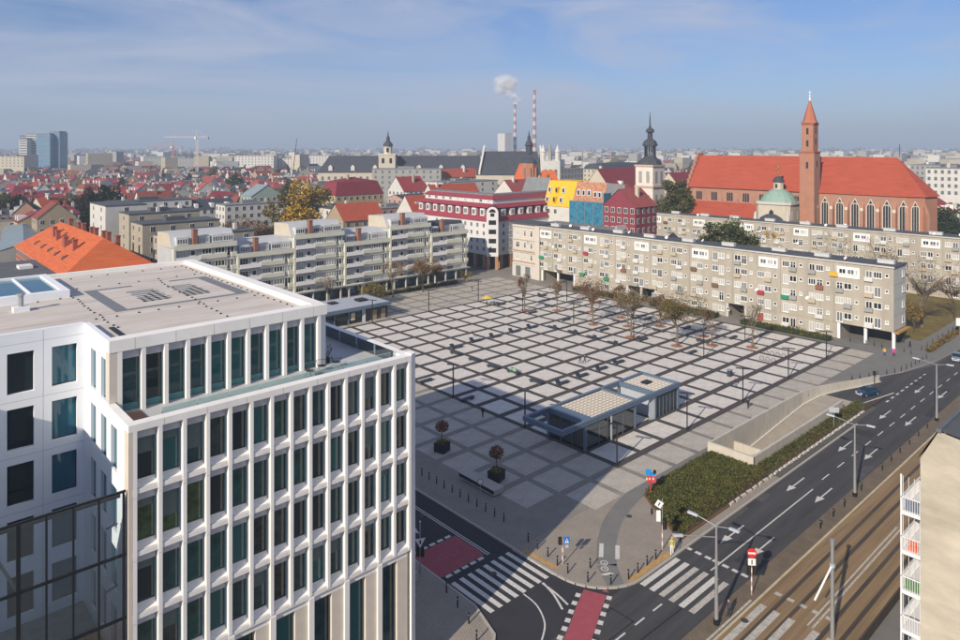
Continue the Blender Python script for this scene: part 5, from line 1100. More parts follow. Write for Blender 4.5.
# yellow roofed house with scaffold net
x, y = onmap(578, 262)
t = thing('yellow_house', 'white house with steep bright yellow roof partly under blue scaffold net', 'house', (x, y, 0))
lump('wall', MB().box(-5, -15, 0, 9, 13, 21.5), WALL['white'], t)
yr = lump('roof', MB().add([(-5.3, -1, 21.4), (-5.3, 13, 21.4), (-1.5, 13, 31), (-1.5, -1, 31), (9, 13, 31), (9, -1, 31)], [(0, 3, 2, 1), (3, 5, 4, 2)]), mat('roof_yellow', (0.72, 0.42, 0.03), 0.8, 0.06, 1), t)
lump('old_roof', MB().add([(-5.3, -15, 21.4), (-5.3, -1.02, 21.4), (-1.5, -1.02, 31), (-1.5, -15, 31), (9, -1.02, 30), (9, -15, 30)], [(0, 3, 2, 1), (3, 5, 4, 2)]), mat('patchy_old_tiles', (0.42, 0.2, 0.12), 0.9, 0.6, 1.0), t)
lump('gable', MB().add([(-5, 13, 21.5), (-1.5, 13, 31), (9, 13, 31), (9, 13, 21.5)], [(0, 1, 2, 3)]).add([(-5, -15, 21.5), (-1.5, -15, 31), (9, -15, 30), (9, -15, 21.5)], [(0, 3, 2, 1)]), WALL['white'], t)
for z, yy in ((22.8, 11), (22.8, 7.5), (22.8, 4), (26.4, 11), (26.4, 7.5), (26.4, 4), (26.0, -3.5), (26.0, -6), (26.0, -8.5), (25.6, -11.5), (25.6, -13.5)):
    dx = -5.3 + (z - 21.4) * .396; d_ = lump('dormer', MB().box(dx - .5, yy - .7, z, dx + 1.6, yy + .7, z + 2.2), frame_white if yy < 0 or abs(yy - 7.5) > 1 else mat('roof_yellow', (0, 0, 0)), yr); lump('pane', MB().box(dx - .56, yy - .45, z + .3, dx - .502, yy + .45, z + 1.9), winpane[0], d_)
for yy in (10.5, 7): inst('window', hwin(1.2, 1.6, 'x'), t, (-5, yy, 18.6))
net = mat('blue_scaffold_net', (0.035, 0.17, 0.27), 0.8, 0.6, 0.8)
lump('scaffold_net', MB().box(-6.4, -17, .1, -6.3, -1.2, 24.2).box(-6.3, -17, 16, -2, -16.9, 27.5), net, t)
for yy in (-16.5, -12.5, -8.5, -4.5, -1.3): lump('scaffold_pole', MB().tube((-6.5, yy, 0), (-6.5, yy, 25.5), .08), steel, t)
# crimson house
x, y = onmap(630, 232); t = house('crimson_house', 'crimson rendered house with red hipped roof behind the slab block', x, y, 12, 13, 24.6, 30, mat('crimson_render', (0.22, 0.045, 0.06), 0.85, 0.1, 0.4), rr[4], 'gx', cat='house', wsp=2.4)
H('long crimson roofed college with white dormer left of the white tower', 622, 345, 40, 16, 24, 33.5, WALL['cream'], rr[1], 'gx', cat='townhouse', dorm=2, sep=False)
H('crimson roofed wing right of the white tower', 690, 360, 40, 16, 22, 31, WALL['cream'], rr[1], 'gx', cat='townhouse', sep=False)
H('red roofed house in front of the college roof', 612, 300, 22, 12, 21, 27.5, WALL['cream'], rr[4], 'gx')
H('grey concrete flats beyond the crimson roofs', 560, 470, 30, 16, 29, 30, WALL['grey'], greyroof, 'flat', cat='flats', sep=False)
H('pale ornate block with grey mansard beyond the crimson roof', 618, 520, 60, 18, 28, 33, WALL['cream'], darkroof, 'mans', cat='townhouse', sep=False)
H('pale modern slab with many windows at the right edge', 956, 330, 34, 16, 34, 35, WALL['white'], greyroof, 'flat', cat='flats', sep=False, wsp=2.4)
H('grey glazed slab behind the church apse', 935, 430, 40, 16, 33, 34, WALL['grey'], greyroof, 'flat', cat='flats', sep=False, wsp=2.4)

# white tower with onion spire
x, y = onmap(650, 300)
t = thing('baroque_tower', 'white square tower with dark stacked onion spire', 'church tower', (x, y, 0))
lump('shaft', MB().box(-4.4, -4.4, 0, 4.4, 4.4, 36.4), mat('tower_white', (0.66, 0.61, 0.54), 0.85, 0.1, 0.4), t)
for z in (26.6, 35.6, 15): lump('cornice', MB().box(-4.8, -4.8, z, 4.8, 4.8, z + .8), mat('tower_pink_band', (0.5, 0.36, 0.30), 0.85, 0.1, 1), t)
sp = lump('spire', MB().lathe(0, 0, [(5.2, 36.4), (4.7, 38), (2.8, 39.6), (2.4, 40)], 8, rot=.39), darkroof, t)
for a in range(8): lump('lantern_post', MB().tube((2.2 * math.cos(a * .785), 2.2 * math.sin(a * .785), 40), (2.2 * math.cos(a * .785), 2.2 * math.sin(a * .785), 44.5), .3, n=4), darkroof, sp)
lump('upper_dome', MB().lathe(0, 0, [(3.2, 44.4), (3.3, 45), (2.6, 46.6), (1.4, 47.4), (1.1, 47.8), (1.1, 50.3), (1.9, 50.5), (1.7, 51.6), (.7, 52.4), (.35, 53.4), (.25, 56.5), (.06, 59.5)], 8, rot=.39), darkroof, sp)
for z, h_ in ((17.5, 6), (28.6, 5)):
    for q in (-1, 1): lump('louvre', MB().box(-4.46, q * 1.9 - .8, z, -4.402, q * 1.9 + .8, z + h_), WALL['grey'], t); lump('louvre', MB().box(q * 1.9 - .8, -4.46, z, q * 1.9 + .8, -4.402, z + h_), WALL['grey'], t)
# university with clock tower
x, y = onmap(405, 480)
t = thing('university_building', 'long dark slate roofed university range beyond the red roofs', 'university', (x, y, 0), TH - math.pi / 2 + .06)
lump('wall', MB().box(-58, -9, 0, 54, 9, 27), WALL['cream'], t)
r_ = lump('roof', MB().add([(-58.5, -9.6, 26.8), (54.5, -9.6, 26.8), (52, 0, 38), (-52, 0, 38), (54.5, 9.6, 26.8), (-58.5, 9.6, 26.8)], [(0, 1, 2, 3), (3, 2, 4, 5), (1, 4, 2), (0, 3, 5)]), darkroof, t)
for k in range(7): d_ = lump('dormer', MB().add([(-50 + 15 * k - 1.3, -8.6, 28), (-50 + 15 * k + 1.3, -8.6, 28), (-50 + 15 * k + 1.3, -8.6, 30.6), (-50 + 15 * k, -8.6, 32), (-50 + 15 * k - 1.3, -8.6, 30.6), (-50 + 15 * k - 1.3, -5.5, 28), (-50 + 15 * k + 1.3, -5.5, 28), (-50 + 15 * k + 1.3, -5.5, 30.6), (-50 + 15 * k, -5.5, 32), (-50 + 15 * k - 1.3, -5.5, 30.6)], [(0, 1, 2, 3, 4), (1, 6, 7, 2), (2, 7, 8, 3), (3, 8, 9, 4), (0, 4, 9, 5)]), WALL['white'], r_)
for k in range(26):
    for f in range(2): lump('window', MB().box(-56 + 4.3 * k, -9.06, 17 + 4.4 * f, -54.4 + 4.3 * k, -9.002, 19.6 + 4.4 * f), winpane[3], t)
x, y = onmap(388, 472)
t = thing('clock_tower', 'pale square observatory tower with dark domed cap', 'tower', (x, y, 0), TH - math.pi / 2)
lump('shaft', MB().box(-5.6, -5.6, 0, 5.6, 5.6, 38.6), WALL['cream'], t); lump('balustrade', MB().box(-6, -6, 38.6, 6, 6, 39.4), WALL['white'], t)
lump('lantern', MB().lathe(0, 0, [(3.0, 39.4), (2.9, 44.6)], 8), WALL['cream'], t); lump('dome', MB().lathe(0, 0, [(3.4, 44.6), (3.2, 46), (1.6, 48), (1.2, 48.6), (1.2, 50.4), (.6, 51.5), (.2, 54.5)], 10), darkroof, t)
for q in (-2.6, 2.6): lump('window', MB().box(q - .9, -5.66, 33, q + .9, -5.602, 36.5), winpane[0], t)
lump('lantern_window', MB().box(-.7, -3.05, 40.5, .7, -2.95, 43.5), winpane[0], t)
# big slate roofed church and its gables
x, y = onmap(508, 410)
t = thing('slate_roofed_church', 'church with huge dark slate roof and white scrolled gables', 'church', (x, y, 0), TH - math.pi / 2)
lump('wall', MB().box(-19, -9, 0, 19, 9, 28), WALL['cream'], t)
r_ = lump('roof', MB().add([(-19, -9.5, 27.8), (19, -9.5, 27.8), (17.5, 0, 41.5), (-14, 0, 41.5), (19, 9.5, 27.8), (-19, 9.5, 27.8)], [(0, 1, 2, 3), (3, 2, 4, 5)]), darkroof, t)
for s_, g in ((-1, 17.0), (1, 19.2)):
    x0 = s_ * g; lump('scrolled_gable', MB().add([(x0 - .5, -9.8, 28), (x0 + .5, -9.8, 28), (x0 + .5 + (3 if s_ < 0 else 0), 0, 42.4), (x0 - .5 + (3 if s_ < 0 else 0), 0, 42.4), (x0 + .5, 9.8, 28), (x0 - .5, 9.8, 28), (x0 - .5, -9.8, 30), (x0 + .5, -9.8, 30), (x0 + .5 + (3 if s_ < 0 else 0), 0, 45), (x0 - .5 + (3 if s_ < 0 else 0), 0, 45)], [(0, 1, 2, 3), (3, 2, 4, 5), (0, 6, 7, 1), (6, 9, 8, 7), (0, 3, 9, 6), (1, 7, 8, 2)]), WALL['white'], t)
lump('ridge_spirelet', MB().lathe(12.5, 0, [(2.0, 40), (2.0, 44.5), (2.6, 45), (1.6, 47.5), (1.0, 48), (1.0, 50), (.5, 51), (.08, 54)], 8), darkroof, t)
for k in range(5): lump('window', MB().box(-16 + 7 * k, -9.06, 17, -13.6 + 7 * k, -9.002, 25), lanc, t)
# baroque white front right of it
x, y = onmap(550, 405); t = thing('baroque_church', 'white baroque church front with twin pinnacles by the slate roof', 'church', (x, y, 0), TH - math.pi / 2)
lump('wall', MB().box(-5.4, -4, 0, 5.4, 4, 36), WALL['white'], t)
for q in (-4.2, 4.2): lump('pinnacle', MB().lathe(q, -2, [(1.4, 36), (1.4, 41), (1.7, 41.3), (.9, 43), (.1, 45.5)], 8), WALL['white'], t)
lump('statue_gable', MB().lathe(0, 0, [(1.2, 36), (1.0, 41.5), (.4, 46)], 6), WALL['grey'], t)
for q in (-3, 0, 3): lump('niche', MB().box(q - .8, -4.06, 24, q + .8, -4.002, 31), winpane[3], t)
# brick chancel with orange roofs
x, y = onmap(527, 372); t = thing('brick_chancel', 'octagonal brick chancel between two bright orange roofs', 'church', (x, y, 0), TH - math.pi / 2)
lump('wall', MB().lathe(1.2, -2, [(4.2, 0), (4.2, 35.6)], 8, rot=.39), churchbrick, t); lump('cap', MB().lathe(1.2, -2, [(4.6, 35.6), (3.0, 37.4), (.4, 38.6)], 8, rot=.39), darkroof, t)
for k in range(8): a = k * .785; lump('buttress', MB().box(1.2 + 4.3 * math.cos(a) - .4, -2 + 4.3 * math.sin(a) - .4, 0, 1.2 + 4.3 * math.cos(a) + .4, -2 + 4.3 * math.sin(a) + .4, 33), churchbrick, t)
lump('orange_roof', MB().add([(-8.5, -5, 23.5), (-2.6, -5, 23.5), (-2.6, 0, 35.2), (-4, 0, 35.2), (-8.5, 5, 23.5), (-2.6, 5, 23.5)], [(0, 1, 2, 3), (0, 3, 4), (3, 2, 5, 4)]), orangeroof, t)
lump('orange_roof', MB().add([(7, -4, 25), (17, -4, 25), (15, 1, 31.5), (8, 1, 31.5), (7, 6, 25), (17, 6, 25)], [(0, 1, 2, 3), (0, 3, 4), (1, 5, 2), (3, 2, 5, 4)]), orangeroof, t)
lump('roof_base', MB().box(-8.3, -4.8, 0, -2.7, 4.8, 23.6).box(7.1, -3.9, 0, 16.9, 5.9, 25), WALL['white'], t)
# power station stacks with red and white bands
def stack(label, u, d, h, r, bands):
    x, y = onmap(u, d); t = thing('chimney_stack', label, 'chimney', (x, y, 0), 0, 'power station chimneys')
    for k in range(bands): lump('band', MB().lathe(0, 0, [(r * (1 - .45 * k / bands), h * k / bands), (r * (1 - .45 * (k + 1) / bands), h * (k + 1) / bands)], 14), [mat('stack_red', (0.34, 0.12, 0.11), 0.8, 0.05), mat('stack_white', (0.52, 0.50, 0.49), 0.8, 0.05)][k % 2], t)
    lump('rim', MB().lathe(0, 0, [(r * .58, h), (r * .6, h + 1.2), (r * .5, h + 1.2)], 14), darkmetal, t); return t
stack('shorter red and white banded power station chimney trailing smoke', 515, 1750, 151, 5.2, 15)
stack('taller red and white banded power station chimney without smoke', 534.5, 1700, 183, 5.6, 17)
x, y = onmap(505, 1730); t = house('boiler_house', 'pale boxy boiler house at the foot of the smoking chimney', x, y, 26, 26, 78, 79, WALL['white'], greyroof, 'flat', cat='power station', chim=0, sep=False, wsp=60)
# high-rises
for i, (u, d, w_, dd, h, lb, wl, gl) in enumerate(((27, 900, 10, 16, 54, 'white narrow tower block at the left of the glass high-rise group', 'white', False), (37, 910, 18, 16, 60, 'white balconied tower block of the high-rise group', 'white', False), (47, 905, 18, 16, 60, 'blue glass slab of the high-rise group', 'grey', True), (58, 915, 15, 18, 63, 'dark blue glass tower at the right of the high-rise group', 'grey', True))):
    x, y = onmap(u, d); t = thing('high_rise', lb, 'high-rise', (x, y, 0), TH - math.pi / 2, 'high-rise group on the horizon'); lump('wall', MB().box(-w_ / 2, -dd / 2, 0, w_ / 2, dd / 2, h), mat('tower_blue', (0.13, 0.23, 0.34), 0.3, 0.1, 0.2) if gl else WALL['white'], t)
    for f in range(6, 19):
        if not gl: lump('window_band', MB().box(-w_ / 2 + .6, -dd / 2 - .1, f * 3.2, w_ / 2 - .6, -dd / 2 - .002, f * 3.2 + 1.6), winpane[3], t)
        elif f % 2: lump('floor_band', MB().box(-w_ / 2, -dd / 2 - .1, f * 3.2, w_ / 2, -dd / 2 - .002, f * 3.2 + .5), WALL['grey'], t)
    lump('roof', MB().box(-w_ / 2 + 1, -dd / 2 + 1, h, w_ / 2 - 1, dd / 2 - 1, h + 2), greyroof, t)
def crane(label, u, d, h, jib, rz, mt):
    x, y = onmap(u, d); t = thing('tower_crane', label, 'crane', (x, y, 0), rz); m = MB()
    for sx_, sy_ in ((1, 1), (1, -1), (-1, 1), (-1, -1)): m.tube((sx_, sy_, 0), (sx_, sy_, h), .22, n=4)
    for k in range(int(h / 3)): m.tube((-1, -1, k * 3), (1, -1, k * 3 + 3), .14, n=3); m.tube((-1, 1, k * 3), (-1, -1, k * 3 + 3), .14, n=3)
    lump('mast', m, mt, t); m = MB().tube((-jib * .3, 0, h), (jib, 0, h), .25, n=4).tube((-jib * .3, -.9, h - 1.1), (jib, 0, h - .6), .16, n=4).tube((0, 0, h + 7), (jib * .8, 0, h + .3), .1, n=3).tube((0, 0, h + 7), (-jib * .28, 0, h + .3), .1, n=3).tube((0, 0, h), (0, 0, h + 7), .4, n=4)
    for k in range(12): m.tube((jib * k / 12, 0, h), (jib * (k + .5) / 12, -.4, h - 1), .12, n=3)
    lump('jib', m, mt, t); lump('counterweight', MB().box(-jib * .3 - 2, -1, h - 3, -jib * .3 + 1, 1, h), WALL['grey'], t); lump('cab', MB().box(.8, -1, h - 2.6, 2.8, 1, h - .2), whitepaint, t)
crane('white tower crane with long jib on the horizon', 197, 800, 56, 42, -.9 + math.pi, mat('crane_white', (0.55, 0.5, 0.48), 0.7, 0))
crane('red white tower crane left of the white one', 173, 850, 45, 30, 2.5, mat('crane_red', (0.5, 0.2, 0.16), 0.7, 0))
x, y = onmap(295, 700); t = thing('crane_mast', 'thin leaning crane boom above the golden poplar', 'crane', (x, y, 0), TH - math.pi / 2); lump('boom', MB().tube((-3, 0, 10), (2, 0, 53), .45, .25, n=5), darkmetal, t); lump('carrier', MB().box(-6, -2, 0, 3, 2, 10), WALL['grey'], t)
for i, (u, d, w_, h, lb) in enumerate(((256, 880, 62, 34, 'white modern block with ribbon windows above the red roofs'), (290, 900, 60, 30, 'low white modern block right of the ribbon windowed block'), (318, 980, 70, 33, 'long white hall far behind the cream school block'), (180, 1000, 110, 29, 'grey concrete shell under construction below the cranes'),
                                     (408, 425, 52, 31.5, 'modern grey glazed library below the university'), (15, 820, 40, 34, 'cream low block in front of the high-rise group'))):
    x, y = onmap(u, d); house('modern_block', lb, x, y, w_ * .8, 16, h - 1, h, WALL['grey'] if i in (3, 4) else WALL['white'] if i < 3 else WALL['cream'], greyroof, 'flat', cat='building', sep=False, wsp=4, rz=TH - math.pi / 2)

# ------------------------------------------------------------------ rows of old town houses, only where something of them can be seen
SKYL = [232.0] * 961
def lift(u0, u1, va, vb):
    for u in range(max(0, int(u0)), min(960, int(u1)) + 1): SKYL[u] = min(SKYL[u], va + (vb - va) * (u - u0) / max(1, u1 - u0))
lift(0, 45, 226, 220); lift(45, 68, 234, 221); lift(68, 150, 221, 262); lift(100, 132, 196, 196); lift(132, 240, 216, 222); lift(240, 345, 240, 224); lift(345, 470, 224, 214); lift(430, 560, 192, 186); lift(545, 616, 186, 190); lift(614, 648, 196, 200); lift(640, 660, 163, 163); lift(652, 690, 213, 216); lift(687, 930, 157, 159); lift(930, 960, 200, 215); lift(280, 325, 184, 184); lift(270, 285, 200, 190); lift(230, 275, 205, 200); lift(85, 130, 200, 195)
occ = [(x_, y_) for x_, y_ in ()]
KN = dict(gx='gabled', gy='gabled', hip='hipped', mans='mansard', flat='flat')
RN = ['red', 'crimson', 'orange red', 'brown', 'dull red']
rings = [285, 312, 342, 375, 410, 448, 490, 535, 585, 640, 700, 765]
BIG = [(onmap(352, 325), 18), (onmap(322, 372), 18), (onmap(462, 385), 24), (onmap(445, 440), 28), (onmap(508, 410), 26), (onmap(527, 372), 20), (onmap(550, 405), 12), (onmap(622, 345), 24), (onmap(690, 360), 24), (onmap(612, 300), 14), (onmap(388, 472), 12), (onmap(405, 480), 50), (onmap(408, 425), 26),
       (onmap(560, 470), 20), (onmap(618, 520), 34), (onmap(956, 330), 22), (onmap(935, 430), 24), (onmap(408, 372), 13), (onmap(412, 330), 13), (onmap(392, 300), 16), (onmap(430, 290), 16), (onmap(452, 318), 18), (onmap(522, 330), 16), (onmap(650, 300), 9), 
       (onmap(192, 300), 20), (onmap(250, 300), 16), (onmap(262, 330), 12), (onmap(150, 290), 18), (onmap(303, 262), 10), (onmap(104, 300), 8), (onmap(88, 322), 8), (onmap(676, 283), 8), (onmap(214, 690), 8), (onmap(588, 520), 9), (onmap(118, 285), 8)]
BIG += TB; rn = random.Random(21); cnt = 0
for ri, d0 in enumerate(rings):
    u = -6.0; col = 0; items = []
    while u < 965:
        w_ = rn.uniform(8, 16); hw = w_ * .62; du = w_ * 690 / d0 * .98; uc = u + du / 2; u += du + rn.uniform(0, 4); dd = d0 + rn.uniform(-9, 9)
        if not (0 <= uc <= 959): continue
        x, y = onmap(uc, dd)
        if any(math.hypot(x - bx, y - by) < br + w_ * .45 for (bx, by), br in BIG): continue
        if 118 < y < 185 and -22 < x < 155: continue
        if 60 < x < 205 and -70 < y < 112: continue
        eave = rn.uniform(11, 16.5) + (2 if uc > 330 else 0); ridge = eave + rn.uniform(3.2, 6)
        v = 147 + 690 * (44 - ridge) / dd; cols = range(max(0, int(uc - du * .45)), min(960, int(uc + du * .45)) + 1)
        if not cols or sum(SKYL[c] > v + 1.2 for c in cols) < .5 * len(cols): continue
        items.append((uc, x, y, w_, eave, ridge, dd, v, du))
    for n_, (uc, x, y, w_, eave, ridge, dd, v, du) in enumerate(items):
        k = rn.choices(('gx', 'gy', 'hip', 'mans', 'flat'), (4, 4, 2, 1.2, 2.6))[0]; wl = rn.choices(list(WALL), (8, 5, 2, 3, 3, 1, 1.2, .6, 1))[0]
        ri_ = rn.choices(range(5), (3, 4, 2, 3, 4))[0]; rf = REDROOF[ri_]; rnm = RN[ri_]
        if k == 'flat': rf, rnm, ridge = greyroof, 'grey', eave + .4
        elif rn.random() < .22: rf, rnm = darkroof, 'slate'
        house('town_house', f'{wl} house with {rnm} {KN[k]} roof, {nth(n_)} from left in {nth(ri)} town row', x, y, w_, rn.uniform(10, 14), eave, ridge, WALL[wl], rf, k, rn.choice((0, 0, .12, -.15, .3)), group='old town houses in rows', sep=ri < 2, chim=rn.choice((1, 1, 2, 3)), dorm=rn.choice((0, 2, 2, 3)), wsp=3.4)
        cnt += 1
        for c in range(max(0, int(uc - du * .45)), min(960, int(uc + du * .45)) + 1): SKYL[c] = min(SKYL[c], 147 + 690 * (44 - (ridge + eave) / 2) / dd)
# the far town, one hazy mass
m = MB(); rn = random.Random(33)
for _ in range(5200):
    d = 800 * (11 ** rn.random()); uc = rn.uniform(-30, 990); x, y = onmap(uc, d); f = 1 + d / 2500
    w_ = rn.uniform(8, 22) * f; l_ = rn.uniform(8, 16) * f; h = rn.uniform(9, 19) + (rn.random() < .16) * rn.uniform(5, 18); a = rn.choice((0, 0, .4, .8, -.6)); c_, s_ = math.cos(a), math.sin(a); mi = rn.choices((0, 1, 2, 3), (4, 3, 2, 2))[0]
    P = [(x + c_ * px - s_ * py, y + s_ * px + c_ * py) for px, py in ((-w_ / 2, -l_ / 2), (w_ / 2, -l_ / 2), (w_ / 2, l_ / 2), (-w_ / 2, l_ / 2))]
    if h < 17 and rn.random() < .62:
        m.prism(P, 0, h, mi, bottom=False); q = [((P[0][0] + P[3][0]) / 2, (P[0][1] + P[3][1]) / 2, h + 5), ((P[1][0] + P[2][0]) / 2, (P[1][1] + P[2][1]) / 2, h + 5)]; r_ = rn.choice((4, 5, 4, 6))
        m.add([(*P[0], h), (*P[1], h), q[1], q[0], (*P[2], h), (*P[3], h)], [(0, 1, 2, 3), (3, 2, 4, 5)], r_)
    else: m.prism(P, 0, h, mi, 6, bottom=False)
o = inst('far_town', m.mesh('far_town', [WALL['white'], WALL['cream'], WALL['grey'], WALL['beige'], REDROOF[1], REDROOF[4], greyroof])); tag(o, 'hazy mass of small far houses below the horizon', 'far town', kind='stuff')
m = MB()
for _ in range(2600):
    d = 700 * (9 ** rn.random()); uc = rn.uniform(-30, 990); x, y = onmap(uc, d); s = rn.uniform(5, 11) * (1 + d / 4000)
    for q in range(3): leafquads(m, (x + rn.uniform(-s, s), y + rn.uniform(-s, s), s * .9), 4, s, s, s * .8, s * .55, [3, 2, 2], rn)
o = inst('far_woods', m.mesh('far_woods', [LEAF['dark'], LEAF['olive'], LEAF['brown']])); tag(o, 'dark far off tree belts between the hazy houses', 'woods', kind='stuff')
# smoke plume: many thin veils of white vapour
m = MB(); rn = random.Random(77)
for k in range(90):
    t_ = rn.random() ** .8; px, py = onmap(515 - 15 * t_ ** 1.2 + 3.5 * math.sin(t_ * 9) + rn.uniform(-1, 1) * (1 + 9 * t_), 1750 + rn.uniform(-10, 10)); s = rn.uniform(.6, 1.25) * (5 + 11 * t_)
    m.ball((px, py, 152 + 68 * t_ + rn.uniform(-1, 1) * 6 * t_), s, s, s * .8, 0, 12, 8)
sm_ = bpy.data.materials.new('smoke_vapour'); sm_.use_nodes = True; nt2 = sm_.node_tree; nt2.nodes.remove(nt2.nodes['Principled BSDF'])
df = nt2.nodes.new('ShaderNodeBsdfDiffuse'); df.inputs['Color'].default_value = (.86, .84, .84, 1); tp = nt2.nodes.new('ShaderNodeBsdfTransparent'); ms_ = nt2.nodes.new('ShaderNodeMixShader'); ms_.inputs['Fac'].default_value = .075
nt2.links.new(tp.outputs['BSDF'], ms_.inputs[1]); nt2.links.new(df.outputs['BSDF'], ms_.inputs[2]); nt2.links.new(ms_.outputs['Shader'], nt2.nodes['Material Output'].inputs['Surface'])
o = inst('smoke', m.mesh('smoke', sm_, True)); tag(o, 'pale smoke plume drifting from the shorter chimney', 'smoke', kind='stuff')
# ------------------------------------------------------------------ glass pavilion over the garage stairs
pv_ = thing('glass_pavilion', 'glass entrance pavilion with blue grey steel frame on the square', 'pavilion', (10, 9, .12))
Z0 = .14
def beam(x0, y0, x1, y1, z0=3.75, z1=4.45, name='roof_beam', mt=bluesteel): return part(name, MB().box(x0, y0, z0, x1, y1, z1), mt, pv_)
beam(-5.0, 5.6, 25.0, 6.1); beam(-5.0, 12.7, 25.0, 13.2); beam(-5.0, 6.101, -4.5, 12.699); beam(24.5, 6.101, 25.0, 12.699)
beam(.3, 6.101, .8, 12.699); beam(12.9, 6.101, 13.3, 12.699); beam(17.7, 6.101, 18.1, 12.699)
for x, y in ((.2, 5.7), (12.3, 5.7), (17.8, 5.7), (24.5, 5.7), (.2, 12.75), (12.6, 12.75), (17.8, 12.75), (24.5, 12.75)): part('post', MB().box(x, y, Z0, x + .38, y + .38, 3.75), bluesteel, pv_)
part('signpost_frame', MB().box(6.0, 5.45, Z0, 6.2, 5.6, 3.75), palesteel, pv_)
part('roof_plate', MB().box(.8, 6.1, 4.0, 12.9, 12.7, 4.2), mat('roof_deck_dark', (0.05, 0.04, 0.035), 0.9, 0.1, 1), pv_)
slat = MB().box(0, 0, 0, .72, .50, .12).mesh('roof_panel', mat('beige_roof_panel', (0.66, 0.58, 0.48), 0.8, 0.06, 1))
for i in range(11):
    for j in range(9): put('roof_panel', slat, pv_, (2.6 + .93 * i, 6.25 + .70 * j, 4.2))
part('roof_border', MB().box(.8, 6.1, 4.2, 2.4, 12.7, 4.34), bluesteel, pv_)
part('lift_roof', MB().box(18.1, 6.1, 3.95, 24.5, 12.7, 4.15), palesteel, pv_)
for i in range(6):
    for j in range(9):
        if not (i in (2, 3) and j in (4, 5)): put('roof_panel', slat, pv_, (18.6 + .96 * i, 6.3 + .70 * j, 4.15))
part('roof_hatch', MB().box(20.6, 9.2, 4.15, 22.2, 10.4, 4.4), darkmetal, pv_)
for k in range(4): part('glass_pane', MB().box(.65 + 2.9 * k, 5.85, Z0, 3.5 + 2.9 * k, 5.89, 3.75), pav_glass, pv_); part('glass_mullion', MB().box(3.5 + 2.9 * k, 5.8, Z0, 3.56 + 2.9 * k, 5.92, 3.75), bluesteel, pv_)
for k in range(3): part('glass_pane', MB().box(.3, 6.15 + 2.2 * k, Z0, .34, 8.25 + 2.2 * k, 3.75), pav_glass, pv_); part('glass_mullion', MB().box(.26, 8.25 + 2.2 * k, Z0, .38, 8.34 + 2.2 * k, 3.75), bluesteel, pv_)
part('glass_pane', MB().box(12.9, 6.15, Z0, 12.94, 12.6, 3.75), pav_glass, pv_)
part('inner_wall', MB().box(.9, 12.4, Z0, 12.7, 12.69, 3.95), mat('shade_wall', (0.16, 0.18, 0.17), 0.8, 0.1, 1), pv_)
part('stair_floor', MB().box(.8, 6.2, .142, 12.9, 12.4, .17), mat('stair_floor', (0.12, 0.13, 0.13), 0.8, 0.1, 1), pv_)
for k in range(6): part('stair_tread', MB().box(3 + .9 * k, 8.4, .17, 3.8 + .9 * k, 11.4, .3 + .12 * k), palesteel, pv_)
part('lift_wall', MB().box(18.1, 6.3, Z0, 18.35, 12.69, 3.95), palesteel, pv_); part('wing_fin', MB().prism([(16.6, 6.1), (18.09, 5.7), (18.09, 6.3)], Z0, 3.95), palesteel, pv_)
part('louvre_wall', MB().box(18.4, 5.95, Z0, 24.4, 6.09, 3.75), mat('dark_louvre', (0.04, 0.045, 0.055), 0.5, 0.2, 1), pv_)
for k in range(5): part('louvre_post', MB().box(19.3 + 1.05 * k, 5.87, Z0, 19.36 + 1.05 * k, 5.949, 3.75), bluesteel, pv_)
part('lift_side', MB().box(24.15, 6.1, Z0, 24.39, 12.69, 3.95), mat('dark_louvre', (0, 0, 0)), pv_)
part('back_louvre', MB().box(18.36, 12.5, Z0, 24.14, 12.69, 3.95), mat('dark_louvre', (0, 0, 0)), pv_)
# second pavilion at the office side of the square
p2_ = thing('garage_pavilion', 'dark steel pavilion with flat grey roof left of the paved grid', 'pavilion', (16, 95, .12))
part('roof', MB().box(4, 89.6, 3.6, 24.2, 101, 4.25), palesteel, p2_); part('roof_edge', MB().box(3.8, 89.2, 3.5, 24.6, 89.59, 4.32).box(24.21, 89.6, 3.5, 24.6, 101, 4.32), bluesteel, p2_)
part('hatch', MB().box(18, 94, 4.25, 20.5, 96.5, 4.75), darkmetal, p2_); part('hatch', MB().box(11, 96, 4.25, 13, 98, 4.6), darkmetal, p2_)
part('dark_wall', MB().box(17.2, 90.4, .14, 24.2, 100.6, 3.55), mat('brown_cladding', (0.055, 0.048, 0.045), 0.7, 0.2, 1), p2_)
part('fin_wall', MB().prism([(16.4, 90.2), (17.19, 89.9), (17.19, 91.5)], .14, 3.55), palesteel, p2_)
part('doorway', MB().box(19.4, 90.3, .14, 20.8, 90.398, 2.6), mat('tan_door', (0.32, 0.25, 0.16), 0.7, 0.1, 1), p2_); part('doorway', MB().box(22.2, 90.3, .14, 23.4, 90.398, 2.6), mat('tan_door', (0, 0, 0)), p2_)
part('glazing', MB().box(4.2, 90.4, .14, 16.3, 90.45, 3.55), darkglass, p2_); part('poster_case', MB().box(13.2, 90.2, 1.0, 14.3, 90.35, 2.8), mat('poster_cream', (0.6, 0.52, 0.36), 0.7, 0.2, 4), p2_)
for x in (4.3, 8.4, 12.4): part('post', MB().box(x, 90.15, .14, x + .25, 90.39, 3.55), bluesteel, p2_)

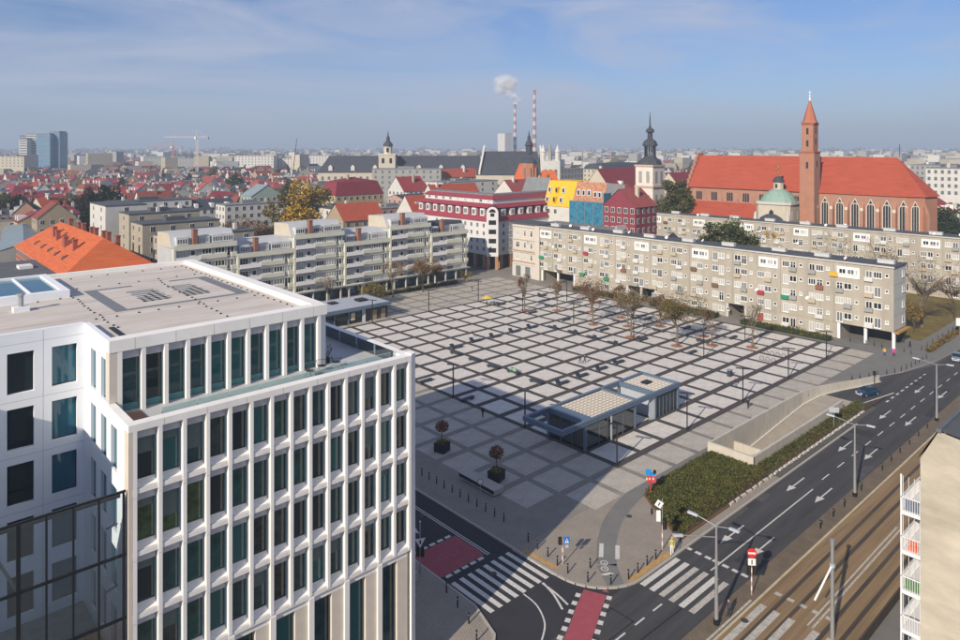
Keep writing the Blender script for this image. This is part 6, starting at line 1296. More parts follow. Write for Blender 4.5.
# ------------------------------------------------------------------ lamps, benches, planters, bollards
def square_lamp():
    t = thing('lamp_post', '', 'lamp post', group='slim lamp posts on the square')
    lump('post', MB().box(-.09, -.09, 0, .09, .09, 5.6), darkmetal, t); lump('foot', MB().box(-.2, -.2, 0, .2, .2, .12), darkmetal, t); h_ = lump('lamp_head', MB().box(-.14, -1.15, 5.6, .14, 1.15, 5.74), darkmetal, t); lump('lens', MB().box(-.1, -1.05, 5.57, .1, -.3, 5.598), whitepaint, h_); return t
LP = [(0, 35.1), (0, 17.6), (0, 0), (17.9, 0), (35.7, 0), (53.5, 0), (71.3, 0), (53.5, 17.6), (71.3, 17.6), (53.5, 35.1), (53.5, 52.8), (71.3, 70.3), (53.5, 87.9), (53.5, 70.3), (17.9, 87.9), (35.7, 87.9)]
LBL = ['slim lamp post in shade at the second corner beside the office', 'slim lamp post in front of the glass pavilion corner', 'slim lamp post at the nearest corner of the dark grid', 'slim lamp post at the right end of the glass pavilion', 'slim lamp post near the walker by the ramp wall', 'slim lamp post by the bicycle stands on the grid edge', 'slim lamp post at the far right corner of the grid',
       'slim lamp post in the grid right of the widest tree', 'slim lamp post behind the bicycle stands near the hedge', 'slim lamp post beside the thin half bare tree', 'slim lamp post left of the rusty tree', 'slim lamp post near the far hedge and slab block', 'slim lamp post at the far edge near the yellow parasol', 'slim lamp post beside the columnar tree', 'slim lamp post by the dark steel pavilion', 'slim lamp post midway along the far left grid edge']
proto = square_lamp()
for i, ((x, y), lb) in enumerate(zip(LP, LBL)):
    if i == 0: proto.location = (x, y, .14); proto['label'] = lb; proto.rotation_euler = (0, 0, .5)
    else: clone(proto, (x, y, .14), .5, lb)
benchm = mat('dark_blue_bench', (0.035, 0.045, 0.065), 0.5, 0.15, 2); benchs = mat('bench_side', (0.06, 0.065, 0.075), 0.6, 0.1, 2)
def bench_proto(back):
    t = thing('bench', '', 'bench', group='dark low benches on the square')
    lump('seat', MB().box(-1.5, -.36, .3, 1.5, .36, .46), benchm, t)
    for s_ in (-1, 1): lump('leg', MB().box(s_ * 1.1 - .2, -.3, 0, s_ * 1.1 + .2, .3, .3), benchs, t)
    if back: lump('backrest', MB().add([(-1.45, .2, .46), (-.35, .2, .46), (-.35, .36, .46), (-1.45, .36, .46), (-1.75, .5, 1.15), (-.75, .5, 1.15), (-.75, .6, 1.12), (-1.75, .6, 1.12)], [(0, 1, 5, 4), (1, 2, 6, 5), (2, 3, 7, 6), (3, 0, 4, 7), (4, 5, 6, 7)]), benchm, t)
    return t
BB = [(19.4, 57.0, 1, 'top row by the upper left of the ring of benches'), (1.1, 44.4, 0, 'shaded grid edge close to the office corner'), (.8, 32.3, 0, 'shaded grid edge beyond the second lamp post'), (19.2, 26.5, 1, 'lower row nearest the glass pavilion'), (25.1, 26.7, 1, 'lower row second from the pavilion'), (31.2, 26.8, 1, 'lower row third from the pavilion'), (37.0, 27.0, 1, 'lower row fourth from the pavilion'),
      (25.8, 57.9, 1, 'upper row with a walker behind it'), (31.6, 57.6, 1, 'upper row third along from the office'), (37.9, 57.7, 1, 'upper row fourth along from the office'), (43.8, 57.5, 1, 'upper row at its far end'), (54.7, 67.9, 0, 'grid next to the columnar tree'), (71.7, 80.0, 1, 'far corner by the long hedge'), (55.5, 57.0, 0, 'grid left of the rusty tree'), (55.0, 80.2, 0, 'grid below the yellow parasol'),
      (55.0, 44.6, 0, 'grid right of the rusty tree'), (71.6, 43.7, 0, 'back row behind the middle trees'), (54.7, 33.4, 1, 'grid right of the thin half bare tree'), (54.1, 20.7, 0, 'grid right of the widest tree'), (71.3, 20.5, 0, 'back row near the clipped hedge'), (71.3, 32.3, 0, 'back row behind the widest tree')]
BA = [(16.2, 53.7, 1, 'left row nearest the upper row'), (16.1, 47.7, 1, 'left row second below the upper row'), (15.9, 41.9, 1, 'left row third below the upper row'), (15.9, 30.2, 1, 'left row beside the pavilion lamp post'), (47.1, 36.1, 1, 'right row nearest the lower row'), (47.2, 54.1, 1, 'right row nearest the upper row'), (47.6, 48.0, 1, 'right row second below the upper row'), (63.6, 70.2, 0, 'grid behind the columnar tree'), (63.7, 81.8, 0, 'far edge near the passage columns'),
      (47.4, 42.2, 1, 'right row second from the lower row'), (63.9, 47.3, 0, 'grid behind the rusty tree'), (63.9, 35.3, 0, 'grid left of the widest tree'), (64.5, 59.0, 0, 'grid behind the bench by the rusty tree'), (63.2, 23.5, 0, 'grid behind the lamp right of the widest tree')]
bp = [bench_proto(False), bench_proto(True)]; used = [0, 0]
for lst, rz, nm in ((BB, 0.0, 'along'), (BA, math.pi / 2, 'across')):
    for (x, y, k, lb) in lst:
        lbl = f'dark {"backed" if k else "backless"} bench, {lb}'
        if not used[k]: used[k] = 1; o = bp[k]; o.location = (x, y, .14); o.rotation_euler = (0, 0, rz); o['label'] = lbl
        else: clone(bp[k], (x, y, .14), rz, lbl)
# green dressed bench: flower display
t = thing('flower_bench', 'bench heaped with green and white plants in the left bench row', 'bench', (16.7, 37.0, .14), math.pi / 2)
lump('seat', MB().box(-1.5, -.36, .3, 1.5, .36, .46), benchm, t)
for s_ in (-1, 1): lump('leg', MB().box(s_ * 1.1 - .2, -.3, 0, s_ * 1.1 + .2, .3, .3), benchs, t)
m = MB(); rn = random.Random(3); leafquads(m, (.1, 0, .8), 260, 1.2, .5, .45, .12, [3, 2], rn); lump('plants', m, [mat('fresh_green', (0.05, 0.28, 0.07), 0.7, 0.2, 2), whitepaint], t, 'stuff')
# yellow parasol stall with people at the far edge
t = thing('parasol', 'yellow parasol at the far edge of the grid', 'parasol', (52.0, 82.6, .14)); lump('pole', MB().cyl(0, 0, 0, 2.5, .04, 6), steel, t); lump('canopy', MB().lathe(0, 0, [(1.7, 2.1), (1.65, 2.14), (.05, 2.75)], 8), mat('parasol_yellow', (0.62, 0.45, 0.1), 0.8, 0.05), t)
# planters with ball-shaped trees
def planter(label, x, y, seed):
    t = thing('tree_planter', label, 'planter', (x, y, .13), .3); lump('box', MB().box(-.85, -.85, 0, .85, .85, 1.25).box(-.9, -.9, 1.1, .9, .9, 1.25), mat('black_planter', (0.018, 0.02, 0.022), 0.6, 0.1), t)
    lump('soil', MB().box(-.8, -.8, 1.25, .8, .8, 1.28), soil, t); lump('stem', MB().cyl(0, 0, 1.2, 3.1, .06, 6), wood, t); rn = random.Random(seed); m = MB(); leafquads(m, (0, 0, 3.6), 900, 1.0, 1.0, .85, .11, [3, 2, 1], rn); lump('crown', m, [LEAF['maroon'], LEAF['rust'], LEAF['brown']], t)
    m = MB(); leafquads(m, (0, 0, 1.4), 260, .85, .85, .25, .11, [2, 2, 2], rn); lump('underplanting', m, [LEAF['yellow'], LEAF['olive'], LEAF['green']], t, 'stuff')
planter('black planter with red ball tree nearer the office corner', -15.0, 19.7, 61); planter('black planter with red ball tree beside the concrete seat', -15.1, 8.2, 62)
t = thing('concrete_seat', 'long low concrete block seat by the shaded planter', 'seat', (-17.6, 8.4, .13)); lump('block', MB().box(-.9, -3.3, .12, .9, 3.3, .75), kerbm, t); lump('plinth', MB().box(-.75, -3.1, 0, .75, 3.1, .12), black, t); lump('dark_edge', MB().box(-.96, -3.35, .35, -.905, 3.35, .76), black, t)
bolm = MB().cyl(0, 0, 0, .92, .075, 8).cyl(0, 0, .92, 1.0, .095, 8).mesh('bollard', darkmetal); bolc = MB().cyl(0, 0, .78, .84, .08, 8).mesh('band', steel)
def bollards(pts, z, lab, group, start='nearest the crossing'):
    for i, (x, y) in enumerate(pts):
        o = inst('bollard', bolm, None, (x, y, z)); tag(o, lab.format(nth(i)), 'bollard', group); inst('band', bolc, o)
bollards([(-21.5 - .02 * i, 1.2 + 1.55 * i - 1.0) for i in range(15)], .12, 'slim dark bollard, {} along the shaded street kerb from the crossing', 'bollards along the shaded kerb')
bollards([(-22.4, -4.6), (-22.6, -6.2), (-22.8, -7.9), (-23.2, -9.6), (-23.4, -11.2)], .125, 'slim dark bollard, {} beside the zebra crossing going toward the road', 'bollards beside the zebra crossing')
bollards([(-21.0, -12.2), (-23.0, -13.5), (-21.6, -15.3), (-19.6, -16.0), (-18.0, -16.0), (-16.2, -15.9), (-14.6, -15.9)], .125, 'slim dark bollard, {} round the paved corner toward the traffic light', 'bollards round the paved corner')
bollards([(-34.6, -5.2), (-35.2, -7.6), (-35.9, -10.0), (-36.9, -12.2)], .12, 'slim dark bollard, {} on the office corner from the shaded planter box', 'bollards at the office corner')
bollards([(4.6, -25.2), (8.3, -25.2), (11.7, -25.2), (17.6, -25.1), (25.6, -25.0), (29.5, -24.9), (33.5, -24.8), (37.7, -24.8), (42.0, -24.8), (46.4, -24.8), (51, -24.8)], .07, 'short dark bollard, {} along the cobbled reserve from the pole', 'bollards on the cobbled reserve')
bollards([(60.9, -8.6), (62.9, -9.3), (65.0, -10.2), (67.2, -11.0), (69.6, -11.8), (71.8, -12.5), (74.0, -13.0), (76.1, -13.3), (78.4, -13.5), (80.6, -13.6), (82.6, -13.7), (84.5, -13.8), (86.7, -13.9)], .12, 'small dark bollard, {} along the curved kerb above the blue car', 'bollards along the curved kerb')
bollards([(88.7, 1.6), (88.7, -1.7), (88.8, -3.3), (88.4, -5.0), (88.3, -9.3), (87.8, -10.8)], .125, 'small bollard, {} under the open end of the slab block', 'bollards under the slab block')
bollards([(92.7, -11.4), (96.6, -11.4), (100.7, -11.4), (104.7, -11.4), (108.0, -11.5), (112.3, -11.5), (116.3, -11.5), (119.7, -11.5), (123.5, -11.5)], .12, 'thin post, {} along the shrubs of the far footway', 'posts along the far footway')
bkm = MB()
for k in range(9):
    a0, a1 = math.pi * k / 9, math.pi * (k + 1) / 9; bkm.tube((0, .38 * math.cos(a0), .45 + .4 * math.sin(a0)), (0, .38 * math.cos(a1), .45 + .4 * math.sin(a1)), .05, n=5)
for s_ in (-1, 1): bkm.tube((0, s_ * .38, 0), (0, s_ * .38, .46), .03, n=5)
bkm = bkm.mesh('hoop', darkmetal); bkb = MB().box(-.12, -.5, 0, .12, .5, .04).mesh('base_plate', darkmetal)
for i, (x, y) in enumerate([(65.1, 9.8), (65.2, 8.6), (65.3, 7.4), (65.4, 6.2), (60.6, 8.6), (60.7, 7.4), (60.8, 6.2), (73.2, 11.7)]):
    o = inst('bicycle_stand', bkm, None, (x, y, .14), .15); tag(o, f'steel bicycle hoop, {nth(i)} of those between the leafless tree and the grid edge lamps', 'bicycle stand', 'bicycle hoops on the square'); inst('base_plate', bkb, o)
t = thing('waste_bin', 'pair of dark bins on the grid near the pink hatted walker', 'bin', (46.2, 8.0, .14)); lump('body', MB().box(-.4, -.35, 0, .4, .35, 1.2), benchm, t); lump('lid', MB().box(-.45, -.4, 1.2, .45, .4, 1.3), steel, t)
t = thing('planter_box', 'pale stone hedge box beside the shaded red cycle box', 'planter', (-36.4, 1.4, .12)); lump('box', MB().box(-.9, -3.2, 0, .9, 3.2, .8), kerbm, t); m = MB(); rn = random.Random(8); leafquads(m, (0, 0, .95), 700, .9, 3.2, .35, .12, [3, 2], rn); lump('foliage', m, [LEAF['dark'], LEAF['green']], t, 'stuff')

# ------------------------------------------------------------------ street lamps, signals, signs
def street_lamp(label, x, y, h, arms, z=.07):
    t = thing('street_lamp', label, 'street lamp', (x, y, z), 0, 'tall street lamps along the main road')
    lump('post', MB().lathe(0, 0, [(.2, 0), (.17, 2), (.09, h)], 10), steel, t); lump('base', MB().cyl(0, 0, 0, .5, .27, 10), black, t)
    for dx, dy, dz, ln in arms:
        d = Vector((dx, dy, 0)).normalized(); a = lump('arm', MB().tube((0, 0, h - dz), tuple(d * ln + Vector((0, 0, h - dz + .35))), .05, n=6), steel, t)
        e = d * ln; s_ = Vector((-d.y, d.x, 0)) * .16; f = d * .95
        lump('lamp_head', MB().add([tuple(e - s_ + Vector((0, 0, h - dz + .28))), tuple(e + f - s_ * 1.3 + Vector((0, 0, h - dz + .34))), tuple(e + f + s_ * 1.3 + Vector((0, 0, h - dz + .34))), tuple(e + s_ + Vector((0, 0, h - dz + .28))), tuple(e - s_ * .6 + Vector((0, 0, h - dz + .46))), tuple(e + f - s_ * .8 + Vector((0, 0, h - dz + .5))), tuple(e + f + s_ * .8 + Vector((0, 0, h - dz + .5))), tuple(e + s_ * .6 + Vector((0, 0, h - dz + .46)))], [(3, 2, 1, 0), (4, 5, 6, 7), (0, 1, 5, 4), (1, 2, 6, 5), (2, 3, 7, 6), (3, 0, 4, 7)]), palesteel, a)
    return t
street_lamp('tall steel street lamp with three arms standing by the pedestrian', -19.0, -25.3, 9.0, [(-.1, 1, 0, 1.8), (.0, -1, 0, 1.3), (-1, .75, 1.0, 3.2)])
street_lamp('tall steel street lamp with two arms midway along the tram tracks', 15.4, -25.1, 9.0, [(0, 1, 0, 2.4), (0, -1, 0, 1.4)])
street_lamp('tall steel street lamp near the end of the cream building roof', 50.8, -24.9, 9.0, [(0, 1, 0, 2.4), (0, -1, 0, 1.4)])
MR, MW, MBL, MK = mat('sign_red', (0.60, 0.03, 0.025), 0.5, 0), mat('sign_white', (0.75, 0.75, 0.75), 0.5, 0), mat('sign_blue', (0.02, 0.16, 0.55), 0.5, 0), mat('sign_black', (0.015, 0.015, 0.015), 0.5, 0)
def disc(r, mi=0, d=.0, n=18): return [(r * math.cos(6.2832 * i / n), d, r * math.sin(6.2832 * i / n)) for i in range(n)]
def signal(t, z, dx=0.0, dy=-.12, lamps=(('off', 0), ('off', 1), ('off', 2)), hh=1.0):
    b = lump('signal_box', MB().box(dx - .17, dy - .15, z, dx + .17, dy + .1, z + hh), MK, t)
    for k in range(3): lump('lens', MB().add([(dx + x, dy - .16, z + hh * (.82 - .32 * k) + zz) for x, _, zz in disc(.1, n=10)], [tuple(range(9, -1, -1))]), mat('lens_dark', (0.05, 0.03, 0.02), 0.3, 0), b)
FACE = TH - math.pi / 2 - .25        # signs turned to the traffic that comes toward us
t = thing('no_entry_post', 'red no entry disc and signal box on a striped post by the tram crossing', 'sign post', (-12.6, -25.5, .07), -.85)
for k in range(8): lump('post_band', MB().cyl(0, 0, .44 * k, .44 * (k + 1), .06, 8), MW if k % 2 else mat('post_pink', (0.5, 0.3, 0.26), 0.6, 0), t)
d_ = lump('no_entry_disc', MB().add(disc(.46, d=-.12) + disc(.46, d=-.08), [tuple(range(17, -1, -1)), tuple(range(18, 36))] + [(i, (i + 1) % 18, 18 + (i + 1) % 18, 18 + i) for i in range(18)]), MR, t); d_.location = (0, 0, 4.15)
lump('white_bar', MB().box(-.34, -.135, -.085, .34, -.121, .085), MW, d_)
lump('lower_plate', MB().box(-.36, -.11, 2.95, .36, -.07, 3.62), MW, t); lump('plate_arrow', MB().box(-.05, -.125, 3.05, .05, -.111, 3.5), MK, t); signal(t, 1.9, -.25, .05); signal(t, 2.0, .28, .05)
t = thing('traffic_light', 'black traffic light and white arrow boards on the post by the planted bed', 'traffic light', (-12.6, -15.4, .13), -.85)
for k in range(6): lump('post_band', MB().cyl(0, 0, .45 * k, .45 * (k + 1), .06, 8), MW if k % 2 else mat('post_pink', (0, 0, 0)), t)
signal(t, 2.3, .16, -.05, hh=1.05); lump('back_board', MB().box(-.12, .05, 2.2, .5, .1, 3.5), MK, t); lump('pole', MB().cyl(0, 0, 2.7, 5.6, .05, 8), steel, t)
dp = lump('diamond_board', MB().box(-.36, -.1, -.36, .36, -.06, .36), MW, t); dp.location = (-.35, 0, 5.0); dp.rotation_euler = (0, .55, 0); lump('arrow_mark', MB().box(-.06, -.115, -.2, .06, -.101, .2), MK, dp)
lump('tall_plate', MB().box(-.65, -.1, 3.1, -.2, -.06, 4.3), MW, t)
t = thing('pedestrian_signal', 'pedestrian light and blue crossing sign at the zebra crossing', 'traffic light', (-22.7, -9.9, .13), -.6)
for k in range(6): lump('post_band', MB().cyl(0, 0, .45 * k, .45 * (k + 1), .055, 8), MW if k % 2 else mat('post_pink', (0, 0, 0)), t)
signal(t, 2.2, -.3, -.05, hh=.75); bs = lump('crossing_sign', MB().box(.1, -.1, 2.2, .75, -.06, 2.95), MBL, t); lump('white_triangle', MB().add([(.2, -.112, 2.32), (.65, -.112, 2.32), (.42, -.112, 2.82)], [(0, 1, 2)]), MW, bs); lump('walker_mark', MB().box(.38, -.12, 2.4, .46, -.113, 2.66), MK, bs); lump('lower_plate', MB().box(.25, -.1, 1.8, .6, -.06, 2.1), palesteel, t)
t = thing('tourist_sign_post', 'red post with a cluster of blue and red boards beside the bed', 'sign post', (-3.7, -7.9, .13), -.75); t.scale = (.8, .8, .95)
lump('post', MB().box(-.09, -.09, 0, .09, .09, 3.2), mat('sign_post_red', (0.35, 0.05, 0.06), 0.6, 0.1), t)
lump('blue_board', MB().box(-.8, -.14, 2.75, .05, -.09, 3.6), mat('board_blue', (0.02, 0.25, 0.62), 0.5, 0.1), t); lump('blue_board', MB().box(.1, -.02, 2.7, .8, .03, 3.2), mat('board_blue', (0, 0, 0)), t); lump('black_board', MB().box(.4, -.14, 3.0, .85, -.09, 3.5), MK, t)
lump('red_board', MB().box(-.6, -.15, 1.9, -.05, -.1, 2.7), MR, t); lump('red_board', MB().box(.1, -.15, 1.8, .85, -.1, 2.65), mat('board_pink', (0.5, 0.06, 0.1), 0.5, 0.2), t)
for x0 in (-.75, -.3, .25): lump('white_patch', MB().box(x0, -.17, 2.2, x0 + .25, -.151, 2.5), mat('patch_cream', (0.7, 0.6, 0.4), 0.6, 0.1), t)
t = thing('give_way_post', 'inverted triangle sign and signal beside the shaded cycle box', 'sign post', (-34.6, -.9, .12), -.45)
lump('post', MB().cyl(0, 0, 0, 5.2, .06, 8), steel, t); tr_ = lump('triangle_sign', MB().add([(-.55, -.1, 3.55), (.55, -.1, 3.55), (0, -.1, 2.6), (-.55, -.06, 3.55), (.55, -.06, 3.55), (0, -.06, 2.6)], [(0, 2, 1), (3, 4, 5), (0, 1, 4, 3), (1, 2, 5, 4), (2, 0, 3, 5)]), MW, t); lump('dark_mark', MB().box(-.08, -.115, 3.0, .08, -.101, 3.4), MK, tr_); signal(t, 1.7, -.25, .05); signal(t, 1.6, .25, .05); lump('lamp_tip', MB().ball((0, 0, 5.25), .1, .1, .1, 0, 6, 4), MW, t)
t = thing('small_sign_post', 'tiny pink and white sign on a thin post by the concrete seat', 'sign post', (-20.6, 5.3, .12), -.6); lump('post', MB().cyl(0, 0, 0, 2.6, .04, 6), steel, t); lump('disc', MB().add([(x, -.06, 2.6 + z) for x, _, z in disc(.3)], [tuple(range(17, -1, -1))]), MW, t); lump('disc_ring', MB().add([(x, -.05, 2.6 + z) for x, _, z in disc(.38)], [tuple(range(17, -1, -1))]), mat('board_pink', (0, 0, 0)), t)
t = thing('plate_sign', 'grey sign plate on a post in the bed by the ramp wall', 'sign post', (35.8, -14.9, .15), -.85); lump('post', MB().cyl(0, 0, 0, 3.0, .05, 6), steel, t); lump('plate', MB().box(-.75, -.06, 2.3, .75, -.02, 3.1), palesteel, t)
t = thing('plate_sign', 'white sign plate beside the shrubs of the far footway', 'sign post', (113, -13.6, .15), -.85); lump('post', MB().cyl(0, 0, 0, 2.6, .06, 6), steel, t); lump('plate', MB().box(-.8, -.06, 2.2, .8, -.02, 4.0), MW, t)
t = thing('ramp_signal', 'small dark signal post at the end of the curved ramp wall', 'signal', (62.4, -12.0, .12)); lump('post', MB().cyl(0, 0, 0, 1.6, .07, 6), darkmetal, t); lump('head', MB().box(-.22, -.22, 1.6, .22, .22, 2.3), MK, t)
t = thing('tram_mast', 'grey overhead line mast with bracket arm at the bottom edge', 'mast', (-13.0, -33.2, .06)); lump('post', MB().cyl(0, 0, 0, 8.6, .19, 10, 0, .16), steel, t); lump('cap', MB().cyl(0, 0, 8.6, 8.85, .22, 10), steel, t); lump('bracket_arm', MB().tube((0, 0, 6.6), (-2.6, .5, 4.3), .09, n=6).tube((0, 0, 6.6), (.1, .1, 7.6), .1, n=6), whitepaint, t); lump('collar', MB().cyl(0, 0, 6.4, 6.7, .24, 10), palesteel, t)
t = thing('kick_scooter', 'parked kick scooter on the paving before the planted bed', 'scooter', (-6.9, -10.2, .13), .6); lump('deck', MB().box(-.5, -.08, .1, .5, .08, .15), MK, t); lump('stem', MB().tube((.5, 0, .12), (.38, 0, 1.15), .03), MK, t); lump('handlebar', MB().tube((.38, -.28, 1.15), (.38, .28, 1.15), .025), MK, t)
for s_ in (-.55, .55): lump('wheel', MB().tube((s_, -.04, .11), (s_, .04, .11), .11, n=12), MK, t)
# low board wall along the tram tracks
lw = thing('low_board_wall', 'low dark board wall along the tram tracks beside the cream building', 'wall', (0, -35.4, .08))
lb_ = MB().box(-.98, -.07, 0, .98, .07, 1.0).mesh('board', mat('weathered_board', (0.075, 0.06, 0.05), 0.9, 0.3, 2))
for i in range(46): inst('board', lb_, lw, (-22 + 2 * i, 0, 0))

# ------------------------------------------------------------------ cream building at the right edge
cb = thing('cream_building', 'cream gable wall with white balconies at the lower right edge', 'building', (-10, -52, 0))
creamw = mat('weathered_cream_render', (0.46, 0.415, 0.335), 0.9, 0.36, 0.3, streak=(1, 0.45, 1.3))
g = [(-42.8, 0), (-42.8, 22.4), (-43.9, 24.6), (-56, 22.6), (-56, 0)]
part('gable_wall', MB().add([(-23, y, z) for y, z in g] + [(20, y, z) for y, z in g], [(0, 1, 2, 3, 4), (9, 8, 7, 6, 5), (0, 5, 6, 1), (3, 8, 9, 4)]), creamw, cb)
rf_ = part('roof', MB().add([(-23.15, -42.6, 22.3), (20.2, -42.6, 22.3), (20.2, -43.9, 24.75), (-23.15, -43.9, 24.75), (20.2, -56.2, 22.75), (-23.15, -56.2, 22.75)], [(0, 1, 2, 3), (3, 2, 4, 5)]), flatroof, cb)
part('ridge_trim', MB().box(-23.2, -44.1, 24.6, 20.2, -43.8, 24.85), mat('lead_grey', (0.12, 0.13, 0.14), 0.6, 0.1), cb)
part('roof_vent_pipe', MB().cyl(-14.5, -46.6, 24, 25.6, .14, 8).cyl(-14.5, -46.6, 25.6, 25.75, .22, 8), steel, rf_); part('roof_vent_box', MB().box(-9, -46, 24.2, -7, -44.6, 25.4), creamw, rf_)
for x in (-8,): part('chimney', MB().box(x + 5, -46, 24, x + 6.4, -44.4, 26.2), creamw, rf_)
dirt = mat('wall_stain', (0.42, 0.35, 0.26), 0.9, 0.4, 0.6)
whitem = mat('white_balcony_metal', (0.72, 0.72, 0.72), 0.5, 0.03)
FILL = [mat('balcony_blue_cloth', (0.08, 0.11, 0.17), 0.8, 0.2, 3), mat('orange_toy', (0.75, 0.10, 0.02), 0.6, 0.1), mat('balcony_green_plants', (0.05, 0.16, 0.04), 0.8, 0.5, 4), mat('balcony_grey_cloth', (0.25, 0.25, 0.25), 0.8, 0.2, 3)]
for k in range(7):
    z = 18.2 - 2.8 * k + .0
    if z < 1: break
    b_ = part('balcony', MB().box(-22.6, -42.79, z - .18, -18.6, -41.6, z), whitem, cb)
    part('balcony_slab_edge', MB().box(-22.7, -41.6, z - .22, -18.5, -41.48, z + .04).box(-22.75, -42.79, z - .22, -22.62, -41.6, z + .04), whitem, b_)
    part('corner_post', MB().box(-22.72, -41.58, z + .04, -22.62, -41.48, z + 2.58), whitem, b_)
    part('top_rail', MB().box(-22.72, -41.58, z + .95, -18.5, -41.5, z + 1.02).box(-22.72, -42.78, z + .95, -22.64, -41.58, z + 1.02), whitem, b_)
    m = MB()
    for q in range(8): m.box(-22.70, -42.7 + .15 * q, z + .04, -22.66, -42.67 + .15 * q, z + .95)
    for q in range(20): m.box(-22.5 + .2 * q, -41.56, z + .04, -22.47 + .2 * q, -41.52, z + .95)
    for q in range(4): m.tube((-22.68, -42.7 + .35 * q, z + 1.0), (-22.68, -42.7 + .35 * q, z + 2.5), .02, n=4)
    part('baluster', m, whitem, b_, 'stuff')
    if k in (0, 2): part('screen_cloth', MB().box(-22.6, -42.6, z + .1, -22.56, -41.7, z + .9), FILL[k % 4], b_)
    elif k == 1: part('orange_toy', MB().ball((-22.2, -42.15, z + .5), .26, .26, .26, 0, 10, 6).box(-22.4, -42.4, z, -22, -41.9, z + .3), FILL[1], b_)
    part('balcony_door', MB().box(-21.5, -42.79, z + .05, -19.6, -42.7, z + 2.2), winpane[3], b_)

# ------------------------------------------------------------------ cars
def car(label, x, y, rz, paint, glassm):
    t = thing('parked_car' if False else 'car', label, 'car', (x, y, .01), rz); prof = [(-2.15, .32, .62, .62), (-2.1, .28, .78, .76), (-1.3, .26, .92, .86), (-.9, .26, .95, .88), (.0, .26, .96, .9), (1.0, .26, .98, .9), (1.75, .28, 1.0, .88), (2.08, .32, .95, .8), (2.12, .36, .7, .72)]
    m = MB(); n = 10; a = len(m.v)
    for px, zb, zt, hw in prof: m.v += [(px, -hw * .9, zb), (px, -hw, zb + .18), (px, -hw, zt - .12), (px, -hw * .93, zt), (px, 0, zt + .03), (px, hw * .93, zt), (px, hw, zt - .12), (px, hw, zb + .18), (px, hw * .9, zb), (px, 0, zb)]
    for i in range(len(prof) - 1):
        for j in range(n): m.f.append((i * n + j, i * n + (j + 1) % n, (i + 1) * n + (j + 1) % n, (i + 1) * n + j)); m.m.append(0)
    m.f.append(tuple(range(n - 1, -1, -1))); m.m.append(0); m.f.append(tuple(range((len(prof) - 1) * n, len(prof) * n))); m.m.append(0)
    body = lump('body', m, paint, t, smooth=False)
    gl = [(-1.15, .95, .80), (-.35, 1.42, .66), (1.0, 1.44, .66), (1.85, 1.0, .76)]
    m = MB().add([(gl[0][0], -gl[0][2], .94), (gl[0][0], gl[0][2], .94), (gl[1][0], gl[1][2], gl[1][1]), (gl[1][0], -gl[1][2], gl[1][1])], [(0, 3, 2, 1)]); lump('windscreen', m, glassm, t)
    lump('rear_window', MB().add([(gl[3][0], -gl[3][2], 1.0), (gl[3][0], gl[3][2], 1.0), (gl[2][0], gl[2][2], gl[2][1]), (gl[2][0], -gl[2][2], gl[2][1])], [(0, 1, 2, 3)]), glassm, t)
    for s_ in (-1, 1): lump('side_window', MB().add([(gl[0][0] + .12, s_ * .815, .97), (gl[3][0] - .15, s_ * .79, .99), (gl[2][0] + .1, s_ * .675, 1.38), (gl[1][0], s_ * .675, 1.37)], [(0, 1, 2, 3)] if s_ < 0 else [(3, 2, 1, 0)]), glassm, t); lump('door_pillar', MB().add([(.35, s_ * .83, .95), (.45, s_ * .83, .95), (.45, s_ * .69, 1.42), (.35, s_ * .69, 1.42)], [(0, 1, 2, 3), (3, 2, 1, 0)]), paint, t)
    lump('roof', MB().add([(-.4, -.68, 1.40), (-.4, .68, 1.40), (1.05, .68, 1.42), (1.05, -.68, 1.42), (-.2, -.5, 1.50), (-.2, .5, 1.50), (.9, .5, 1.51), (.9, -.5, 1.51)], [(0, 4, 5, 1), (1, 5, 6, 2), (2, 6, 7, 3), (3, 7, 4, 0), (4, 7, 6, 5)]), paint, t)
    for wx in (-1.35, 1.35):
        for s_ in (-1, 1):
            wh_ = inst('wheel', MB().tube((0, -.1, 0), (0, .1, 0), .32, n=16).mesh('wheel', black), t, (wx, s_ * .78, .32)); lump('rim', MB().tube((0, s_ * .101, 0), (0, s_ * .112, 0), .2, n=12), steel, wh_)
    for s_ in (-1, 1):
        lump('headlight', MB().box(-2.16, s_ * .52 - .16, .6, -2.06, s_ * .52 + .16, .74), whitepaint, t); lump('tail_light', MB().box(2.05, s_ * .6 - .12, .72, 2.13, s_ * .6 + .12, .9), MR, t); lump('mirror', MB().box(-.95, s_ * .95 - .08, .92, -.8, s_ * .95 + .08, 1.04), paint, t)
    lump('bumper', MB().box(-2.2, -.6, .3, -2.14, .6, .5), palesteel, t); lump('number_plate', MB().box(-2.215, -.25, .42, -2.201, .25, .52), whitepaint, t); return t
car('dark blue hatchback turning out of the garage ramp', 55.4, -13.2, -.38, mat('blue_car_paint', (0.012, 0.045, 0.10), 0.3, 0, spec=0.5), darkglass)
car('silver blue car driving on the far road by the right edge', 91.0, -18.4, .05, mat('silver_car_paint', (0.22, 0.28, 0.34), 0.25, 0, spec=0.6, metal=0.4), darkglass)

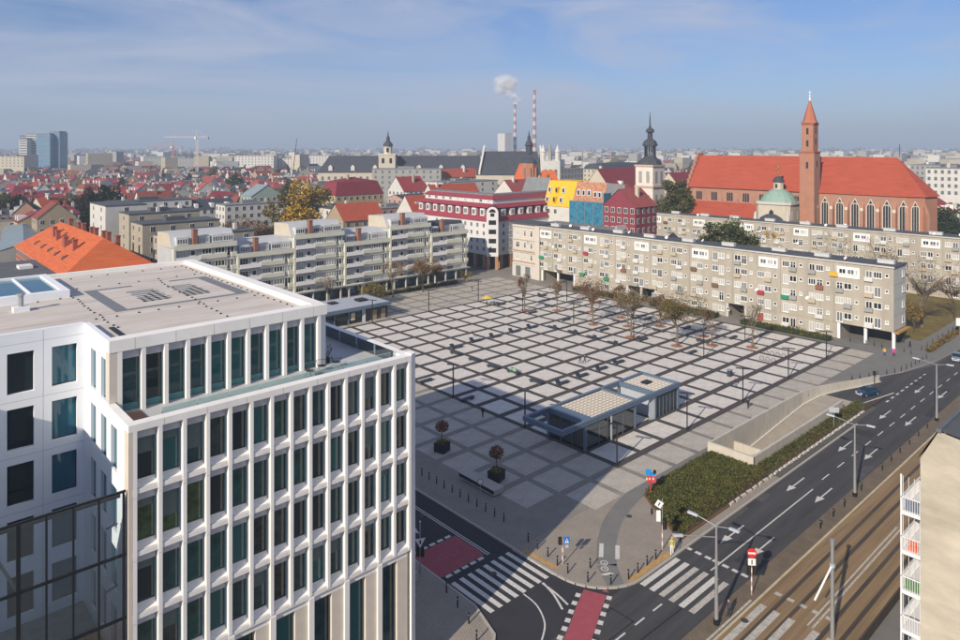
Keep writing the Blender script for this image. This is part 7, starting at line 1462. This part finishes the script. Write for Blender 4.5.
# ------------------------------------------------------------------ people
def person(label, x, y, z, face, top, legs, pose=0, hair=(0.05, 0.035, 0.025), skin=(0.45, 0.27, 0.19), hat=None, s=1.0):
    """one continuous skinned body: torso, neck, head, arms with hands, legs with feet"""
    st = .24 if pose == 1 else (.08 if pose == 0 else .0)
    V = [(0, 0, .95), (0, 0, 1.12), (0, 0, 1.30), (0, .0, 1.44), (0, .01, 1.53), (0, .02, 1.62), (0, .02, 1.73),
         (-.1, 0, .9), (-.11, -st * .6, .50), (-.11, -st * 1.2 + .12 * (pose == 1), .09), (-.12, -st * 1.2 + .18 + .12 * (pose == 1), .04),
         (.1, 0, .9), (.11, st * .7, .50), (.11, st * .9, .09), (.12, st * .9 + .18, .04),
         (-.2, 0, 1.40), (-.25, .04 - st * .5 + .0, 1.13), (-.24, .14 + st * .4, .90), (-.23, .2 + st * .5, .80), (.2, 0, 1.40), (.25, .04 + st * .0, 1.13), (.24, .14 - st * .6, .90), (.23, .18 - st * .7, .80)]
    Rr = [.15, .14, .165, .12, .058, .095, .07, .1, .07, .05, .045, .1, .07, .05, .045, .075, .05, .042, .04, .075, .05, .042, .04]
    Ed = [(0, 1), (1, 2), (2, 3), (3, 4), (4, 5), (5, 6), (0, 7), (7, 8), (8, 9), (9, 10), (0, 11), (11, 12), (12, 13), (13, 14), (3, 15), (15, 16), (16, 17), (17, 18), (3, 19), (19, 20), (20, 21), (21, 22)]
    me = bpy.data.meshes.new('person'); me.from_pydata(V, Ed, [])
    tmp = bpy.data.objects.new('tmp', me); COL.objects.link(tmp); md = tmp.modifiers.new('s', 'SKIN'); md.use_smooth_shade = True
    for i, sv in enumerate(me.skin_vertices[0].data): sv.radius = (Rr[i], Rr[i] * (.72 if i in (1, 2, 3) else 1)); sv.use_root = i == 0
    sb = tmp.modifiers.new('d', 'SUBSURF'); sb.levels = 1; sb.render_levels = 1
    dg = bpy.context.evaluated_depsgraph_get(); out = bpy.data.meshes.new_from_object(tmp.evaluated_get(dg)); bpy.data.objects.remove(tmp)
    k = len(bpy.data.materials)
    mats = [mat(f'coat_{top}', top, 0.85, 0.1, 6), mat(f'trousers_{legs}', legs, 0.85, 0.1, 6), mat(f'skin_{skin}', skin, 0.6, 0), mat(f'hair_{hair}', hair, 0.7, 0.1, 20), mat('shoe_dark', (0.03, 0.025, 0.02), 0.6, 0)]
    out.materials.clear()
    for q in mats: out.materials.append(q)
    for p in out.polygons:
        c = p.center
        if c.z > 1.66 or (c.z > 1.56 and c.y < -.02): i = 3
        elif c.z > 1.49: i = 2
        elif c.z < .1: i = 4
        elif c.z < .93 and abs(c.x) < .185: i = 1
        elif c.z < .86: i = 2
        else: i = 0
        p.material_index = i; p.use_smooth = True
    o = bpy.data.objects.new('person', out); COL.objects.link(o); o.location = (x, y, z); o.rotation_euler = (0, 0, face); o.scale = (s, s, s); tag(o, label, 'person')
    if hat: lump('hat', MB().lathe(0, .02, [(.105, 1.66), (.11, 1.72), (.06, 1.80)], 10), mat(f'hat_{hat}', hat, 0.8, 0), o)
    return o
person('person in white trousers and yellow green vest stepping off the pavement', -12.6, -16.6, .12, 2.2, (0.45, 0.42, 0.12), (0.80, 0.80, 0.78), 1, hat=(0.62, 0.42, 0.03), s=1.08)
person('person in dark jacket and white shirt waiting by the tall street lamp', -17.3, -25.6, .08, .8, (0.05, 0.06, 0.09), (0.03, 0.035, 0.05), 0)
person('person in black walking along the ramp wall edge', 33.2, -2.2, .14, -.7, (0.02, 0.02, 0.025), (0.02, 0.02, 0.025), 1)
person('person in pink hat and blue jeans standing on the grid', 41.4, 4.4, .14, .2, (0.03, 0.03, 0.06), (0.12, 0.16, 0.26), 0, hat=(0.75, 0.08, 0.18))
person('person in black walking in the shade on the grid edge', -2.2, 25.0, .14, 2.6, (0.015, 0.015, 0.02), (0.02, 0.02, 0.025), 1)
person('person in dark coat walking in the middle of the grid', 31.2, 32.3, .14, 1.2, (0.025, 0.025, 0.03), (0.02, 0.02, 0.025), 1)
person('companion in grey trousers beside the walker in the middle of the grid', 31.9, 31.7, .14, 1.2, (0.05, 0.05, 0.06), (0.15, 0.15, 0.16), 1)
person('person in black top and white trousers behind the upper bench row', 27.5, 61.2, .14, -2.0, (0.015, 0.015, 0.018), (0.6, 0.6, 0.6), 1)
person('person in yellow jacket near the slab block corner', 82.4, -7.4, .13, 1.5, (0.72, 0.42, 0.02), (0.06, 0.10, 0.30), 0)
person('person in magenta jacket near the slab block corner', 83.2, -8.9, .13, 1.5, (0.75, 0.02, 0.35), (0.05, 0.06, 0.10), 0)
person('person in black at the passage under the slab block', 93.4, -9.0, .13, .5, (0.02, 0.02, 0.025), (0.02, 0.02, 0.025), 1)
person('person in dark clothes near the far side of the square', 61.5, 99.5, .14, .5, (0.08, 0.03, 0.03), (0.03, 0.03, 0.05), 0)
person('person in black beside the passage columns at the far edge', 80.2, 84.8, .14, .5, (0.02, 0.02, 0.025), (0.02, 0.02, 0.025), 0)
person('person in grey standing by the yellow parasol', 53.6, 81.5, .14, 1.0, (0.3, 0.3, 0.3), (0.03, 0.03, 0.05), 0)
person('person in black sitting group edge under the yellow parasol', 50.6, 81.2, .14, 2.0, (0.02, 0.02, 0.03), (0.05, 0.05, 0.07), 0)
# ------------------------------------------------------------------ haze: the air over the town
hz_ = bpy.data.materials.new('haze_volume'); hz_.use_nodes = True; n3 = hz_.node_tree; n3.nodes.remove(n3.nodes['Principled BSDF'])
hv = n3.nodes.new('ShaderNodeVolumePrincipled'); hv.inputs['Color'].default_value = (0.66, 0.80, 1.0, 1); hv.inputs['Density'].default_value = 0.00031; hv.inputs['Anisotropy'].default_value = 0.0
n3.links.new(hv.outputs['Volume'], n3.nodes['Material Output'].inputs['Volume'])
o = inst('haze', MB().box(-14500, -14500, -8, 14500, 14500, 235).mesh('haze', hz_)); tag(o, 'pale blue haze over the whole town', 'haze', kind='stuff')
